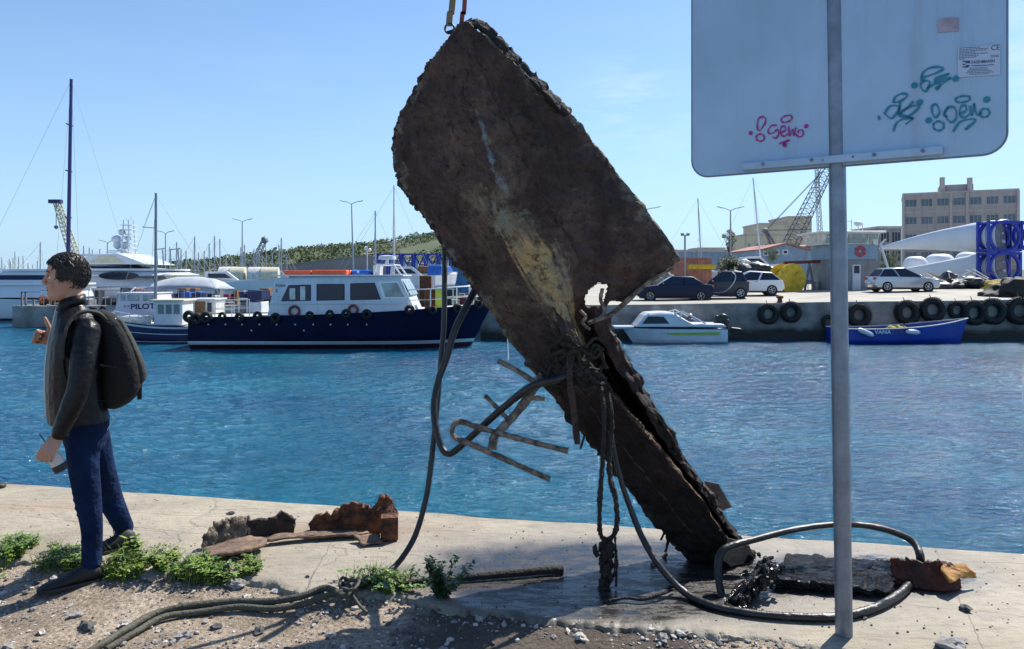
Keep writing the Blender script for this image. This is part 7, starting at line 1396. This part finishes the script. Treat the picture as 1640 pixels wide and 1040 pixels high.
def make_man():
    t = thing('person', 'man in black leather jacket and blue jeans walking left with thumb up', 'person', Q(140, 938)); t.location.z = 0; ORG[t] = t.location.copy()
    mb = MB(); head_parts(mb)
    mb.loft(rings_px([(500, 100, 142, .075), (515, 94, 152, .15), (540, 88, 158, .18), (600, 86, 158, .17), (650, 92, 160, .155), (690, 104, 158, .145)]))
    limb(mb, [(*Q(136, 530, -.17), .045), (*Q(126, 618, -.24), .03), (*Q(93, 698, -.24), .026)]); limb(mb, [(*Q(130, 530, .17), .05), (*Q(114, 600, .25), .042), (*Q(84, 549, .20), .028)])
    limb(mb, [(*Q(133, 700, -.085), .068), (*Q(134, 745, -.09), .056), (*Q(140, 792, -.09), .045), (*Q(147, 845, -.09), .037), (*Q(147, 905, -.09), .032), (*Q(147, 925, -.09), .032)]); FL = toL(PG(203, 873, SZ)).y - Y0; limb(mb, [(*Q(148, 700, .085), .07), (*Q(160, 745, .14), .06), (*Q(174, 793, .24), .05), (*Q(189, 825, FL * .82), .04), (*Q(199, 852, FL), .034)])
    hand(mb, Q(93, 700, -.24), Vector((-.55, -.12, -.80)), Vector((.35, .9, -.25)), Vector((-1, 0, .4)), [(18, 42, 30), (22, 46, 30), (26, 50, 32), (30, 52, 32)], (Vector((-.25, .75, -.6)), Vector((.1, .7, -.75))), 1.02)
    hand(mb, Q(84, 545, .20), Vector((-.90, -.1, .30)), Vector((-.15, -.95, -.1)), Vector((-.3, 0, 1)), [(82, 96, 50), (84, 98, 50), (86, 98, 50), (88, 98, 50)], (Vector((-.05, -.3, .95)), Vector((-.35, -.1, .95))), 1.0)
    body = mb.build('body', M['skin'], t, remesh=.0042, sm=3)
    mb = MB(); mb.ball(Q(76.3, 465.8), .0115, 2, 0, (.55, 1.5, .42)); mb.build('mouth', M['skin_dark'], body, smooth=True); mb = MB(); mb.ball(Q(75.5, 464.6), .010, 2, 0, (.5, 1.4, .25)); mb.build('teeth', M['teeth'], body, smooth=True)
    for s in (-1, 1):
        mb = MB(); mb.ball(Q(80.3, 444, s * .029), .0105, 2); ey = mb.build('eye', M['eye_white'], body, smooth=True); mb = MB(); mb.ball(Q(78.2, 444, s * .030), .0062, 2); mb.build('iris', M['hair'], ey, smooth=True)
        mb = MB(); mb.tube(catmull([Q(74.5, 436.5, s * .012), Q(74.5, 434.2, s * .027), Q(79, 436.5, s * .046)], 4), [.0022, .0034, .0018], 6); mb.build('eyebrow', M['hair'], body)
        mb = MB(); mb.tube(catmull([Q(75.2, 443, s * .018), Q(75.0, 441.2, s * .03), Q(78.5, 443.4, s * .043)], 4), .0018, 5); mb.build('eyelid', M['skin_dark'], body)
    hair_mesh(body)
    # jacket
    mb = MB(); mb.loft(rings_px([(486, 94, 135, .066), (494, 91, 142, .080), (501, 89, 149, .105), (509, 87, 156, .145), (518, 84, 162, .185), (530, 80, 167, .208), (548, 76, 169, .215), (580, 73.5, 168, .208), (610, 72, 167, .200), (640, 72.5, 170, .198), (662, 74, 174, .200), (673, 75, 177, .202)], 2.4))
    limb(mb, [(*Q(139, 530, -.175), .070), (*Q(133, 570, -.225), .062), (*Q(127, 618, -.25), .056), (*Q(113, 655, -.255), .051), (*Q(96, 694, -.24), .041)], 18); limb(mb, [(*Q(132, 530, .175), .07), (*Q(118, 580, .24), .06), (*Q(112, 606, .25), .055), (*Q(101, 584, .23), .05), (*Q(88, 556, .205), .041)], 18)
    mb.torus(Q(97.5, 693, -.24), Vector((-.5, 0, -.85)), .040, .006, 20, 6); mb.torus(Q(89, 557, .205), Vector((-.55, 0, .8)), .038, .006, 20, 6)
    rg = random.Random(2)
    jk = mb.build('jacket', M['leather'], t, remesh=.0058, sm=4)
    mb = MB(); sec = []
    for (y, xf, xb, ry) in ((492, 89, 137, .072), (483, 92, 136, .070), (474, 99, 136, .066)):
        a, b = Q(xf, y), Q(xb, y); r = []
        for k in range(25): an = R(-165 + 330 * k / 24); r.append(Vector(((a.x + b.x) / 2 + (b.x - a.x) / 2 * math.cos(an), Y0 + ry * math.sin(an), a.z - .02 * max(0, -math.cos(an)) + .01 * max(0, math.cos(an)))))
        sec.append(r)
    mb.v = [v for r in sec for v in r]; mb.f = [(j * 25 + i, j * 25 + i + 1, (j + 1) * 25 + i + 1, (j + 1) * 25 + i) for j in range(2) for i in range(24)]; mb.build('collar', M['leather'], jk, smooth=True, solid=.009)
    mb = MB(); mb.tube(catmull([Q(90, 494, .01), Q(84, 520, .01), Q(75, 560, .01), Q(71.5, 610, .01), Q(73.5, 668, .01)], 6), .004, 6); mb.build('zip', M['steel'], jk)
    # jeans
    mb = MB(); mb.loft(rings_px([(655, 88, 170, .170), (675, 92, 176, .172), (700, 99, 174, .172), (716, 104, 168, .165)], 2.4))
    limb(mb, [(*Q(133, 700, -.085), .088), (*Q(134, 745, -.09), .076), (*Q(140, 792, -.09), .067), (*Q(147, 845, -.09), .054), (*Q(147, 885, -.09), .050), (*Q(147, 902, -.09), .052)], 20); limb(mb, [(*Q(147, 700, .085), .092), (*Q(160, 745, .14), .076), (*Q(174, 793, .24), .070), (*Q(189, 825, FL * .82), .058), (*Q(199, 846, FL), .053)], 20)
    for k in range(13):                                  # denim folds
        y = (738, 752, 768, 782, 790, 800, 812, 826, 870, 880, 889, 896, 901)[k]; mb.torus(Q(134 + (y - 740) * .085, y, -.09), Vector((rg.uniform(-.2, .35), rg.uniform(-.25, .25), 1)), (.075, .073, .071, .068, .067, .065, .061, .056, .049, .048, .047, .048, .049)[k] - .0025, .0045, 22, 6)
    for k in range(6): f = k / 5; mb.torus(Q(166 + 28 * f, 770 + 75 * f, .18 + .23 * f), Vector((.5, .6, -1)), .066 - .02 * f, .005, 20, 6)
    mb.build('jeans', M['denim'], t, remesh=.0056, sm=2)
    shoe('shoe', t, (Q(164, 940, -.09).x, Y0 - .10, 0), (-1, -.06, 0), .30, 0.008)
    hl = toL(PG(219, 875, SZ)); hl.z = 0; shoe('shoe', t, (hl.x, hl.y, 0), (-1, -.12, 0), .285, SZ); settle(t)
    return t
man = make_man()
# backpack
bp_ = thing('backpack', 'dark olive and black backpack worn on the back of the man', 'backpack', Q(190, 652)); 
prof = [(496, 146, 168, .07), (503, 148, 184, .105), (515, 152, 197, .13), (535, 156, 208, .148), (560, 158, 219, .158), (585, 158, 227, .163), (603, 158, 230, .162), (618, 158, 228, .158), (632, 159, 221, .148), (643, 162, 209, .13), (650, 168, 196, .10), (653, 174, 188, .06)]
mb = MB(); mb.loft(rings_px(prof, 2.8)); mb.build('main_bag', M['pack'], bp_, smooth=True, remesh=.007, sm=4)
mb = MB(); mb.loft(rings_px([(506, 176, 188, .09), (512, 182, 197, .112), (535, 194, 210.5, .122), (560, 203, 223, .128), (580, 208, 231, .13), (594, 212, 234.5, .128), (604, 214, 234, .12), (610, 218, 230, .10)], 2.6)); fp = mb.build('front_pocket', M['pack_olive'], bp_, remesh=.006, sm=3)
mb = MB(); mb.tube(catmull([Q(184, 510, -.10), Q(200, 540, -.125), Q(212, 570, -.13), Q(220, 598, -.125)], 6), .0045, 6); mb.build('zip', M['steel'], fp); 
mb = MB(); mb.tube(catmull([Q(160, 585, -.165), Q(190, 590, -.155), Q(218, 606, -.13)], 6), .005, 6); mb.build('seam', M['pack_olive'], bp_)
def strap(pts, w_, th, m, nm, parent=bp_, wv=Vector((0, 1, 0))):
    pts = catmull(pts, 8); rings = []
    for i, p in enumerate(pts):
        d = (pts[min(i + 1, len(pts) - 1)] - pts[max(i - 1, 0)]).normalized(); s = wv; n_ = d.cross(s).normalized(); s = n_.cross(d).normalized(); rings.append([p + s * w_ + n_ * th, p - s * w_ + n_ * th, p - s * w_ - n_ * th, p + s * w_ - n_ * th])
    mb = MB(); mb.loft(rings); return mb.build(nm, M[m], parent, bevel=.002)
strap([Q(170, 512, -.11), Q(158, 502, -.13), Q(140, 499, -.155), Q(122, 505, -.17), Q(108, 522, -.19), Q(102, 548, -.21), Q(101, 575, -.205)], .022, .007, 'pack_olive', 'shoulder_strap', wv=Vector((0, 1, .15)))
strap([Q(101, 572, -.205), Q(104, 600, -.2), Q(120, 625, -.17), Q(150, 640, -.15), Q(168, 642, -.13)], .009, .002, 'pack', 'strap_tail')
strap([Q(170, 508, .11), Q(155, 496, .13), Q(138, 494, .15), Q(118, 502, .17), Q(104, 522, .19), Q(99, 560, .2)], .022, .007, 'pack_olive', 'shoulder_strap')
mb = MB(); mb.tube(catmull([Q(158, 504, 0), Q(164, 492, 0), Q(172, 500, 0), Q(176, 508, 0)], 6), .006, 8); mb.build('grab_handle', M['pack'], bp_)
mb = MB(); c = Q(223.5, 626, -.10); mb.box(c, (.024, .006, .098)); mb.build('hanging_tag', M['pack'], bp_, bevel=.003); mb = MB(); mb.torus(Q(223, 608, -.10), (0, 1, 0), .01, .003, 14, 6); mb.build('buckle', M['steel'], bp_)
mb = MB(); mb.tube(catmull([Q(192, 652, -.06), Q(182, 672, -.08), Q(172, 688, -.09), Q(166, 700, -.10)], 6), .0025, 5); mb.build('strap_tail', M['white_old'], bp_); settle(bp_)
# cup in the lowered hand
cp = thing('drink_cup', 'tipped paper cup with a thin straw held in the lowered hand', 'cup', Q(90, 735, -.2)); a, b = Q(76, 714, -.205), Q(100, 755, -.215); d = (b - a).normalized()
mb = MB(); mb.lathe(a, d, [(0, .027), (.11, .0335), (.112, .0335)], 24); mb.build('cup_body', M['cup_white'], cp, smooth=True); mb = MB(); mb.lathe(a + d * .111, d, [(0, .0345), (.012, .036), (.035, .034), (.038, .028)], 24); mb.build('lid', M['black'], cp, smooth=True)
mb = MB(); mb.tube([a - d * .005, Q(63, 695, -.205)], .0026, 8); mb.build('straw', M['black'], cp); settle(cp)
# second person, standing just outside the left edge: only the tip of a shoe shows
p2 = thing('person', 'person beyond the left edge of whom only a dark shoe tip shows', 'person', (-4.15, 5.66, SZ)); X2 = -4.16; Y2 = 5.66
mb = MB()
def ov2(z, rx, ry): return [Vector((X2 + rx * math.cos(k / 20 * 6.283), Y2 + ry * math.sin(k / 20 * 6.283), SZ + z)) for k in range(20)]
mb.loft([ov2(z, a, b) for z, a, b in ((.85, .1, .16), (1.0, .1, .15), (1.25, .11, .17), (1.42, .09, .18), (1.48, .05, .08), (1.55, .05, .05), (1.6, .07, .06), (1.68, .09, .07), (1.76, .075, .06), (1.8, .03, .03))])
for s in (-1, 1): limb(mb, [(X2, Y2 + s * .18, SZ + 1.38, .05), (X2 - .02, Y2 + s * .23, SZ + 1.08, .04), (X2, Y2 + s * .24, SZ + .85, .028)]); hand(mb, Vector((X2, Y2 + s * .24, SZ + .84)), Vector((0, 0, -1)), Vector((0, -s, 0)), Vector((1, 0, 0)), [20, 20, 22, 24], (Vector((.5, 0, -.8)), Vector((.2, 0, -1)))); limb(mb, [(X2, Y2 + s * .09, SZ + .85, .08), (X2 - .01, Y2 + s * .09, SZ + .45, .055), (X2 - .02, Y2 + s * .09, SZ + .08, .038)])
mb.build('body', M['skin'], p2, remesh=.007, sm=3); mb = MB(); mb.loft([ov2(z, a, b) for z, a, b in ((.82, .125, .19), (1.0, .125, .18), (1.25, .13, .195), (1.42, .11, .2), (1.47, .07, .11))])
for s in (-1, 1): limb(mb, [(X2, Y2 + s * .18, SZ + 1.38, .06), (X2 - .02, Y2 + s * .23, SZ + 1.08, .052), (X2, Y2 + s * .24, SZ + .88, .042)])
mb.build('jacket', M['leather'], p2, remesh=.01, sm=3); mb = MB()
for s in (-1, 1): limb(mb, [(X2, Y2 + s * .09, SZ + .88, .1), (X2 - .01, Y2 + s * .09, SZ + .45, .075), (X2 - .02, Y2 + s * .09, SZ + .1, .06)])
mb.build('trousers', M['denim'], p2, remesh=.01, sm=2); mb = MB(); mb.ball((X2 - .01, Y2, SZ + 1.73), .095, 2, .3, (1, .85, .9)); mb.build('hair', M['hair'], p2)
shoe('shoe', p2, (X2 - .05, Y2 - .09, SZ), (1, 0, 0), .39, SZ); shoe('shoe', p2, (X2 - .22, Y2 + .1, SZ), (1, .1, 0), .30, SZ)
# ------------------------------------------------------------------ WEEDS, STONES
def leaf_mat(name, c1, c2):
    m = mat(name, c1, .5, col2=c2, vs=6); n = m.node_tree.nodes['Principled BSDF']; return m
M['weed'] = leaf_mat('weed', (.13, .23, .03), (.035, .08, .015)); M['weed2'] = leaf_mat('weed2', (.24, .32, .04), (.08, .13, .02)); M['weed_dark'] = leaf_mat('weed_dark', (.05, .10, .025), (.02, .05, .014)); M['straw'] = leaf_mat('straw', (.34, .28, .15), (.18, .13, .07))
def gp(px, py, z=0):
    p = PG(px, py, 0)
    return p
def blade_(mb, p, h, w_, lean, rg):
    a = rg.uniform(0, 6.283); u = Vector((math.cos(a), math.sin(a), 0)) * w_; l = Vector((rg.gauss(0, 1), rg.gauss(0, 1), 0)) * lean * h; mb.add([p - u, p + u, p + l * .45 + Vector((0, 0, h * .65)) + u * .7, p + l * .45 + Vector((0, 0, h * .65)) - u * .7, p + l + Vector((0, 0, h * .95))], [(0, 1, 2, 3), (3, 2, 4)])
def leaf_(mb, p, d, ln, w_):
    d = d.normalized(); s = d.cross(Vector((0, 0, 1)));
    if s.length < .01: s = Vector((1, 0, 0))
    s = s.normalized() * w_; mb.add([p, p + d * ln * .35 + s, p + d * ln * .75 + s * .75 + Vector((0, 0, -.002)), p + d * ln + Vector((0, 0, -.006)), p + d * ln * .75 - s * .75 + Vector((0, 0, -.002)), p + d * ln * .35 - s], [(0, 1, 2, 5), (2, 3, 4, 5)])
def zone(rg, spots):
    x0, x1, y0, y1 = rg.choice(spots); return rg.uniform(x0, x1), rg.uniform(y0, y1)
rg = random.Random(17); A = MB(); B_ = MB(); C_ = MB(); D_ = MB()
strip_ = [(-120, 0, 893, 935), (0, 60, 880, 925), (20, 60, 885, 905), (60, 130, 895, 925), (110, 180, 905, 930), (165, 230, 900, 935), (170, 300, 908, 940), (220, 330, 912, 945), (300, 420, 922, 948), (320, 410, 918, 945), (545, 660, 942, 968), (600, 670, 945, 965)]
wts = [3, 5, 4, 5, 4, 5, 9, 8, 8, 5, 4, 3]
bag = [s for s, w_ in zip(strip_, wts) for _ in range(w_)]
for i in range(8000):
    px, py = zone(rg, bag); p = gp(px, py)
    if noise.noise(p * 5) < -.08: continue
    p.z = gz(p.x, p.y); r = rg.random(); hs = 1 + .9 * max(0, noise.noise(p * 3.3))
    if r < .66: blade_(rg.choice((A, A, C_, D_)), p, rg.uniform(.03, .10) * hs, rg.uniform(.0012, .0026), .5, rg)
    elif r < .71: blade_(B_, p, rg.uniform(.04, .13) * hs, .0014, .5, rg)
    else:
        h = rg.uniform(.012, .075) * hs; q = p + Vector((rg.gauss(0, .008), rg.gauss(0, .008), h))
        for k in range(rg.randint(3, 6)): a = rg.uniform(0, 6.283); leaf_(A if rg.random() < .5 else C_, q, Vector((math.cos(a), math.sin(a), rg.uniform(-.2, .6))), rg.choice((.6, .8, 1, 1.5)) * rg.uniform(.012, .028), rg.uniform(.003, .010))
nm = 'weeds'
for mb_, m_, lb in ((A, 'weed', 'bright green low weeds growing along the broken quay edge'), (C_, 'weed2', 'yellowish green low weeds mixed into the strip along the quay edge'), (D_, 'weed_dark', 'darker grass tufts in the weed strip along the quay edge'), (B_, 'straw', 'dry straw stalks among the weeds along the quay edge')):
    o = mb_.build(nm, M[m_], local=True, recalc=False); tag(o, lb, 'weeds', kind='stuff')
# the single tall weed, and broad leafed weeds one can tell apart
def weed_plant(px, py, h, w_, label, m='weed_dark', n=9, lf=.03, seed=0):
    base = gp(px, py); base.z = gz(base.x, base.y); t = thing('weed_plant', label, 'plant', base); rg = random.Random(seed); st = MB(); lv = MB()
    for k in range(n):
        tip = Vector((rg.gauss(0, w_ * .45), rg.gauss(0, w_ * .35), h * rg.uniform(.6, 1.0))); path = catmull([(0, 0, 0), Vector((tip.x * .4, tip.y * .4, tip.z * .5)), tip], 8); st.tube(path, [.0035, .0015], 5)
        for q in path[3:]:
            for _ in range(5): a = rg.uniform(0, 6.283); leaf_(lv, q + Vector((rg.gauss(0, .006), rg.gauss(0, .006), rg.gauss(0, .004))), Vector((math.cos(a), math.sin(a), rg.uniform(-.3, .7))), lf * rg.uniform(.5, 1.1), lf * .22)
    st.build('stem', M['weed_dark'], t, local=True); lv.build('leaves', M[m], t, local=True, recalc=False); return t
weed_plant(707, 972, .235, .12, 'dark green bushy weed standing alone right of the hose knot', n=14, lf=.034, seed=1); weed_plant(628, 962, .10, .16, 'low bright green weed between the knot and the tall weed', 'weed', 10, .03, 2); weed_plant(600, 955, .13, .05, 'thin sprawling weed stalk beside the hose knot', 'weed', 4, .018, 3)
weed_plant(213, 912, .14, .03, 'single upright leaf shoot right behind the rear foot', 'weed2', 2, .06, 4); weed_plant(262, 930, .11, .12, 'broad leafed weed with upright leaves in the middle of the strip', 'weed2', 8, .042, 5); weed_plant(20, 905, .13, .14, 'leafy weed tuft at the left edge near the quay slab', 'weed', 10, .03, 6); weed_plant(330, 935, .09, .14, 'spreading leafy weed at the right end of the weed strip', 'weed', 9, .036, 7); weed_plant(386, 938, .075, .10, 'small fringed weed just before the bare slab edge', 'weed2', 8, .026, 8)
# gravel as one mass, larger stones as things
mk('stone', (.33, .31, .29), .85, col2=(.16, .15, .145), vs=9, bump=.6, bs=40); mk('stone_pale', (.52, .48, .43), .8, col2=(.32, .29, .26), vs=8, bump=.5, bs=40); mk('stone_dark', (.11, .105, .10), .85, col2=(.05, .05, .05), vs=9, bump=.5, bs=30)
bmI = bmesh.new(); bmesh.ops.create_icosphere(bmI, subdivisions=1, radius=1); IV = [v.co.copy() for v in bmI.verts]; IFc = [tuple(v.index for v in f.verts) for f in bmI.faces]; bmI.free()
rg = random.Random(23); mbs = [MB(), MB(), MB()]
def edge_y(px):
    for (a, b), (c, d) in zip(near_px, near_px[1:]):
        if a <= px <= c: return b + (d - b) * (px - a) / (c - a)
    return 900
cnt = 0
while cnt < 4600:
    px, py = rg.uniform(-150, 1500), rg.uniform(905, 1130); ey = edge_y(px) + 14
    if py < ey: continue
    p = PG(px, py, 0); dn_ = noise.noise(Vector((p.x * 2.1, p.y * 2.6, 0)))
    if rg.random() > .45 + dn_ * 1.3 + (.5 if py < ey + 30 else 0): continue
    cnt += 1; s = min(.003 + rg.expovariate(1 / .0036), .026); r = Matrix.Rotation(rg.uniform(0, 6.28), 3, 'Z') @ Matrix.Rotation(rg.uniform(0, .5), 3, 'X'); sc = Vector((s * rg.uniform(.8, 1.6), s * rg.uniform(.7, 1.1), s * rg.uniform(.35, .75))); p.z = gz(p.x, p.y) + sc.z * .35
    rg.choice((mbs[0], mbs[0], mbs[1], mbs[2])).add([p + r @ Vector((v.x * sc.x * rg.uniform(.75, 1.15), v.y * sc.y * rg.uniform(.75, 1.15), v.z * sc.z * rg.uniform(.8, 1.1))) for v in IV], IFc)
for mb_, m_, lb in zip(mbs, ('stone', 'stone_pale', 'stone_dark'), ('loose grey gravel scattered over the dirt', 'loose pale gravel scattered over the dirt', 'loose dark gravel scattered over the dirt')): o = mb_.build('gravel', M[m_], local=True, recalc=False); tag(o, lb, 'gravel', kind='stuff')
def stone(px, py, s, m, label, z=None, seed=0, flat_=.5):
    p = PG(px, py, SZ if z else 0); p.z = SZ if z else gz(p.x, p.y); s_ = s / F * p.y; mb = MB(); mb.ball((p.x, p.y, p.z + s_ * flat_ * .6), s_, 2, 1.1, (1.15, .8, flat_), rot=Matrix.Rotation(seed * 1.3, 3, 'Z'), seed=seed * 3.7); o = mb.build('stone', M[m], bevel=0); tag(o, label, 'stone', 'larger stones on the ground'); return o
for i, (px, py, s, m_, lb) in enumerate(((122, 983, 10, 'stone', 'grey stone right below the front shoe toe'), (140, 1003, 13, 'stone_dark', 'dark flat stone halfway between the shoe and the olive hoses'), (290, 1020, 12, 'stone', 'bluish grey pointed stone right of the olive hose bend'), (12, 1035, 12, 'stone', 'grey stone in the lower left corner'), (378, 948, 13, 'stone', 'upright grey shard stone at the end of the weed strip'), (395, 962, 8, 'stone_pale', 'small pale stone next to the grey shard'), (240, 940, 9, 'stone', 'grey stone tucked under the middle of the weed strip'), (200, 1000, 8, 'stone_pale', 'pale stone left of the olive hose bend'), (66, 1010, 7, 'stone_pale', 'small pale stone in the sandy patch at the left'), (345, 1003, 8, 'stone_dark', 'dark stone below the middle stretch of the olive hose'), (415, 1010, 9, 'stone_dark', 'dark stone on the dirt right of centre of the olive hose'), (480, 985, 7, 'stone', 'small grey stone under the hose near the slab corner'), (530, 1018, 8, 'stone', 'grey stone in the shaded dirt below the weeds'), (930, 1030, 9, 'stone_pale', 'pale stone in the shaded dirt right of the picture centre'), (1040, 1022, 11, 'stone_pale', 'large pale stone in the pebble patch at the bottom right'), (1062, 1036, 10, 'stone', 'grey stone at the bottom of the pebble patch'), (1090, 1030, 9, 'stone_pale', 'pale stone at the right end of the pebble patch'), (960, 1010, 7, 'stone', 'grey stone close to the slab foot below the hanging rope'))): stone(px, py, s, m_, lb, seed=i + 1)
stone(1546, 978, 9, 'stone_dark', 'small dark lump lying alone on the quay right of the hose loop', z=True, seed=40, flat_=.55); stone(370, 824, 5, 'stone_dark', 'tiny dark fragment on the quay left behind the crusted scrap', z=True, seed=41); stone(1384, 991, 5, 'stone_dark', 'tiny dark crumb right of the sign post inside the hose loop', z=True, seed=42); stone(492, 925, 4, 'stone_dark', 'tiny flat chip on the quay near the slab corner', z=True, seed=43)
stone(1525, 1036, 22, 'stone', 'rounded grey rock at the bottom edge right of the sign post', z=True, seed=44, flat_=.35)
# small grit on the slab
mb = MB()
for i in range(900):
    px, py = rg.uniform(-50, 1700), rg.uniform(800, 1035); ey = edge_y(px) - 3; far = 772 + (px) * .069 + 8
    if py > ey or py < far: continue
    p = PG(px, py, SZ); s = rg.uniform(.0015, .006); mb.add([p + Vector((v.x * s * rg.uniform(.7, 1.5), v.y * s, v.z * s * .6 + s * .3)) for v in IV], IFc)
o = mb.build('grit', M['stone_dark'], local=True, recalc=False); tag(o, 'fine dark grit scattered over the concrete quay', 'grit', kind='stuff')
